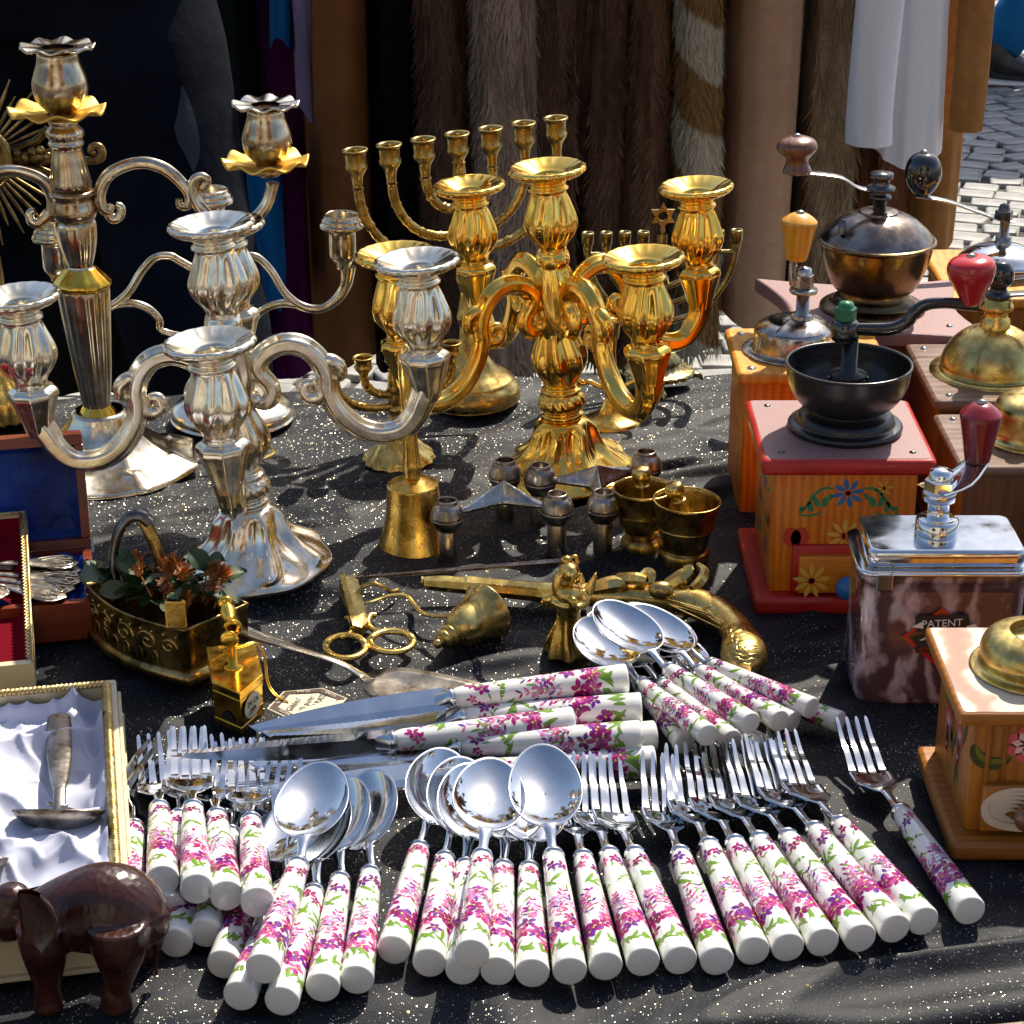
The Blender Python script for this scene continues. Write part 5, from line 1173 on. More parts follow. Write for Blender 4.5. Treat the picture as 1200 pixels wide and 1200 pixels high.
# generic wooden box with a top board
def grinder(label, x0, x1, y0, y1, h, wood_b, wood_t, topmat=None, over=.006, lab_name='coffee_grinder', bevel=.003, base=None, tt=.009, cr_=.004):
    o = thing(lab_name, label, 'coffee grinder', ((x0+x1)/2, (y0+y1)/2, 0))
    m_ = MB(); board(m_, x0+over, x1-over, y0+over, y1-over, .0005 if not base else .010, h, .0008, .002); bd = m_.build('box_body', wood_b, o)
    if base: m_ = MB(); board(m_, x0-.002, x1+.002, y0-.002, y1+.002, .0005, .010, .002, .003); m_.build('base_board', base, o)
    m_ = MB(); board(m_, x0, x1, y0, y1, h, h+tt, bevel, cr_); m_.build('top_board', topmat or wood_t, o)
    return o, bd, h+tt
# 1 honey coloured grinder with orange knob
Y0_ = U(872, 605).y; h_ = .104; xL = at(863, 447, Y0_+.002).x
O, bd, zt = grinder('honey orange box grinder with steel hopper and upright orange wooden knob, behind the red one', xL, xL+.112, Y0_-.004, Y0_+.100, h_, W_OR, W_YE)
m_ = MB(); board(m_, xL+.0055, xL+.0085, Y0_+.02, Y0_+.075, .014, .062, .0006, .001); m_.build('side_panel', W_ORX, O)
Yc = Y0_+.047; cx = at(928, 410, Yc).x
m_ = MB(); m_.lathe(cr([(.0365, 0), (.0370, .0012), (.0340, .0018), (.0295, .0020), (.0290, .0060), (.0285, .0150), (.0270, .0185), (.0235, .0215), (.0190, .0235), (.0185, .0228), (.0160, .012), (.0100, .008), (.001, .007)], 3), 56, 0, T(cx, Yc, zt)); m_.build('hopper', STEEL, O)
m_ = MB(); m_.lathe([(.0275, .0192), (.0235, .0226), (.0165, .0248), (.0060, .0258), (.0001, .0258)], 40, 0, T(cx, Yc, zt), fl=lambda t, r, z: r if -2.2 < ((t+PI) % (2*PI))-PI < 1.6 else min(r, .008)); m_.build('hopper_lid', STEEL, O)
px_ = at(941, 350, Yc).x; zz = lambda y: at(941, y, Yc).z
m_ = MB(); m_.lathe([(.0085, zt+.022), (.0085, zz(369)), (.0075, zz(367)), (.0048, zz(366)), (.0048, zz(343)), (.0002, zz(343))], 24, 0, T(px_, Yc, 0)); m_.build('shaft', STEEL, O)
m_ = MB(); ptube(m_, [(934, 338, 3), (930, 333, 5), (929, 318, 5), (930, 306, 5)], Yc, 10, 3, flat=.4); m_.lathe([(.0002, zz(341)-.001), (.0100, zz(341)-.001), (.0105, zz(341)+.0006), (.0100, zz(341)+.002), (.0002, zz(341)+.002)], 24, 0, T(px_, Yc, 0)); m_.build('crank_arm', STEEL, O)
m_ = MB(); hexnut(m_, (px_, Yc, zz(341)+.002), .0072, .011); m_.lathe([(.0058, 0), (.0052, .004), (.0002, .0055)], 14, 0, T(px_, Yc, zz(341)+.013)); m_.build('crank_nut', STEEL, O)
crank_knob(O, at(933, 304, Yc), at(938, 249, Yc), CONE, W_KN)
screws(O, [(xL+.011, Y0_+.008), (xL+.011, Y0_+.085), (xL+.10, Y0_+.008)], zt, STEEL, .0034)
# 2 bronze grinder on a waisted plum board
Yc = 1.60; zb_ = .098; cx = at(1022, 366, Yc).x
O = thing('coffee_grinder', 'bronze domed coffee grinder on a mauve board with curved-in sides, brown wooden knob', 'coffee grinder', (cx, Yc, 0))
def waisted(W_, D_, dip, n=10):
    pts = []; C_ = [(-W_, -D_), (W_, -D_), (W_, D_), (-W_, D_)]
    for k in range(4):
        a_, b_ = Vector(C_[k]), Vector(C_[(k+1) % 4])
        for j in range(n):
            u = j/n; p = a_*(1-u)+b_*u; p = p*(1-dip*math.sin(PI*u)**.8); pts.append((cx+p.x, Yc+p.y))
    return pts
m_ = MB(); m_.prism(waisted(.084, .078, .22), zb_, zb_+.012, 0, None, .002); m_.build('top_board', MAUVE, O)
m_ = MB(); board(m_, cx-.050, cx+.050, Yc-.048, Yc+.048, .0005, zb_, .001, .002); m_.build('box_body', MAUVED, O)
zt = zb_+.012; zz = lambda y: at(1022, y, Yc).z; rp = lambda px: px/ppm(1022, 300, Yc)
m_ = MB(); m_.lathe(cr([(rp(62), zt), (rp(62), zt+.0025), (rp(56), zt+.0045), (rp(50), zt+.0055), (rp(46), zt+.009), (rp(41), zt+.012), (rp(40), zt+.016), (rp(48), zz(335)), (rp(58), zz(315)), (rp(64), zz(295)), (rp(66), zz(284)), (rp(68.5), zz(282)), (rp(69), zz(280)), (rp(66), zz(278.5))], 4), 64, 0, T(cx, Yc, 0)); m_.build('hopper_bowl', BRONZEY, O)
m_ = MB(); m_.lathe(cr([(rp(66), zz(280)), (rp(63), zz(275)), (rp(56), zz(267)), (rp(40), zz(255)), (rp(24), zz(249)), (rp(22), zz(247)), (rp(10), zz(245)), (.0001, zz(245))], 4), 64, 0, T(cx, Yc, 0)); ld = m_.build('lid', BRONZE, O)
m_ = MB(); a = at(987, 268, Yc-.02); m_.lathe([(.003, -.004), (.003, .007), (.0002, .0075)], 12, 0, T(a.x, a.y, a.z)); m_.build('lid_knob', DARKSTEEL, ld)
m_ = MB(); m_.lathe([(.0050, zz(247)), (.0050, zz(232)), (.0085, zz(232)), (.0085, zz(229)), (.0050, zz(229)), (.0050, zz(222)), (.0110, zz(222)), (.0110, zz(219)), (.0065, zz(219)), (.0065, zz(209)), (.0090, zz(208)), (.0090, zz(203)), (.0002, zz(202))], 24, 0, T(cx, Yc, 0)); m_.build('shaft', DARKSTEEL, O)
m_ = MB(); ptube(m_, [(1040, 222, 4), (1022, 222, 8), (1006, 220, 5), (994, 212, 4.5), (982, 206, 4.5), (960, 203, 4.5), (936, 201, 5)], Yc, 10, 4, flat=.35)
m_ = MB()
pts = [(1040, 221), (1018, 222), (1004, 219), (993, 212), (982, 207), (962, 204), (938, 202)]
m_.tube([tuple(at(x, y, Yc)) for x, y in pts], [(.006, .0012)]*7, 10, 4, up=(0, 0, 1)); m_.build('crank_arm', STEEL, O)
crank_knob(O, at(934, 203, Yc), at(934, 159, Yc), GOURD, W_KB)
screws(O, [(cx+.052, Yc-.045), (cx-.052, Yc-.045)], zt, STEEL)
# 3 rear right, tan box
Y0_ = at(1140, 346, 1.62).y; Yc = 1.70; cx = at(1172, 320, Yc).x; xL = at(1083, 318, 1.76).x-.004
O, bd, zt = grinder('tan wooden grinder with chrome hopper and round black knob, furthest back at the right edge', xL, xL+.13, 1.625, 1.765, .100, W_TAN, W_YE, over=.007)
zz = lambda y: at(1172, y, Yc).z; rp = lambda px: px/ppm(1172, 300, Yc)
m_ = MB(); m_.lathe(cr([(rp(40), zt), (rp(40), zt+.002), (rp(37), zt+.003), (rp(36), zz(315)), (rp(50), zz(306)), (rp(50), zz(303)), (rp(46), zz(300)), (rp(34), zz(292)), (rp(12), zz(286)), (.0001, zz(285))], 4), 56, 0, T(cx, Yc, 0)); m_.build('hopper_bowl', CHROME, O)
m_ = MB(); m_.lathe([(.0066, zz(290)), (.0066, zz(277)), (.0040, zz(277)), (.0040, zz(258)), (.0002, zz(258))], 20, 0, T(at(1176, 280, Yc).x, Yc, 0)); m_.build('shaft', STEEL, O)
m_ = MB(); m_.tube([tuple(at(x, y, Yc)) for x, y in ((1188, 259), (1172, 257), (1140, 246), (1108, 235), (1072, 229))], [(.006, .0013)]*5, 10, 4); m_.build('crank_arm', STEEL, O)
m_ = MB(); hexnut(m_, (at(1176, 256, Yc).x, Yc, zz(257)), .0075, .008); m_.lathe([(.005, 0), (.004, .004), (.0002, .006)], 12, 0, T(at(1176, 256, Yc).x, Yc, zz(257)+.008)); m_.build('crank_nut', DARKSTEEL, O)
crank_knob(O, at(1081, 231, Yc), at(1083, 178, Yc), BALL, BLACKP)
# 5 brass dome grinder
Yf5 = 1.405; xL = at(1095, 478, Yf5).x
O, bd, zt = grinder('brown box grinder with a polished half-dome brass hopper, behind the black bowl at right', xL, xL+.125, Yf5, Yf5+.125, .096, W_BR, W_BRX, over=.005)
Yc = Yf5+.062; cx = at(1160, 445, Yc).x; rp = lambda px: px/ppm(1160, 430, Yc); zz = lambda y: at(1160, y, Yc).z
m_ = MB(); m_.lathe([(rp(71), zt), (rp(71), zt+.0012), (rp(60), zt+.002)]+[(rp(60)*math.cos(a_), zt+.002+.034*math.sin(a_)) for a_ in np.linspace(0, 1.5, 14)], 64, 0, T(cx, Yc, 0)); m_.build('dome_hopper', BRASSL, O)
m_ = MB(); a0 = -2.1
m_.tube([(cx+(rp(60)+.0004)*math.cos(b_)*math.cos(a0), Yc+(rp(60)+.0004)*math.cos(b_)*math.sin(a0), zt+.002+.0344*math.sin(b_)) for b_ in np.linspace(0, 1.4, 10)], .0006, 8, 2); m_.build('lid_seam', BRASSD, O)
m_ = MB(); m_.ell((cx-.022, Yc-.026, zt+.004), (.002, .002, .004)); m_.build('lid_peg', BRASSD, O)
zt2_ = zt+.034; m_ = MB(); m_.lathe([(.011, zt2_), (.0105, zt2_+.006), (.0085, zt2_+.008), (.0082, zt2_+.013), (.0120, zt2_+.014), (.0120, zt2_+.017), (.0105, zt2_+.018), (.0105, zt2_+.022), (.004, zt2_+.022)], 28, 0, T(cx, Yc, 0)); m_.build('shaft_collar', BRASS, O)
m_ = MB(); m_.tube([(cx, Yc, zt2_+.024), (cx+.03, Yc, zt2_+.026), (cx+.075, Yc-.004, zt2_+.027)], [(.006, .0014)]*3, 10, 4); m_.build('crank_arm', DARKSTEEL, O)
m_ = MB(); m_.lathe(cr([(.0085, 0), (.0095, .003), (.0060, .007), (.0100, .013), (.0098, .021), (.0060, .027), (.0002, .028)], 4), 28, 0, T(cx, Yc, zt2_+.022)); m_.build('finial', BLACKP, O)
crank_knob(O, (cx+.073, Yc-.004, zt2_+.028), (cx+.073, Yc-.004, zt2_+.062), BALL, BLACKP)
screws(O, [(xL+.012, Yf5+.012), (xL+.012, Yf5+.112)], zt, STEEL)
m_ = MB(); m_.box((xL+.018, Yf5+.045, zt), (xL+.030, Yf5+.055, zt+.0015), 0, None, .0004); m_.build('hinge', STEEL, O)
# 6 dark brown grinder at the right edge
Yf6 = 1.295; xL = at(1125, 548, Yf6).x
O, bd, zt = grinder('dark brown box grinder with round brass drum, mostly beyond the right edge', xL, xL+.12, Yf6, Yf6+.10, .092, W_BR, W_BRX, over=.004, tt=.008)
Yc = Yf6+.052; cx = at(1208, 515, Yc).x
m_ = MB(); m_.lathe(cr([(.033, 0), (.033, .002), (.0265, .003), (.0262, .020), (.0245, .026), (.018, .030), (.0001, .0315)], 3), 56, 0, T(cx, Yc, zt)); m_.build('drum', BRASSL, O)
m_ = MB(); m_.lathe([(.0055, .030), (.0055, .055), (.0002, .055)], 18, 0, T(cx, Yc, zt)); m_.build('shaft', STEEL, O)
m_ = MB(); m_.tube([(cx, Yc, zt+.052), (cx+.07, Yc+.02, zt+.058)], [(.006, .0014)]*2, 10, 3); m_.build('crank_arm', STEEL, O); crank_knob(O, (cx+.068, Yc+.02, zt+.059), (cx+.068, Yc+.02, zt+.095), PEAR, REDD)
screws(O, [(xL+.012, Yf6+.010), (xL+.012, Yf6+.088)], zt, STEEL)
# brass lidded tin behind the marbled one, at the right edge
b_ = U(1218, 690); zq = .070
O = thing('brass_tin_grinder', 'small grinder with bright brass lid peeking in at the right edge behind the marbled tin', 'coffee grinder', (b_.x, b_.y+.03, 0))
xq = at(1188, 640, b_.y+.0).x; 
m_ = MB(); board(m_, xq+.004, xq+.074, b_.y+.002, b_.y+.07, .0005, zq, .001, .004); m_.build('box_body', W_BR, O)
m_ = MB(); board(m_, xq, xq+.078, b_.y-.002, b_.y+.074, zq, zq+.014, .002, .004); board(m_, xq+.006, xq+.072, b_.y+.004, b_.y+.068, zq+.014, zq+.020, .002, .005); m_.build('brass_lid', GILT, O)
m_ = MB(); m_.lathe([(.010, 0), (.010, .012), (.004, .014), (.004, .03), (.0002, .03)], 20, 0, T(xq+.045, b_.y+.036, zq+.020)); m_.build('shaft', STEEL, O)

# 7 marbled tin wall grinder
t = NT('marbled_enamel'); v = t.map(sc=(1, 1, .62), rot=(0, R(25), 0)); n1 = t.noise(15, 6, .65, v, 3.2); wv = t.wave(9, 18, 5, v, 2.2)
t.set(col=t.mix(t.ramp(n1, [(.28, 0.0), (.74, 1.0)]), t.ramp(wv, [(.2, (.075, .035, .040)), (.8, (.20, .115, .13))]), t.ramp(wv, [(.3, (.11, .06, .065)), (.7, (.40, .29, .31)), (.95, (.66, .56, .60))])), rough=.18, coat=.7, crough=.08); MARB = t.m
Yf7 = U(1000, 826).y; xl = at(1001, 826, Yf7).x; Wd = .101; Dp = .062; h7 = .084
O = thing('coffee_grinder', 'purple brown marbled tin coffee grinder with chrome lid, red diamond badge and wine red knob', 'coffee grinder', (xl+Wd/2, Yf7+Dp/2, 0))
m_ = MB(); rows = []
for s_, z in ((.96, .0005), (.985, .002), (1.0, .006), (.985, .03), (.98, .055), (.985, .074), (.99, h7-.002), (1.03, h7-.0015), (1.045, h7+.0015), (1.04, h7+.004)):
    row = []; c_ = .011
    for ax_, ay_, a0 in ((xl+Wd-c_, Yf7+c_, -90), (xl+Wd-c_, Yf7+Dp-c_, 0), (xl+c_, Yf7+Dp-c_, 90), (xl+c_, Yf7+c_, 180)):
        for k in range(9): a_ = R(a0+11.25*k); row.append((ax_+c_*math.cos(a_), ay_+c_*math.sin(a_)))
    mx, my = xl+Wd/2, Yf7+Dp/2; rows.append([(mx+(x-mx)*s_, my+(y-my)*s_, z) for x, y in row])
m_.grid(rows, 0, True, closeu=True); m_.add(rows[0], [tuple(range(36))[::-1]], 0, False); m_.add(rows[-1], [tuple(range(36))], 0, False); tin = m_.build('tin_body', MARB, O)
m_ = MB(); board(m_, xl-.0035, xl+Wd+.0035, Yf7-.0035, Yf7+Dp+.0035, h7+.004, h7+.0068, .0012, .012); board(m_, xl+.003, xl+Wd-.003, Yf7+.003, Yf7+Dp-.003, h7+.0068, h7+.0185, .0028, .006); lid = m_.build('chrome_lid', CHROME, O)
m_ = MB(); xq = at(1036, 690, Yf7-.004).x; m_.box((xq-.005, Yf7-.0052, h7-.004), (xq+.005, Yf7-.003, h7+.0066), 0, None, .0006); m_.build('clasp', CHROME, O)
m_ = MB(); m_.ell((xl+.018, Yf7+.0028, h7+.0100), (.0014, .001, .0014), 10, 8); m_.build('rivet', STEEL, lid)
Yk = Yf7+Dp*.48; kx = at(1097, 626, Yk).x; z0 = h7+.0185; zz = lambda y: at(1097, y, Yk).z
m_ = MB(); m_.lathe([(.0128, z0), (.0130, z0+.001), (.0130, z0+.009), (.0110, z0+.0105), (.0068, z0+.0105), (.0068, z0+.022), (.0100, z0+.0225), (.0104, z0+.027), (.0100, z0+.0285), (.0002, z0+.0285)], 32, 0, T(kx, Yk, 0)); m_.build('shaft', CHROME, O)
m_ = MB(); hexnut(m_, (kx, Yk, z0+.0285), .0098, .0075); m_.lathe([(.0075, 0), (.0070, .0045), (.004, .0065), (.0002, .007)], 18, 0, T(kx, Yk, z0+.036)); m_.build('crank_nut', CHROME, O)
k0 = at(1145, 541, Yk+.03); m_ = MB(); m_.tube([(kx-.006, Yk-.004, z0+.0300), (kx+.012, Yk+.010, z0+.0305), tuple(k0)], [(.0120, .0012), (.0115, .0012), (.0080, .0012)], 12, 3); m_.build('crank_arm', CHROME, O)
crank_knob(O, k0, at(1151, 471, Yk+.03), [(.0062, 0), (.0074, .02), (.0082, .1), (.0118, .62), (.0128, .78), (.0116, .84), (.0060, .96), (.0002, 1.0)], REDD)
P = MB(); yb_ = Yf7-.0009; f = lambda off: (lambda u, v: (u, yb_-off, v)); c = at(1101, 748, yb_); s_ = 1/ppm(1101, 748, yb_)
def poly(mb, pts, off, mat): mb.add([f(off)(c.x+x*s_, c.z-y*s_/math.cos(.45)) for x, y in pts], [tuple(range(len(pts)))], mat, False)
poly(P, [(-45, -2), (0, -36), (45, -2), (22, 16), (0, 34), (-22, 16)], .0003, 0); poly(P, [(-38, -2), (0, -31), (38, -2), (18, 14), (0, 28), (-18, 14)], .0005, 2)
poly(P, [(-34, -2), (0, -10), (34, -2), (24, 12), (-24, 12)], .0007, 1); poly(P, [(-31, -27), (31, -29), (36, -11), (-28, -8)], .0008, 1); poly(P, [(-34, -14), (-23, -20), (-20, -12)], .0009, 4); poly(P, [(30, -15), (40, -18), (44, -11), (31, -10)], .0009, 4); poly(P, [(-30, 10), (22, 10), (16, 17), (-26, 17)], .0009, 1)
for x in (-24, -8, 8): stroke(P, f(.0011), c.x+x*s_, c.z-1*s_, .4, .005, .0006, 4, bend=1.6)
bdg = P.build('diamond_badge', [REDK, INK, W_BR, WHITEP, WHITEP], tin)
text('PATENT', .0068, WHITEP, T(c.x+1*s_, yb_-.0013, c.z+20.5*s_) @ Mrot('Y', R(-3)) @ Mrot('X', PI/2), tin)
text('STRASS', .0055, REDK, T(c.x-6*s_, yb_-.0013, c.z-15*s_) @ Mrot('X', PI/2), tin)

# 8 grinder painted with roses
Yf8 = .985; zt8 = .080; xl = at(1125, 836, Yf8).x; Wd = .115; Dp = .103
O = thing('coffee_grinder', 'tan wooden coffee grinder painted with pink roses, white swirled top and brass dome, right foreground', 'coffee grinder', (xl+Wd/2, Yf8+Dp/2, 0))
bfl = U(1113, 1011)
m_ = MB(); board(m_, bfl.x, xl+Wd+.01, bfl.y, Yf8+Dp-.002, .0005, .0115, .003, .003); m_.build('base_board', W_TANX, O)
ix0 = at(1135, 900, Yf8+.01).x; iy0 = Yf8+.008; ix1 = xl+Wd-.006; iy1 = Yf8+Dp-.008
m_ = MB(); board(m_, ix0, ix1, iy0, iy1, .0115, zt8, .0008, .0015); body = m_.build('box_body', W_TAN, O)
m_ = MB(); board(m_, xl, xl+Wd, Yf8, Yf8+Dp, zt8, zt8+.0075, .002, .002); m_.build('top_board', W_TANX, O)
t = NT('swirled_top_paint'); wv = t.wave(14, 9, 3, None, 1.2); t.set(col=t.ramp(wv, [(.15, (.33, .17, .11)), (.55, (.42, .25, .18)), (.85, (.60, .52, .40))]), rough=.4); t.bump(wv, .2, .0006)
m_ = MB(); board(m_, xl+.0022, xl+Wd-.0022, Yf8+.0022, Yf8+Dp-.0022, zt8+.0074, zt8+.0079, .0002, .002); m_.build('top_panel', t.m, O)
m_ = MB(); board(m_, ix0+.008, ix0+.0105, iy0-.0018, iy0+.001, .042, zt8, .0004, .0008); board(m_, ix0+.017, ix0+.019, iy0-.0010, iy0+.001, .042, zt8, .0003, .0004); m_.build('front_moulding', W_TAN, O)
m_ = MB(); board(m_, ix0+.0075, ix1-.004, iy0-.006, iy0+.002, .014, .0425, .0014, .001); dr = m_.build('drawer', W_TANX, O)
m_ = MB(); xk = at(1204, 948, iy0-.01).x; m_.lathe(cr([(.003, 0), (.0035, .003), (.0075, .007), (.0080, .011), (.0050, .015), (.0002, .016)], 3), 20, 0, T(xk, iy0-.006, .0285) @ Mrot('X', PI/2)); m_.build('drawer_knob', W_KB, dr)
P = MB(); f = lambda u, v: (u, iy0-.0064, v)
def fz(o_): return lambda u, v: (u, iy0-.0064-o_, v)
for q in range(6):
    r_ = .0190-.0030*q; ox = xk-.004-.0008*q; oz = .0290-.0006*q
    pstroke(P, fz(q*.00008), [(ox+r_*math.cos(a_), oz+r_*.62*math.sin(a_)) for a_ in np.linspace(R(35), R(225+10*q), 9)], .00125, 0, 3)
pstroke(P, fz(.0006), [(ix0+.010, .034), (ix0+.0085, .029), (ix0+.012, .022), (ix0+.022, .0180), (ix0+.036, .0165), (ix0+.048, .017)], .0024, 0, 4)
pstroke(P, fz(.0007), [(ix0+.015, .033), (ix0+.0135, .028), (ix0+.018, .0235), (ix0+.028, .0205)], .0016, 0, 4)
P.build('painted_scrolls', [CREAMP], dr)
P = MB(); g_ = lambda o_: (lambda u, v: (u, iy0-.0003-o_, v)); u0 = at(1203, 872, iy0).x; v0 = at(1203, 872, iy0).z
for i in range(7): a_ = 2*PI*i/7; stroke(P, g_(.0001), u0, v0, a_, .011, .0042, 2, pw=.5); stroke(P, g_(.0002), u0, v0, a_+.3, .008, .0022, 3)
stroke(P, g_(.0), u0-.008, v0-.008, PI-.25, .028, .0042, 1, bend=-2.4, n=10, pw=.5); stroke(P, g_(.0002), u0-.008, v0-.007, PI-.25, .026, .0018, 0, bend=-2.4, n=10)
for q in range(3): stroke(P, g_(.0001*q), u0-.004-.006*q, v0+.013, PI-.2, .010, .0030, q % 2)
P.build('painted_rose', [OLIVEP, OLIVED, ROSEP, ROSEL], body)
P = MB(); s_ = lambda o_: (lambda u, v: (ix0-.0003-o_, u, v)); ym = (iy0+iy1)/2
for (uy, vz, r_) in ((ym-.016, .050, .012), (ym+.013, .043, .013)):
    for a_ in np.linspace(-.9, .9, 5): stroke(P, s_(.0001), uy-a_*.003, vz-r_*1.1, PI/2-a_*.45, r_*2.2, r_*.20, 2, pw=.5); stroke(P, s_(.0002), uy-a_*.002, vz-r_*.8, PI/2-a_*.35, r_*1.5, r_*.08, 3, pw=.5)
for k in range(12): rr = random.Random(k); stroke(P, s_(0), ym+rr.uniform(-.034, .034), .016+rr.uniform(0, .045), PI/2+rr.uniform(-.6, .6), .018, .0028, k % 2)
P.build('painted_roses', [OLIVEP, OLIVED, ROSEP, ROSEL], body)
Yc = Yf8+.052; cx = at(1212, 775, Yc).x; zt = zt8+.0079
m_ = MB(); m_.lathe(cr([(.0345, 0), (.0345, .0012), (.0300, .0020), (.0290, .0040), (.0300, .0100), (.0280, .0165), (.0230, .0205), (.0150, .0225), (.0145, .0218), (.0120, .016), (.001, .014)], 4), 64, 0, T(cx, Yc, zt)); m_.build('dome_hopper', BRASSL, O)
m_ = MB(); m_.lathe([(.0048, .012), (.0048, .040), (.0095, .041), (.0095, .044), (.0002, .045)], 20, 0, T(cx, Yc, zt)); m_.build('shaft', BRASS, O)
m_ = MB(); m_.tube([(cx, Yc, zt+.0425), (cx+.07, Yc+.02, zt+.046)], [(.006, .0013)]*2, 10, 3); m_.build('crank_arm', BRASS, O); crank_knob(O, (cx+.068, Yc+.02, zt+.047), (cx+.068, Yc+.02, zt+.085), PEAR, W_KB)

# ------------------------------------------------------------------ cherry box with blue satin
SATB = NT('blue_satin'); SATB.set(col=SATB.ramp(SATB.noise(20, 3), [(.3, (.002, .014, .11)), (.7, (.008, .060, .36))]), rough=.38, spec=.2); SATB.bump(SATB.noise(38, 3, .5, None, 1.5), .6, .004); SATB = SATB.m
SATW = NT('white_satin'); SATW.set(col=(.50, .52, .64), rough=.42); SATW.bump(SATW.wave(900, 0, 0, None, 1), .15, .0004); SATW = SATW.m
VELR = plain('red_velvet', (.16, .0015, .010), .9, .3, 300, .3, 30, spec=.08)
BRAID = metal('gold_braid', (.72, .55, .26), (.45, .30, .10), .4, sc=80, bs=.4, bump_sc=600)
EDGE = plain('cream_box_board', (.62, .54, .36), .55, .2, 300, .15, 60)
def braid(mb, pts, r=.0012, step=.0036):
    # two twisted cords following a polyline
    P = [Vector(p) for p in pts]; S_ = []
    for a, b in zip(P[:-1], P[1:]):
        n = max(2, int((b-a).length/(step/4)))
        for i in range(n): S_.append((a.lerp(b, i/n), (b-a).normalized()))
    for ph in (0, PI):
        out = []; L = 0
        for i, (p, d) in enumerate(S_):
            L += step/4; sd_ = d.cross(Vector((0, 0, 1))).normalized(); a_ = 2*PI*L/step/1.0+ph
            out.append(tuple(p+sd_*math.cos(a_)*r*.9+Vector((0, 0, 1))*math.sin(a_)*r*.6))
        mb.tube(out, r*.75, 5, 1)
def tray(root, x0, x1, y0, y1, h, th, mat, M=None, name='tray_wall'):
    m_ = MB(); b = .0008
    m_.box((x0, y0, 0.0005), (x1, y0+th, h), 0, M, b); m_.box((x0, y1-th, .0005), (x1, y1, h), 0, M, b)
    m_.box((x0, y0+th, .0005), (x0+th, y1-th, h), 0, M, b); m_.box((x1-th, y0+th, .0005), (x1, y1-th, h), 0, M, b); m_.box((x0+th, y0+th, .0005), (x1-th, y1-th, .003), 0, M, 0); return m_.build(name, mat, root)
def lining(x0, x1, y0, y1, zf, amp, nx=90, ny=90, M=None, fn=None, ed=.008):
    m_ = MB(); rows = []
    for j in range(ny+1):
        row = []
        for i in range(nx+1):
            x = x0+(x1-x0)*i/nx; y = y0+(y1-y0)*j/ny; d = min(x-x0, x1-x, y-y0, y1-y)
            row.append((x, y, zf+fn(x, y)*amp+ed*(1-smooth(d, 0, .006))))
        rows.append(row)
    m_.grid(rows, 0, True, M=M); return m_
xr = U(117, 743).x; yf = 1.245; yb = 1.332; x0 = xr-.20
def yaw(root, pv, a):
    M = T(*pv) @ Mrot('Z', a) @ T(-pv[0], -pv[1], -pv[2]) @ Matrix.LocRotScale(root.location, root.rotation_euler, None)
    root.location = M.to_translation(); root.rotation_euler = M.to_euler()
def edge_yaw(p, q): d = q-p; return math.atan2(-d.x, d.y)
BB = thing('jewellery_box', 'open cherry wood box lined with royal blue satin, holding engraved silver spoons', 'box', ((x0+xr)/2, (yf+yb)/2, 0))
tray(BB, x0, xr, yf, yb, .027, .006, W_RD)
nz = lambda x, y: float(vnoise(np.array([x*45+y*20]), np.array([y*60]), 5)[0])
lining(x0+.006, xr-.006, yf+.006, yb-.006, .014, .009, M=None, fn=lambda x, y: nz(x, y)+.5*math.sin((x+y*.6)*260+6*nz(x*.6, y))*.5).build('blue_lining', SATB, BB)
ML = T(0, yb-.001, .0275) @ Mrot('X', R(76))       # lid: local y points up the open lid
xt = at(106, 518, yb+.02).x
m_ = MB(); Lh = .078
m_.box((x0, 0, -.020), (xr, .006, .0), 0, ML, .0008); m_.box((x0, Lh-.007, -.020), (xr, Lh, 0), 0, ML, .0008); m_.box((x0, .006, -.020), (x0+.006, Lh-.007, 0), 0, ML, .0008); m_.box((xr-.006, .006, -.020), (xr, Lh-.007, 0), 0, ML, .0008); m_.box((x0, 0, -.0235), (xr, Lh, -.0202), 0, ML, .0008)
lidb = m_.build('lid', W_RD, BB)
lining(x0+.006, xr-.006, .006, Lh-.007, -.016, .003, 40, 40, ML, lambda x, y: nz(x, y), .004).build('lid_lining', SATB, lidb)
m_ = MB(); m_.tube([(xr+.0005, yb-.004, .024), (xr+.0005, yb+.002, .032)], .0012, 8, 1); m_.build('hinge', STEEL, BB)
yaw(BB, (xr, yf, 0), edge_yaw(U(118, 715, .027), U(113, 645, .027)))
proto_s = None
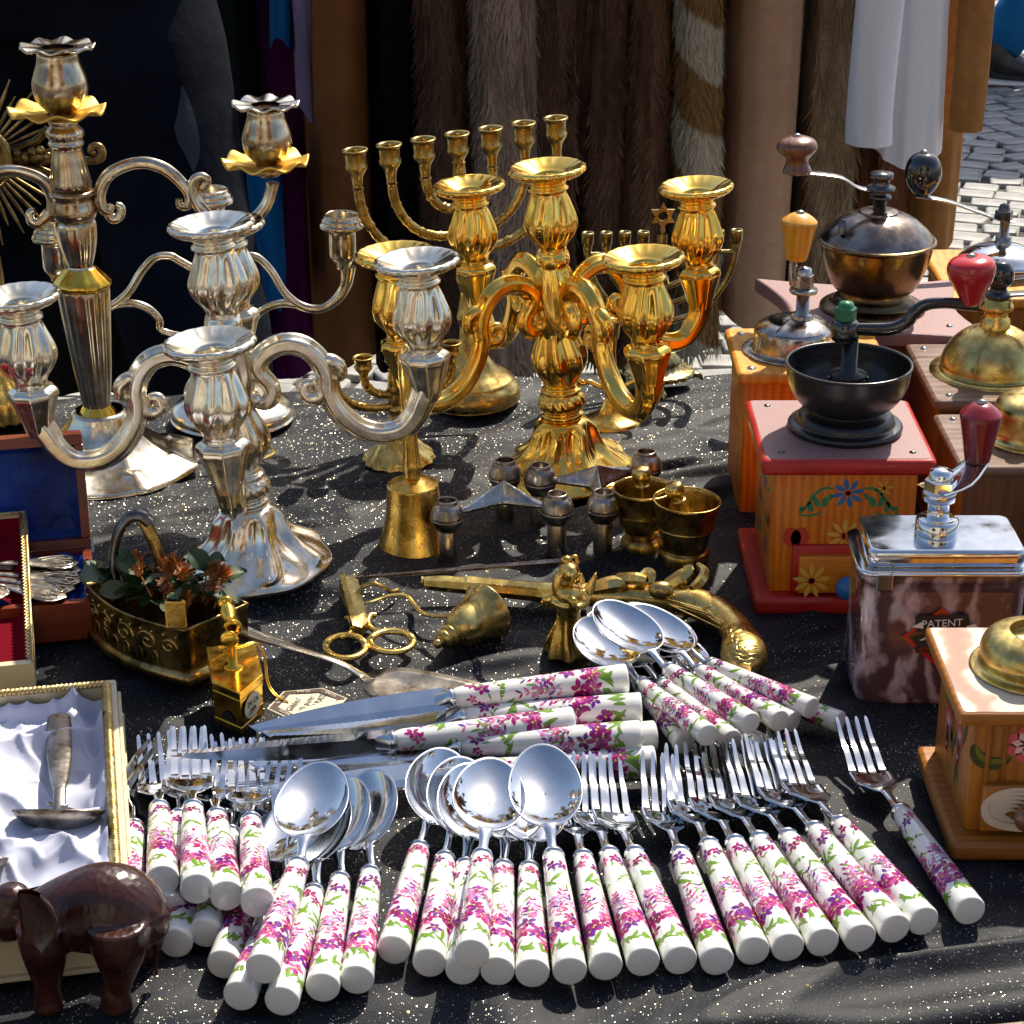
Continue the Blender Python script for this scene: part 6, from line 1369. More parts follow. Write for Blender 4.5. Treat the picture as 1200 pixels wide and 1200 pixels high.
for i, (ex, ey, a_) in enumerate(((95, 668, 8), (97, 680, 2), (88, 690, -4), (78, 700, -10), (92, 659, 14))):
    e = U(ex, ey, .026+.0012*i); 
    if proto_s is None:
        proto_s = thing('ornate_spoon', 'x', 'spoon'); m_ = MB()
        w_ = [(.0002, .0004), (.0075, .0009), (.0105, .0011), (.0098, .0011), (.0070, .0011), (.0036, .0012), (.0026, .0013), (.0022, .0014)]; xs_ = [0, -.004, -.010, -.017, -.026, -.038, -.052, -.070]
        m_.tube([(x, 0, .0004*k) for k, x in enumerate(xs_)], w_, 20, 6, sec=lambda th, u: 1+.06*abs(math.sin(u*26))); m_.build('handle', PEWTER, proto_s, world=False)
        m_ = MB()
        for s in (-1, 1):
            m_.tube([(-.030, s*.0030, .0022), (-.020, s*.0070, .0020), (-.010, s*.0085, .0019), (-.004, s*.0050, .0018), (-.006, s*.0020, .0022), (-.012, s*.0028, .0026)], .00045, 6, 5); m_.tube([(-.024, s*.001, .0024), (-.014, s*.0048, .0024), (-.009, s*.0040, .0024)], .0004, 6, 4)
        m_.build('engraved_scroll', SILVER, proto_s, world=False)
        m_ = MB(); rows = []
        for q in (.05, .3, .6, .85, 1.0): rows.append([(-.070-.022+.024*q*math.cos(2*PI*k/24), .014*q*math.sin(2*PI*k/24), .003-.005*(1-q*q)) for k in range(24)])
        rows += [[(x, y, z-.0008) for x, y, z in r_] for r_ in rows[::-1]]; m_.grid(rows, 0, True, closeu=True); m_.build('bowl', PEWTER, proto_s, world=False); o = proto_s
    else: o = copy_tree(proto_s)
    o.location = e; o.rotation_euler = (0, R(3), R(a_)); o['group'] = 'engraved spoons in the blue lined box'
    o['label'] = ['engraved silver spoon end in the blue box, second from the top of the fan', 'engraved silver spoon end at the middle of the fan, reaching furthest right', 'engraved silver spoon end in the blue box, second from the bottom of the fan', 'engraved silver spoon end lowest in the fan inside the blue box', 'engraved silver spoon end topmost in the fan inside the blue box'][i]
# small red lined case leaning on the blue box
c0 = U(43, 806); RB = thing('spoon_case', 'gold edged case lined in red velvet, leaning on the blue satin box', 'case', (c0.x, c0.y, 0), (R(12), 0, R(0)))
Dp = .165; Wd = .15; RBW = Matrix.LocRotScale(Vector((c0.x, c0.y, 0)), RB.rotation_euler, None)
tray(RB, -Wd, 0, 0, Dp, .020, .004, EDGE, RBW)
lining(-Wd+.004, -.004, .004, Dp-.004, .006, .003, 60, 60, RBW, lambda x, y: float(vnoise(np.array([x*60.]), np.array([y*60.]), 8)[0]), .010).build('red_lining', VELR, RB)
m_ = MB(); zz = .0212; m_.v = []; q = MB(); n = 90
q.tube([(-.0035-.0016*(1 if k % 2 else -1)*.6, .004+(Dp-.008)*k/n, zz) for k in range(n+1)], .0008, 6, 1); q.tube([(-.004-(Wd-.008)*k/n, Dp-.0035+.001*(1 if k % 2 else -1), zz) for k in range(n+1)], .0008, 6, 1)
q.tube([(-.0005, .001, .0208), (-.0005, Dp-.001, .0208)], .0008, 6, 1); q.v = [tuple(RBW @ Vector(p)) for p in q.v]; q.build('gold_braid', BRAID, RB)
yaw(RB, (c0.x, c0.y, 0), edge_yaw(U(42, 800, .02), U(34, 647, .05)))
RBW = Matrix.LocRotScale(RB.location, RB.rotation_euler, None)
o = copy_tree(proto_s); o['label'] = 'ornate silver spoon lying in the red velvet lined case'; del o['group']
p = RBW @ Vector((-.019, .090, .016)); o.location = p; o.rotation_euler = (R(12), 0, R(78)); o.name = 'ornate_spoon'

# white satin case
zt = .028; bk = U(128, 797, zt); ft = U(143, 1085, zt); xr = bk.x+.004; yb = bk.y; yf = ft.y-.0; W0 = .22
WB = thing('satin_case', 'shallow cream box with gold braid rim and white satin lining, holding a ladle', 'case', (xr-W0/2, (yf+yb)/2, 0))
sk = Matrix.Identity(4)
tray(WB, xr-W0, xr, yf, yb, zt, .0045, EDGE)
m_ = MB(); m_.box((xr-W0-.003, yf-.003, .0005), (xr+.003, yb+.003, .0035), 0, None, .0008); m_.box((xr+.0002, yf, .010), (xr+.0022, yb, .020), 0, None, .0005); m_.build('bottom_board', EDGE, WB)
m_ = MB(); braid(m_, [(xr-W0+.006, yf+.006, zt+.001), (xr-.006, yf+.006, zt+.001), (xr-.006, yb-.006, zt+.001), (xr-W0+.006, yb-.006, zt+.001)], .0019, .0052); m_.build('gold_braid', BRAID, WB)
def satin(x, y):
    u = (x-xr)*30; v = (y-yf)*30
    n1 = vnoise(np.array([u*.9+v*.5]), np.array([v*.7-u*.3]), 41)[0]; n2 = vnoise(np.array([u*.5+3]), np.array([v*.5]), 42)[0]
    r1 = (1-abs(2*n1-1))**2.2; r2 = (1-abs(2*n2-1))**4
    a = x-xr; s1 = math.exp(-((y-yf-.075-.25*(a+.06))/.010)**2)
    n5 = vnoise(np.array([u*2.6+v]), np.array([v*1.6-u]), 44)[0]
    return 1.0*r1+1.0*r2+.6*s1+.28*(1-abs(2*n5-1))**2
lining(xr-W0+.009, xr-.009, yf+.009, yb-.009, .0045, .0120, 180, 200, None, satin, .009).build('satin_lining', SATW, WB)
sb0 = U(0, 955, .021).y
m_ = MB(); rows = []
for i in range(60):
    x = xr-W0+.010+(W0-.020)*i/59; sag = .0015*math.sin(i*.35); rows.append([(x, sb0-.0+.008+sag, .006), (x, sb0+.009+sag, .019), (x, sb0+.007+sag, .0205), (x, sb0-.028+sag, .0195), (x, sb0-.030+sag, .017), (x, sb0-.031+sag, .006)])
m_.grid(rows, 0, True); m_.build('satin_band', SATW, WB)
yaw(WB, (bk.x, bk.y, 0), edge_yaw(U(141, 1003, zt), U(129, 797, zt)))
def ladle(label, tip, mid, bowl, wpx):
    a, b, c = (U(*tip, .024), U(*mid, .026), U(*bowl, .020)); o = thing('sugar_ladle', label, 'ladle', tuple(c))
    s_ = 1/ppm(*mid, b.y); m_ = MB(); m_.tube([tuple(a), tuple(a.lerp(b, .06)), tuple(a.lerp(b, .5)), tuple(a.lerp(b, .85)), tuple(b)], [(.0035, .0012), (.0068, .0018), (.0072, .0018), (.0052, .0016), (.0034, .0014)], 16, 6, up=(0, 0, 1)); m_.build('handle', PEWTER, o)
    m_ = MB(); m_.tube([tuple(b), tuple(b.lerp(c, .6)), tuple(c+Vector((0, .010, .003)))], [(.0034, .0014), (.0042, .0014), (.012, .0010)], 16, 6, up=(0, 0, 1))
    Rb = wpx*s_; rows = []
    Mb = T(c.x, c.y, c.z+.007) @ Mrot('X', R(-33))
    for q in np.linspace(.03, 1, 10): rows.append([(Rb*q*math.cos(t_)*(1+.03*abs(math.sin(8*t_))), .62*Rb*q*math.sin(t_), -.011*(1-q*q)**.8) for t_ in [2*PI*k/48 for k in range(48)]])
    rows += [[(x*1.01, y*1.01, z-.0008) for x, y, z in r_] for r_ in rows[::-1]]; m_.grid(rows, 0, True, closeu=True, M=Mb); m_.build('bowl', TARNS, o); return o
ladle('silver sugar ladle tucked under the satin band of the white lined case', (69, 838), (70, 925), (70, 962), 52)
ladle('second ladle bowl peeking in at the left edge of the white satin case', (-22, 870), (-20, 975), (-20, 1018), 30)

# ------------------------------------------------------------------ carved wooden elephant
YE = .865; pe = lambda x, y, dy=0: at(x, y, YE+dy); s_ = 1/ppm(100, 1080, YE)
E = thing('elephant_figurine', 'dark polished wooden elephant carving standing in the lower left corner', 'elephant figurine', tuple(Vector((pe(100, 1190).x, YE, 0))))
m_ = MB()
m_.tube([pe(30, 1085), pe(58, 1074), pe(92, 1068), pe(128, 1066), pe(152, 1078), pe(168, 1102)], [(22*s_, 28*s_), (36*s_, 38*s_), (46*s_, 50*s_), (50*s_, 58*s_), (44*s_, 52*s_), (24*s_, 34*s_)], 30, 6, up=(0, 0, 1))
m_.ell(pe(10, 1072), (30*s_, 27*s_, 34*s_)); m_.ell(pe(14, 1050), (22*s_, 20*s_, 16*s_)); m_.ell(pe(-8, 1084), (22*s_, 18*s_, 24*s_))
zt = .0005
def leg(x, yk, dy, r0, r1, fx=None):
    a = pe(x, yk, dy); f_ = pe(fx or x, 1186, 0); f_.y = YE+dy; f_.x = pe(fx or x, 1186, dy).x
    m_.tube([tuple(a+Vector((0, 0, .015))), tuple(a), (a.x*.5+f_.x*.5, YE+dy, a.z*.45), (f_.x, YE+dy, .010), (f_.x, YE+dy, .0006)], [r0*s_*1.1, r0*s_, r1*s_*.95, r1*s_*.95, r1*s_*1.12], 20, 5)
leg(140, 1110, -.014, 33, 18, 138); leg(164, 1105, .022, 28, 17, 160); leg(52, 1112, -.014, 28, 18, 58); leg(30, 1105, .022, 24, 17, 6)
m_.tube([pe(-20, 1090), pe(-36, 1115), pe(-36, 1145), pe(-26, 1170), pe(-34, 1180)], [17*s_, 14*s_, 10*s_, 8*s_, 5*s_], 18, 6)
eb = blob('body', m_, W_EL, E, .0011, 7)
m_ = MB(); rows = []
for dy_, sg in ((-.030, -1), (.026, 1)):
    m_ = MB(); c = pe(34, 1068, dy_); rows = []
    for i in range(9):
        u = i/8; r_ = []
        for k in range(13):
            v = k/12; x = (-10+46*u*math.sin(PI*(.2+.60*v)))*s_; z = (26-66*v+8*u-6*u*u)*s_; yq = sg*(.002+.010*u*(.4+.6*v)*u)
            r_.append((c.x+x, c.y+yq, c.z+z))
        rows.append(r_)
    back = [[(x, y-sg*.0035, z) for x, y, z in r_] for r_ in rows[::-1]]
    m_.grid(rows+back, 0, True, closev=True); m_.build('ear', W_EL, eb)
    t_ = MB(); a = pe(-12, 1100, dy_*.55); t_.tube([tuple(a), tuple(a+Vector((-.006, sg*.002, -.009))), tuple(a+Vector((-.013, sg*.003, -.012)))], [.0020, .0017, .0005], 10, 5); t_.build('tusk', PORC, eb)
    t_ = MB(); t_.ell(pe(-6, 1066, dy_*.90), (.0016, .0010, .0016), 12, 8); t_.build('eye', INK, eb)
m_ = MB(); m_.tube([pe(172, 1078), pe(182, 1100), pe(182, 1130), pe(180, 1140)], [.0022, .0016, .0012, .0024], 10, 6); m_.build('tail', W_EL, eb)


# ------------------------------------------------------------------ flat iron planter with dried flowers
Tp = U(104, 744); C1 = U(220, 803); d = (C1-Tp).normalized(); nrm = Vector((-d.y, d.x, 0)); L = (C1-Tp).length; Wd = .052
PI_ = thing('flat_iron_planter', 'antique brass charcoal iron with embossed scrolls, used open as a planter', 'flat iron', tuple((Tp+C1)/2+nrm*.02))
def foot(s, n=18):
    pts = []
    for i in range(n): u = i/n; pts.append(Tp+d*L*u*s+nrm*(-.010*math.sin(PI*u)*1.0)*s)
    pts.append(Tp+d*L*s); 
    for i in range(1, 6): pts.append(Tp+d*L*s+nrm*Wd*i/5)
    for i in range(1, n): u = i/n; pts.append(Tp+d*L*s*(1-u)+nrm*(Wd*(1-u)**.7+.010*math.sin(PI*(1-u))))
    return pts
base_ = foot(1.0); cI = sum(base_, Vector())/len(base_)
zt = at(220, 738, C1.y).z
def ringI(k, z): return [tuple(cI+(p-cI)*k+Vector((0, 0, z))) for p in base_]
m_ = MB(); rows = [ringI(1.06, .0006), ringI(1.08, .002), ringI(1.08, .0055), ringI(1.0, .0075)]; m_.grid(rows, 0, True, closeu=True); m_.add(rows[0], [tuple(range(len(base_)))[::-1]], 0, False); m_.add(rows[-1], [tuple(range(len(base_)))], 0, False); m_.build('sole_plate', BRASSP, PI_)
m_ = MB(); rows = [ringI(.97, .0075), ringI(.98, .012), ringI(.985, zt-.004), ringI(1.01, zt-.0015), ringI(1.01, zt), ringI(.98, zt), ringI(.95, zt-.004), ringI(.94, .010)]; m_.grid(rows, 0, True, closeu=True)
m_.add(rows[-1], [tuple(range(len(base_)))], 0, False)
# little arched vents and embossed scrolls, raised from the near wall
for k in range(6):
    u = .18+.12*k; p = Tp+d*L*u+nrm*(-.010*math.sin(PI*u)-.0002)
    m_.tube([tuple(p-d*.0025+Vector((0, 0, .010))), tuple(p-d*.0025+Vector((0, 0, .016))), tuple(p+Vector((0, 0, .0185))), tuple(p+d*.0025+Vector((0, 0, .016))), tuple(p+d*.0025+Vector((0, 0, .010)))], .0006, 6, 3)
m_.build('body_wall', BRASSP, PI_)
m_ = MB()
def scr(u0, z0, r, turns, sg):
    pts = []
    for i in range(22):
        a_ = turns*2*PI*i/21; rr_ = r*(1-i/24); u = u0+sg*rr_*math.cos(a_)/L; z = z0+rr_*math.sin(a_)*.9; p = Tp+d*L*u+nrm*(-.010*math.sin(PI*min(max(u, 0), 1))+.0002); pts.append((p.x, p.y, z))
    m_.tube(pts, .0006, 6, 2)
for (u0, r, sg) in ((.14, .006, 1), (.32, .0075, -1), (.52, .0085, 1), (.72, .008, -1), (.88, .006, 1)): scr(u0, zt*.62, r, 1.4, sg)
for k in range(11):
    u = .06+.088*k; p = Tp+d*L*u+nrm*(-.010*math.sin(PI*u)); m_.ell((p.x, p.y, zt-.007), (.0012, .0012, .0012), 8, 6)
m_.build('embossed_scroll', BRASSM, PI_)
hp_ = Tp+d*L+nrm*.004
m_ = MB(); a = at(194, 728, hp_.y+.0).copy(); q0 = at(193, 704, C1.y+.004); q1 = at(218, 735, C1.y+.004); m_.box((q0.x, C1.y+.001, q1.z), (q1.x+.001, C1.y+.005, q0.z+.001), 0, None, .001); m_.build('heel_plate', BRASS, PI_)
yh = cI.y+.012; m_ = MB(); ptube(m_, [(140, 690, 6), (134, 668, 6), (134, 645, 6), (140, 622, 6.5), (152, 606, 7), (166, 604, 8), (176, 612, 8)], yh, 14, 5, flat=1.2); hd_ = m_.build('handle', DARKSTEEL, PI_)
m_ = MB(); ptube(m_, [(168, 610, 8), (176, 625, 8), (184, 642, 8), (190, 660, 9)], yh, 6, 2, flat=.5); m_.build('handle_post', BRASSM, PI_)
LEAFG = plain('leathery_leaf', (.022, .060, .014), .38, .3, 200, .4, 60); LEAFO = plain('olive_leaf', (.06, .075, .022), .5, .3, 200, .4, 60); LEAFB = plain('bluish_leaf', (.11, .15, .10), .6, .3, 200, .3, 60)
DRY = plain('dried_flower', (.22, .09, .04), .85, .5, 400, .5, 150); DRYO = plain('orange_dried_flower', (.42, .15, .03), .85, .5, 400, .4, 150)
FL = thing('dried_flowers', 'dark green leaves and brown dried flower heads filling the flat iron', 'dried flowers', tuple(cI+Vector((0, 0, .02))))
def leafmesh(lobed):
    m_ = MB(); rows = []; n = 9
    for i in range(n+1):
        t_ = i/n; w_ = .36*math.sin(PI*min(.98, t_*.97+.015))**.8*(1+(.28*math.sin(t_*24) if lobed else 0)); z = .12*math.sin(PI*t_)
        rows.append([(t_, w_*c, z+.10*abs(c)) for c in (-1, -.5, 0, .5, 1)])
    m_.grid(rows, 0, True); m_.grid([[(x, y, z-.02) for x, y, z in r_] for r_ in rows][::-1], 0, True); return m_
lf = {}
rr = random.Random(12)
for k in range(74):
    u = rr.uniform(.12, .95); v = rr.uniform(.05, .95); w_ = Wd*u**.7
    p = Tp+d*L*u+nrm*w_*v; z = zt-.002+rr.uniform(-.006, .014)+.012*u; kind = rr.choice([0, 0, 0, 1, 1, 2]) if u > .35 else rr.choice([2, 2, 0, 1]); key = (kind,)
    if key not in lf: o = leafmesh(kind == 2).build('leaf', (LEAFG, LEAFO, LEAFB)[kind], FL, world=False); lf[key] = o
    else: o = inst(lf[key], FL)
    o.location = Vector((p.x, p.y, z))-FL.location; sc = rr.uniform(.011, .020); o.scale = (sc, sc, sc); o.rotation_euler = (rr.uniform(-.7, .7), rr.uniform(-1.0, .25), rr.uniform(0, 6.28))
fh = None
for k in range(18):
    u = rr.uniform(.30, .98); v = rr.uniform(.1, .9); p = Tp+d*L*u+nrm*Wd*u**.7*v
    if fh is None or k == 5:
        m_ = MB()
        for q in range(70):
            a_ = rr.uniform(0, 6.28); b_ = rr.uniform(.1, 1.5); dd = Vector((math.cos(a_)*math.cos(b_), math.sin(a_)*math.cos(b_), math.sin(b_))); sd_ = dd.cross(Vector((.3, .2, .9))).normalized()*.0007
            e = dd*rr.uniform(.004, .0065); m_.add([tuple(sd_), tuple(-sd_), tuple(e-sd_*.4), tuple(e+sd_*.4)], [(0, 1, 2, 3)], 0, False)
        m_.ell((0, 0, 0), (.0025, .0025, .0025), 10, 6); m_.tube([(0, 0, 0), (0, 0, -.015)], .0005, 6, 1); fh = m_.build('flower_head', DRY if k == 0 else DRYO, FL, world=False); o = fh
    else: o = inst(fh, FL)
    o.location = Vector((p.x, p.y, zt+rr.uniform(.010, .024)))-FL.location; o.rotation_euler = (rr.uniform(-.5, .5), rr.uniform(-.5, .5), 0); s0 = rr.uniform(1.1, 1.7); o.scale = (s0, s0, s0)

# ------------------------------------------------------------------ small gilded iron with its tag
ap = U(286, 862); za = at(281, 813, ap.y).z; top = [U(241, 758, za), U(248, 799, za), U(281, 813, za), U(308, 790, za), U(299, 752, za)]
GI = thing('gilded_iron', 'tiny shiny gilt box iron with upright turned handle and a tag on a string', 'miniature iron', (ap.x, ap.y+.02, 0))
def shr(k, z): c = sum(top, Vector())/5; return [(c.x+(p.x-c.x)*k, c.y+(p.y-c.y)*k, z) for p in top]
m_ = MB(); rows = [shr(.97, .0005), shr(.97, .004), shr(.95, .0045), shr(.95, za-.008), shr(.98, za-.0075), shr(.98, za-.006), shr(.96, za-.0055), shr(.96, za-.004), shr(1.0, za-.0035), shr(1.0, za-.0005), shr(.97, za), shr(.02, za)]
m_.grid(rows, 0, False, closeu=True); m_.build('box_body', GILT, GI)
c = at(273, 778, ap.y+.035); c.z = za; yk = c.y; Hh = lambda y: at(272, y, yk).z; xh = lambda x, y: at(x, y, yk).x
m_ = MB(); m_.lathe([(.0060, za), (.0060, za+.001), (.0030, za+.0015), (.0026, Hh(748)), (.0002, Hh(748))], 20, 0, T(c.x, yk, 0)); m_.box((c.x-.0022, yk-.0022, za+.003), (c.x+.0022, yk+.0022, Hh(750)), 0, None, .0005); m_.build('handle_post', GILT, GI)
m_ = MB(); m_.lathe([(.0002, -.009), (.0050, -.009), (.0056, -.0085), (.0056, -.0075), (.0040, -.007), (.0040, .007), (.0056, .0075), (.0056, .0085), (.0050, .009), (.0002, .009)], 24, 0, T(c.x, yk, Hh(742)) @ Mrot('X', PI/2)); m_.build('crosspiece', GILT, GI)
m_ = MB(); a = at(272, 736, yk-.004); b = at(264, 704, yk+.02); Lq = (b-a).length; m_.lathe(cr([(.0030, 0), (.0052, .001), (.0040, .004), (.0036, Lq*.3), (.0048, Lq*.55), (.0046, Lq*.7), (.0030, Lq*.78), (.0050, Lq*.86), (.0048, Lq*.97), (.0002, Lq)], 3), 24, 0, along(a, b)); m_.build('handle_grip', GILT, GI)
fr = [Vector(p) for p in (top[2], top[3])]; nn = (fr[1]-fr[0]).normalized(); out_ = Vector((nn.y, -nn.x, 0)); mid = (fr[0]+fr[1])/2; mid.z = za*.50; mid += out_*-.0006
FM = frame(mid+out_*.0006, nn, Vector((0, 0, 1)), out_)
m_ = MB(); m_.add([tuple(FM @ Vector((.0095*math.cos(2*PI*k/24), .0080*math.sin(2*PI*k/24), .0002))) for k in range(24)], [tuple(range(24))], 0, False); lb = m_.build('oval_label', PAPER, GI)
text('24 CA\nHA', .0048, INK, FM @ T(0, 0, .0006), lb)
fl2 = [Vector(p) for p in (top[1], top[2])]; n2 = (fl2[1]-fl2[0]).normalized(); o2 = Vector((n2.y, -n2.x, 0)); m2_ = (fl2[0]+fl2[1])/2; FM2 = frame(Vector((m2_.x, m2_.y, .006))+o2*-.0005, n2, Vector((0, 0, 1)), o2)
m_ = MB(); m_.add([tuple(FM2 @ Vector((.0055*math.cos(a_), .0060*math.sin(a_), .0002))) for a_ in np.linspace(0, PI, 12)], [tuple(range(12))], 0, False); m_.build('arched_opening', INK, GI)
hx = [(313, 831), (332, 811), (378, 807), (407, 819), (390, 838), (345, 846)]; hz = .0050
hp3 = [U(x, y, hz+.003*(i in (2, 3))) for i, (x, y) in enumerate(hx)]; c = sum(hp3, Vector())/6
TG = thing('paper_tag', 'six-sided cream paper tag printed Gilded with pure 24 CARAT beside the tiny gilt iron', 'tag', tuple(c))
def hexp(k, off): return [tuple(c+(p-c)*k+Vector((0, 0, off))) for p in hp3]
m_ = MB(); m_.grid([hexp(1, 0), hexp(1, .0005)], 0, False, closeu=True); m_.add(hexp(1, .0005), [tuple(range(6))], 0, False); tg = m_.build('tag_card', PAPER, TG)
m_ = MB(); m_.grid([hexp(.95, .0007), hexp(.74, .0007)], 0, False, closeu=True); m_.build('printed_border', plain('brown_print', (.06, .03, .02), .6), tg)
nrm_t = (Vector(hp3[2])-Vector(hp3[0])).cross(Vector(hp3[4])-Vector(hp3[0])).normalized(); nrm_t = nrm_t if nrm_t.z > 0 else -nrm_t
tx_ = (U(356, 815, hz)-U(341, 830, hz)); tx_ = (tx_-nrm_t*tx_.dot(nrm_t)).normalized(); ty_ = nrm_t.cross(tx_)
for s__, (x, y), sz in (('Gilded', (344, 825), .0062), ('with pure', (357, 826), .0062), ('24 CARAT', (370, 826), .0062), ('9', (384, 830), .0055)):
    p = U(x, y, hz+.002); p = p-nrm_t*(p-c).dot(nrm_t)+nrm_t*.0009; text(s__, sz, INK, frame(p, tx_, ty_, nrm_t), tg, ext=.00005, font_sx=.85)
for i in range(6):
    a, b = Vector(hexp(.85, .0)[i]), Vector(hexp(.85, .0)[(i+1) % 6]); e = (b-a); L_ = e.length; e.normalize(); e = (e-nrm_t*e.dot(nrm_t)).normalized()
    text('GUARANTEED' if L_ > .022 else 'GUAR', .0032, PAPER, frame((a+b)/2+nrm_t*.0011, -e if i in (0, 1, 2) else -e, nrm_t.cross(-e), nrm_t), tg, ext=.00004)
m_ = MB(); pk = Vector((xh(272, 770), yk, za+.008))
for k_ in (0, 1):
    m_.tube([tuple(pk), tuple(at(262+3*k_, 762, yk-.004)), tuple(U(284, 756+2*k_, za+.006)), tuple(U(300+2*k_, 754, za+.004)), tuple(U(309+2*k_, 772, za*.8)), tuple(U(313+2*k_, 800, za*.45)), tuple(U(322+3*k_, 815, .008)), tuple(U(338, 823, hz+.001))], .0005, 6, 6)
m_.tube([tuple(pk+Vector((-.012, -.004, -.002))), tuple(pk+Vector((-.003, -.002, .002))), tuple(pk)], .0009, 8, 4); m_.build('gold_string', GILT, tg)

# ------------------------------------------------------------------ cake server
CS = thing('cake_server', 'tarnished silver cake server with long fluted handle pointing to the upper left', 'cake server', tuple(U(425, 800)))
m_ = MB(); P_ = [(232, 716, .012, 9), (240, 721, .013, 13), (262, 731, .014, 13), (300, 745, .016, 9), (340, 758, .018, 6.5), (380, 770, .018, 5), (405, 780, .014, 5), (424, 792, .006, 7), (434, 799, .0045, 11)]
m_.tube([tuple(U(x, y, z)) for x, y, z, r_ in P_], [(r_/1800, max(.0009, r_/1800*.32)) for x, y, z, r_ in P_], 22, 6, sec=lambda th, u: 1+.10*abs(math.sin(3*th)), up=(0, 0, 1)); m_.build('handle', SILVER, CS)
pl = [U(x, y, z) for x, y, z in ((424, 795, .005), (440, 786, .006), (470, 782, .008), (520, 790, .008), (566, 802, .006), (540, 812, .004), (505, 820, .0035), (465, 822, .004), (432, 814, .0045))]; cc = sum(pl, Vector())/len(pl)
m_ = MB(); rows = [[tuple(cc+(p-cc)*k+Vector((0, 0, -.0015*(1-k*k)))) for p in cr([tuple(q) for q in pl], 4, True) for p in [Vector(p)]] for k in (.02, .4, .75, 1.0)]; rows += [[(x, y, z-.0011) for x, y, z in r_] for r_ in rows[::-1]]; m_.grid(rows, 0, True, closeu=True); m_.build('blade', TARNS, CS)

# ------------------------------------------------------------------ wick trimmer scissors, snuffers
def utube(mb, pts, rs, n=10, k=5, closed=False, flat=1.0):
    mb.tube([tuple(U(x, y, z)) for x, y, z in pts], [(r_/1800, r_/1800*flat) for r_ in (rs if isinstance(rs, (list, tuple)) else [rs]*len(pts))], n, k, closed=closed, up=(0, 0, 1)); return mb
SC = thing('wick_trimmer', 'old brass candle wick trimmer scissors with two oval finger loops', 'scissors', tuple(U(425, 735)))
m_ = MB(); q = [U(397, 676, .012), U(418, 673, .012), U(430, 722, .010), U(412, 727, .010)]
def plate(mb, q, h, b=.0006):
    lo = [tuple(p-Vector((0, 0, h))) for p in q]; hi = [tuple(p) for p in q]; n = len(q); mb.grid([lo, hi], 0, False, closeu=True); mb.add(hi, [tuple(range(n))], 0, False); mb.add(lo, [tuple(range(n))[::-1]], 0, False)
plate(m_, q[::-1], .010); q2 = [U(398, 674, .016), U(404, 671, .017), U(417, 722, .013), U(411, 725, .012)]; plate(m_, q2[::-1], .006); q3 = [U(410, 722, .014), U(427, 718, .014), U(432, 728, .011), U(424, 735, .009), U(413, 732, .011)]; plate(m_, q3[::-1], .006); m_.build('trimmer_box', BRASSL, SC)
m_ = MB(); utube(m_, [(405, 724, .007), (411, 727, .007), (414, 736, .006), (408, 744, .006), (398, 748, .006)], [3, 4.5, 4, 3.6, 3.6]); utube(m_, [(430-25+25*math.cos(a_), 757+13*math.sin(a_), .0045) for a_ in np.linspace(0, 2*PI, 15)[:-1]] if False else [(405+23*math.cos(a_), 758+13.5*math.sin(a_), .0045+.002*(math.sin(a_) < 0)) for a_ in np.linspace(0, 2*PI, 15)[:-1]], 4.6, closed=True, flat=.8); m_.build('finger_loop', BRASS, SC)
m_ = MB(); utube(m_, [(441, 721, .008), (434, 722, .008), (431, 731, .007), (438, 738, .006), (447, 740, .006)], [3, 4.5, 4, 3.6, 3.6]); utube(m_, [(459+25*math.cos(a_), 752+12.5*math.sin(a_), .0045+.002*(math.sin(a_) < 0)) for a_ in np.linspace(0, 2*PI, 15)[:-1]], 4.6, closed=True, flat=.8); m_.build('finger_loop', BRASS, SC)
m_ = MB(); utube(m_, [(418, 698, .010), (424, 688, .014), (436, 684, .016), (450, 688, .012), (458, 694, .006), (466, 692, .004)], 3.2, flat=.7); m_.build('foot_strap', BRASSD, SC)
SN = thing('candle_snuffer', 'brass bell-shaped candle snuffer lying on its side with a wavy flat handle', 'candle snuffer', tuple(U(545, 740)))
a = U(509, 757, .009); b = U(571, 716, .016); Lb = (b-a).length; m_ = MB(); k_ = Lb/.045
m_.lathe([(x*k_, z*k_) for x, z in cr([(.0002, 0), (.0022, .001), (.0030, .003), (.0022, .0048), (.0045, .006), (.0062, .0085), (.0048, .010), (.0066, .0115), (.0070, .0135), (.0055, .015), (.0080, .017), (.0112, .022), (.0126, .028), (.0132, .034), (.0150, .040), (.0176, .0445), (.0182, .0455), (.0172, .0458), (.0140, .040), (.0120, .034), (.010, .024), (.0002, .021)], 3)], 44, 0, along(a, b)); m_.build('snuffer_bell', BRASSL, SN)
m_ = MB(); utube(m_, [(422, 707, .006), (436, 705, .006), (450, 700, .007), (464, 697, .008), (477, 699, .008), (485, 708, .007), (494, 718, .007), (508, 722, .008), (522, 722, .009), (536, 720, .012)], 3.6, n=10, flat=.55); m_.build('handle', BRASSL, SN)
AY = U(668, 765).y
RD = thing('snuffer_rod', 'long thin brown metal rod reaching from the wick trimmer to the angel bell', 'rod', tuple(U(540, 690)))
ra = U(418, 677, .019); rb = at(664, 657, AY+.004); m_ = MB(); m_.tube([tuple(ra), tuple(ra.lerp(rb, .5)), tuple(rb)], [.0012, .0016, .0019], 12, 2); m_.build('shaft', BRONZE, RD)
m_ = MB(); m_.ell(tuple(rb), (.0040, .0034, .0034), 16, 10); m_.tube([tuple(rb+Vector((.002, 0, .002))), tuple(rb+Vector((.006, 0, .003))), tuple(rb+Vector((.007, 0, -.002)))], .0012, 8, 4); m_.build('end_knob', BRASS, RD)

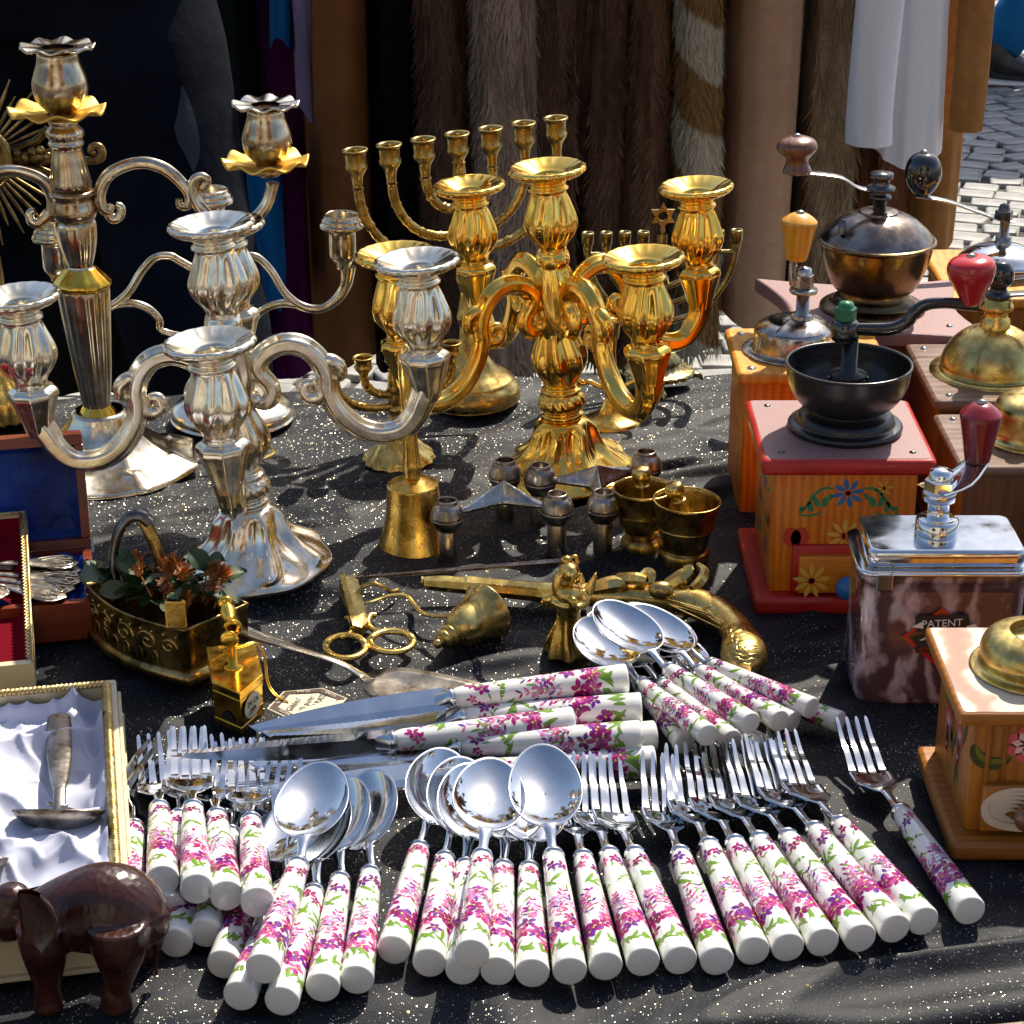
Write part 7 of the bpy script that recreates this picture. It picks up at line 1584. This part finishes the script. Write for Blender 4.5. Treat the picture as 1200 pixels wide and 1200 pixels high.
# ------------------------------------------------------------------ brass angel bell
AN = thing('angel_bell', 'small brass angel figure bell with spread wings and fluted skirt', 'figurine', (at(666, 765, AY).x, AY, 0))
m_ = MB(); pr = []
for hw, y in cr([(27, 767), (27, 764), (23, 750), (17, 735), (13.5, 722), (14.5, 712), (15.5, 702), (16, 694), (12, 688), (6, 685)], 4): p = at(666, y, AY); pr.append((hw/ppm(666, y, AY), max(p.z, .0006)))
z0_ = pr[0][1]; m_.lathe([(.0005, pr[0][1])]+pr+[(.0005, pr[-1][1])], 64, 0, T(at(666, 740, AY).x, AY, 0), fl=lambda t_, r_, z: r_*(1+.13*math.sin(7*t_+z*60)*(1-smooth(z, .018, .034))))
s_ = 1/ppm(668, 690, AY); A_ = lambda x, y, dy=0: tuple(at(x, y, AY+dy))
m_.ell(A_(669, 673, -.001), (9.5*s_, 9.5*s_, 12*s_)); m_.ell(A_(667, 670, .002), (12.5*s_, 11.5*s_, 13*s_)); m_.ell(A_(670, 675, -.0065), (1.8*s_, 2.6*s_, 2.5*s_)); m_.tube([A_(656, 672), A_(652, 688, -.001), A_(654, 704, -.002)], [5*s_, 6*s_, 3.5*s_], 12, 4); m_.tube([A_(680, 672, .002), A_(682, 684, .001)], [3*s_, 4*s_], 12, 4)
for sx, ex, hx_ in ((654, 650, 668), (681, 687, 674)): m_.tube([A_(sx, 692), A_(ex, 706, -.003), A_(hx_, 712, -.009), A_(hx_+2, 704, -.011)], [5*s_, 4.8*s_, 3.6*s_, 2.8*s_], 12, 4)
m_.ell(A_(671, 705, -.010), (6*s_, 3.5*s_, 6*s_)); m_.ell(A_(675, 713, -.009), (4*s_, 3*s_, 5*s_))
ab = blob('body', m_, BRASS, AN, .0007, 3)
for pts in ([(680, 694), (688, 684), (699, 670), (698, 684), (694, 698), (684, 704)], [(652, 694), (644, 697), (634, 702), (638, 712), (646, 712), (654, 704)]):
    m_ = MB(); P = [at(x, y, AY+.003) for x, y in cr(pts, 3, True)]; n = len(P); cc = sum(P, Vector())/n
    rows = [[tuple(cc+(p-cc)*k+Vector((0, o_, 0))) for p in P] for k, o_ in ((.05, -.0016), (.7, -.0014), (1, 0), (.7, .0014), (.05, .0016))]; m_.grid(rows, 0, True, closeu=True); m_.build('wing', BRASS, ab)

# ------------------------------------------------------------------ ornate brass pistol
PS = thing('flintlock_pistol', 'ornamental brass flintlock pistol with carved curved butt lying behind the teaspoons', 'pistol', tuple(U(700, 700)))
zc = .013; S1 = 1/1850
m_ = MB(); m_.tube([tuple(U(x, y, zc)) for x, y, r_ in ((496, 683, 8), (500, 683, 10), (520, 684, 12.5), (545, 686, 13), (548, 686, 14.5), (570, 688, 14), (625, 693, 15), (636, 694, 16), (690, 697, 17))], [(r_*S1*.9, r_*S1*.85) for r_ in (8, 10, 12.5, 13, 14.5, 14, 15, 16, 17)], 8, 3, smooth=False); 
m_.tube([tuple(U(496, 681, zc+.001)), tuple(U(494, 681, zc+.001))], .0034, 12, 1); m_.build('barrel', BRASSL, PS)
m_ = MB(); m_.tube([tuple(U(495.5, 682, zc)), tuple(U(493.5, 682, zc))], .0028, 12, 1); m_.build('muzzle', INK, PS)
m_ = MB(); BT = ((675, 697, 17), (700, 697, 18), (740, 698, 20), (785, 702, 22), (815, 707, 22), (838, 717, 21), (856, 730, 20), (866, 745, 21), (871, 758, 26), (872, 768, 28), (871, 778, 22), (871, 784, 9))
m_.tube([tuple(U(x, y, zc+.002)) for x, y, r_ in BT], [(r_*S1*1.0, r_*S1*.80) for x, y, r_ in BT], 26, 5); stk = m_.build('stock', BRASSL, PS)
m_ = MB(); U0 = lambda x, y, z: tuple(U(x, y, z)); UU = lambda x, y, z: tuple(U(x, y+2, z-.0035))
m_.tube([UU(693, 688, .026), UU(712, 683, .029), UU(726, 682, .029), UU(733, 688, .026)], [(.0045, .004), (.006, .005), (.006, .005), (.003, .003)], 6, 3, smooth=False)
m_.tube([UU(724, 676, .031), UU(745, 676, .033), UU(756, 678, .032)], [(.004, .004), (.0042, .0042), (.003, .003)], 6, 3, smooth=False)
m_.tube([UU(748, 680, .030), UU(758, 668, .034), UU(764, 672, .034), (UU(763, 682, .030))], [(.003, .003), (.0032, .003), (.003, .003), (.002, .002)], 6, 3, smooth=False)
m_.ell(UU(775, 690, .030), (.0085, .006, .0062)); m_.tube([UU(782, 684, .028), UU(796, 676, .032), UU(806, 668, .036), UU(806, 660, .040)], [(.005, .004), (.0062, .005), (.005, .004), (.003, .003)], 6, 3, smooth=False)
m_.tube([UU(812, 690, .026), UU(822, 680, .030), UU(826, 668, .034), UU(818, 660, .036)], [(.003, .005), (.0035, .005), (.003, .0045), (.002, .003)], 6, 3, smooth=False); m_.build('flint_lock', BRASSL, stk)
UU = U0
m_ = MB(); rr = random.Random(3)
PSI = Matrix.Translation(-PS.location); brl = [c for c in PS.children if c.name.startswith('barrel')][0]
def onto(x, y, z, off=.0001):
    p = PSI @ U(x, y, z); best = None
    for o_ in (stk, brl):
        ok, l_, n_, _ = o_.closest_point_on_mesh(p)
        if best is None or (l_-p).length < best[0]: best = ((l_-p).length, l_+n_*off)
    return tuple(best[1]+PS.location)
def rl(pts, r=.0006): m_.tube([onto(x, y, z) for x, y, z in cr(pts, 3)], [r*.35]+[r]*(len(cr(pts, 3))-2)+[r*.35], 6, 1)
def curl(x, y, z, r, ph, n=12, rad=.0006): m_.tube([onto(x+r*(1-i/n)*math.cos(ph+i*.5), y+.55*r*(1-i/n)*math.sin(ph+i*.5), z) for i in range(n)], rad, 6, 1)
for k in range(9): curl(556+8*k, 682+.7*k+(k % 2)*2, .026, 6.5, k*2.0)
for k in range(5): rl([(735, 690+4*k, .034), (765, 695+4*k, .034), (800, 701+4*k, .034)], .0005)
for k in range(9):
    x0, y0 = 806+8*k, 700+6.2*k
    for s_ in (-1, 1): rl([(x0, y0, .032), (x0+9+3*s_, y0+1-3*s_, .032), (x0+20+4*s_, y0+8-8*s_, .030)], .0007)
for k in range(4): rl([(848+3*k, 756+5*k, .024), (862, 749+6*k, .034), (876, 751+6*k, .034), (892, 758+6*k, .024)], .0006)
for k in range(5): curl(835+7*k, 716+8*k, .032, 7, k*1.7+1)
m_.build('carved_relief', BRASSL, stk, kind='stuff')
m_ = MB(); m_.tube([UU(752, 716, .004), UU(768, 726, .003), UU(790, 730, .003), UU(806, 722, .005)], [(.0018, .0012)]*4, 10, 5); m_.build('trigger_guard', BRASSL, stk)
# small brass hook by the thin candelabrum
HK = thing('brass_bracket', 'small flat brass bracket lying beside the big silver stem, near the thin candelabrum base', 'bracket', tuple(U(305, 535)))
m_ = MB(); utube(m_, [(240, 545, .004), (262, 543, .006), (285, 545, .006), (302, 540, .006), (318, 533, .006), (320, 526, .006), (306, 523, .006), (285, 528, .006), (270, 530, .006)], 4, flat=.6); m_.build('ring', BRASSL, HK)
utube(MB(), [(0, 0, 0), (1, 1, 0)], 1) if False else None

# ------------------------------------------------------------------ the far side of the square (seen only in the shiny metal)
def facade_mat(name, a, b):
    return plain(name, a, .85, .2, 40, .08, 1.5)
WIN = plain('window_glass', (.03, .04, .05), .08, spec=.8)
for i, (x0, x1, y, h_, cA, lab) in enumerate(((-17, -7, -13, 9.5, (.52, .42, .28), 'ochre plaster townhouse across the square, behind the viewer to the left'), (-6.9, 1.6, -14, 11, (.60, .56, .48), 'cream plaster townhouse across the square, straight behind the viewer'), (1.7, 11, -13.5, 9, (.50, .30, .22), 'brick red townhouse across the square, behind the viewer to the right'))):
    o = thing('townhouse', lab, 'house', ((x0+x1)/2, y, GZ)); fm_ = facade_mat('facade_plaster', cA, cA)
    m_ = MB(); m_.box((x0, y-6, GZ), (x1, y, GZ+h_)); m_.build('wall', fm_, o)
    m_ = MB(); m_.prism([(y-6.4, GZ+h_), (y+.4, GZ+h_), (y-3, GZ+h_+3)], x0-.1, x1+.1, 0, Matrix(((0, 0, 1, 0), (1, 0, 0, 0), (0, 1, 0, 0), (0, 0, 0, 1)))); m_.build('roof', plain('roof_tiles', (.22, .07, .04), .8), o)
    p = None; nx = int((x1-x0)/1.9)
    for fl in range(int(h_/3)):
        for k in range(nx):
            xc = x0+(k+.5)*(x1-x0)/nx; zc = GZ+1.7+fl*3.0
            if p is None:
                m_ = MB(); m_.box((-.5, .0, -.8), (.5, .05, .8)); p = m_.build('window', WIN, o, world=False); q = p
                m_ = MB(); m_.box((-.62, .0, -.92), (-.5, .08, .92)); m_.box((.5, 0, -.92), (.62, .08, .92)); m_.box((-.5, 0, .8), (.5, .08, .92)); m_.box((-.7, 0, -1.0), (.7, .16, -.8)); m_.box((-.03, .05, -.8), (.03, .07, .8)); fr_ = m_.build('window_frame', WHITEP, p, world=False)
            else: q = inst(p, o); inst(fr_, q)
            q.location = Vector((xc, y, zc))-o.location
for k, (x, y, s0) in enumerate(((-4.5, -8.5, 1.0), (4.2, -9.5, 1.1))):
    rr = random.Random(k+3); o = thing('tree', ['leafy green tree on the square behind the viewer to the left', 'leafy green tree on the square behind the viewer to the right'][k], 'tree', (x, y, GZ))
    m_ = MB(); m_.tube([(x, y, GZ), (x+.05, y, GZ+1.8*s0), (x, y+.1, GZ+3.4*s0)], [.16, .12, .06], 12, 4)
    for q in range(5): a_ = q*1.3; m_.tube([(x, y, GZ+(1.9+.2*q)*s0), (x+math.cos(a_)*1.2, y+math.sin(a_)*1.2, GZ+(3.0+.3*q)*s0)], [.06, .02], 8, 1)
    m_.build('trunk', plain('bark', (.09, .06, .04), .9), o); m_ = MB()
    for q in range(5200):
        d = Vector((rr.gauss(0, 1), rr.gauss(0, 1), rr.gauss(0, 1))).normalized()*rr.uniform(.35, 1)**.5; p = Vector((x+d.x*1.9*s0*(1+.2*math.sin(5*d.z+3*d.x)), y+d.y*1.9*s0, GZ+4.2*s0+d.z*1.7*s0)); u = Vector((rr.uniform(-1, 1), rr.uniform(-1, 1), rr.uniform(-1, 1))).normalized()*.12; v = u.cross(Vector((rr.uniform(-1, 1), rr.uniform(-1, 1), .3))).normalized()*.07
        m_.add([tuple(p-u), tuple(p+v), tuple(p+u), tuple(p-v)], [(0, 1, 2, 3)], 0, False)
    m_.build('crown', plain('foliage', (.05, .10, .02), .7), o)
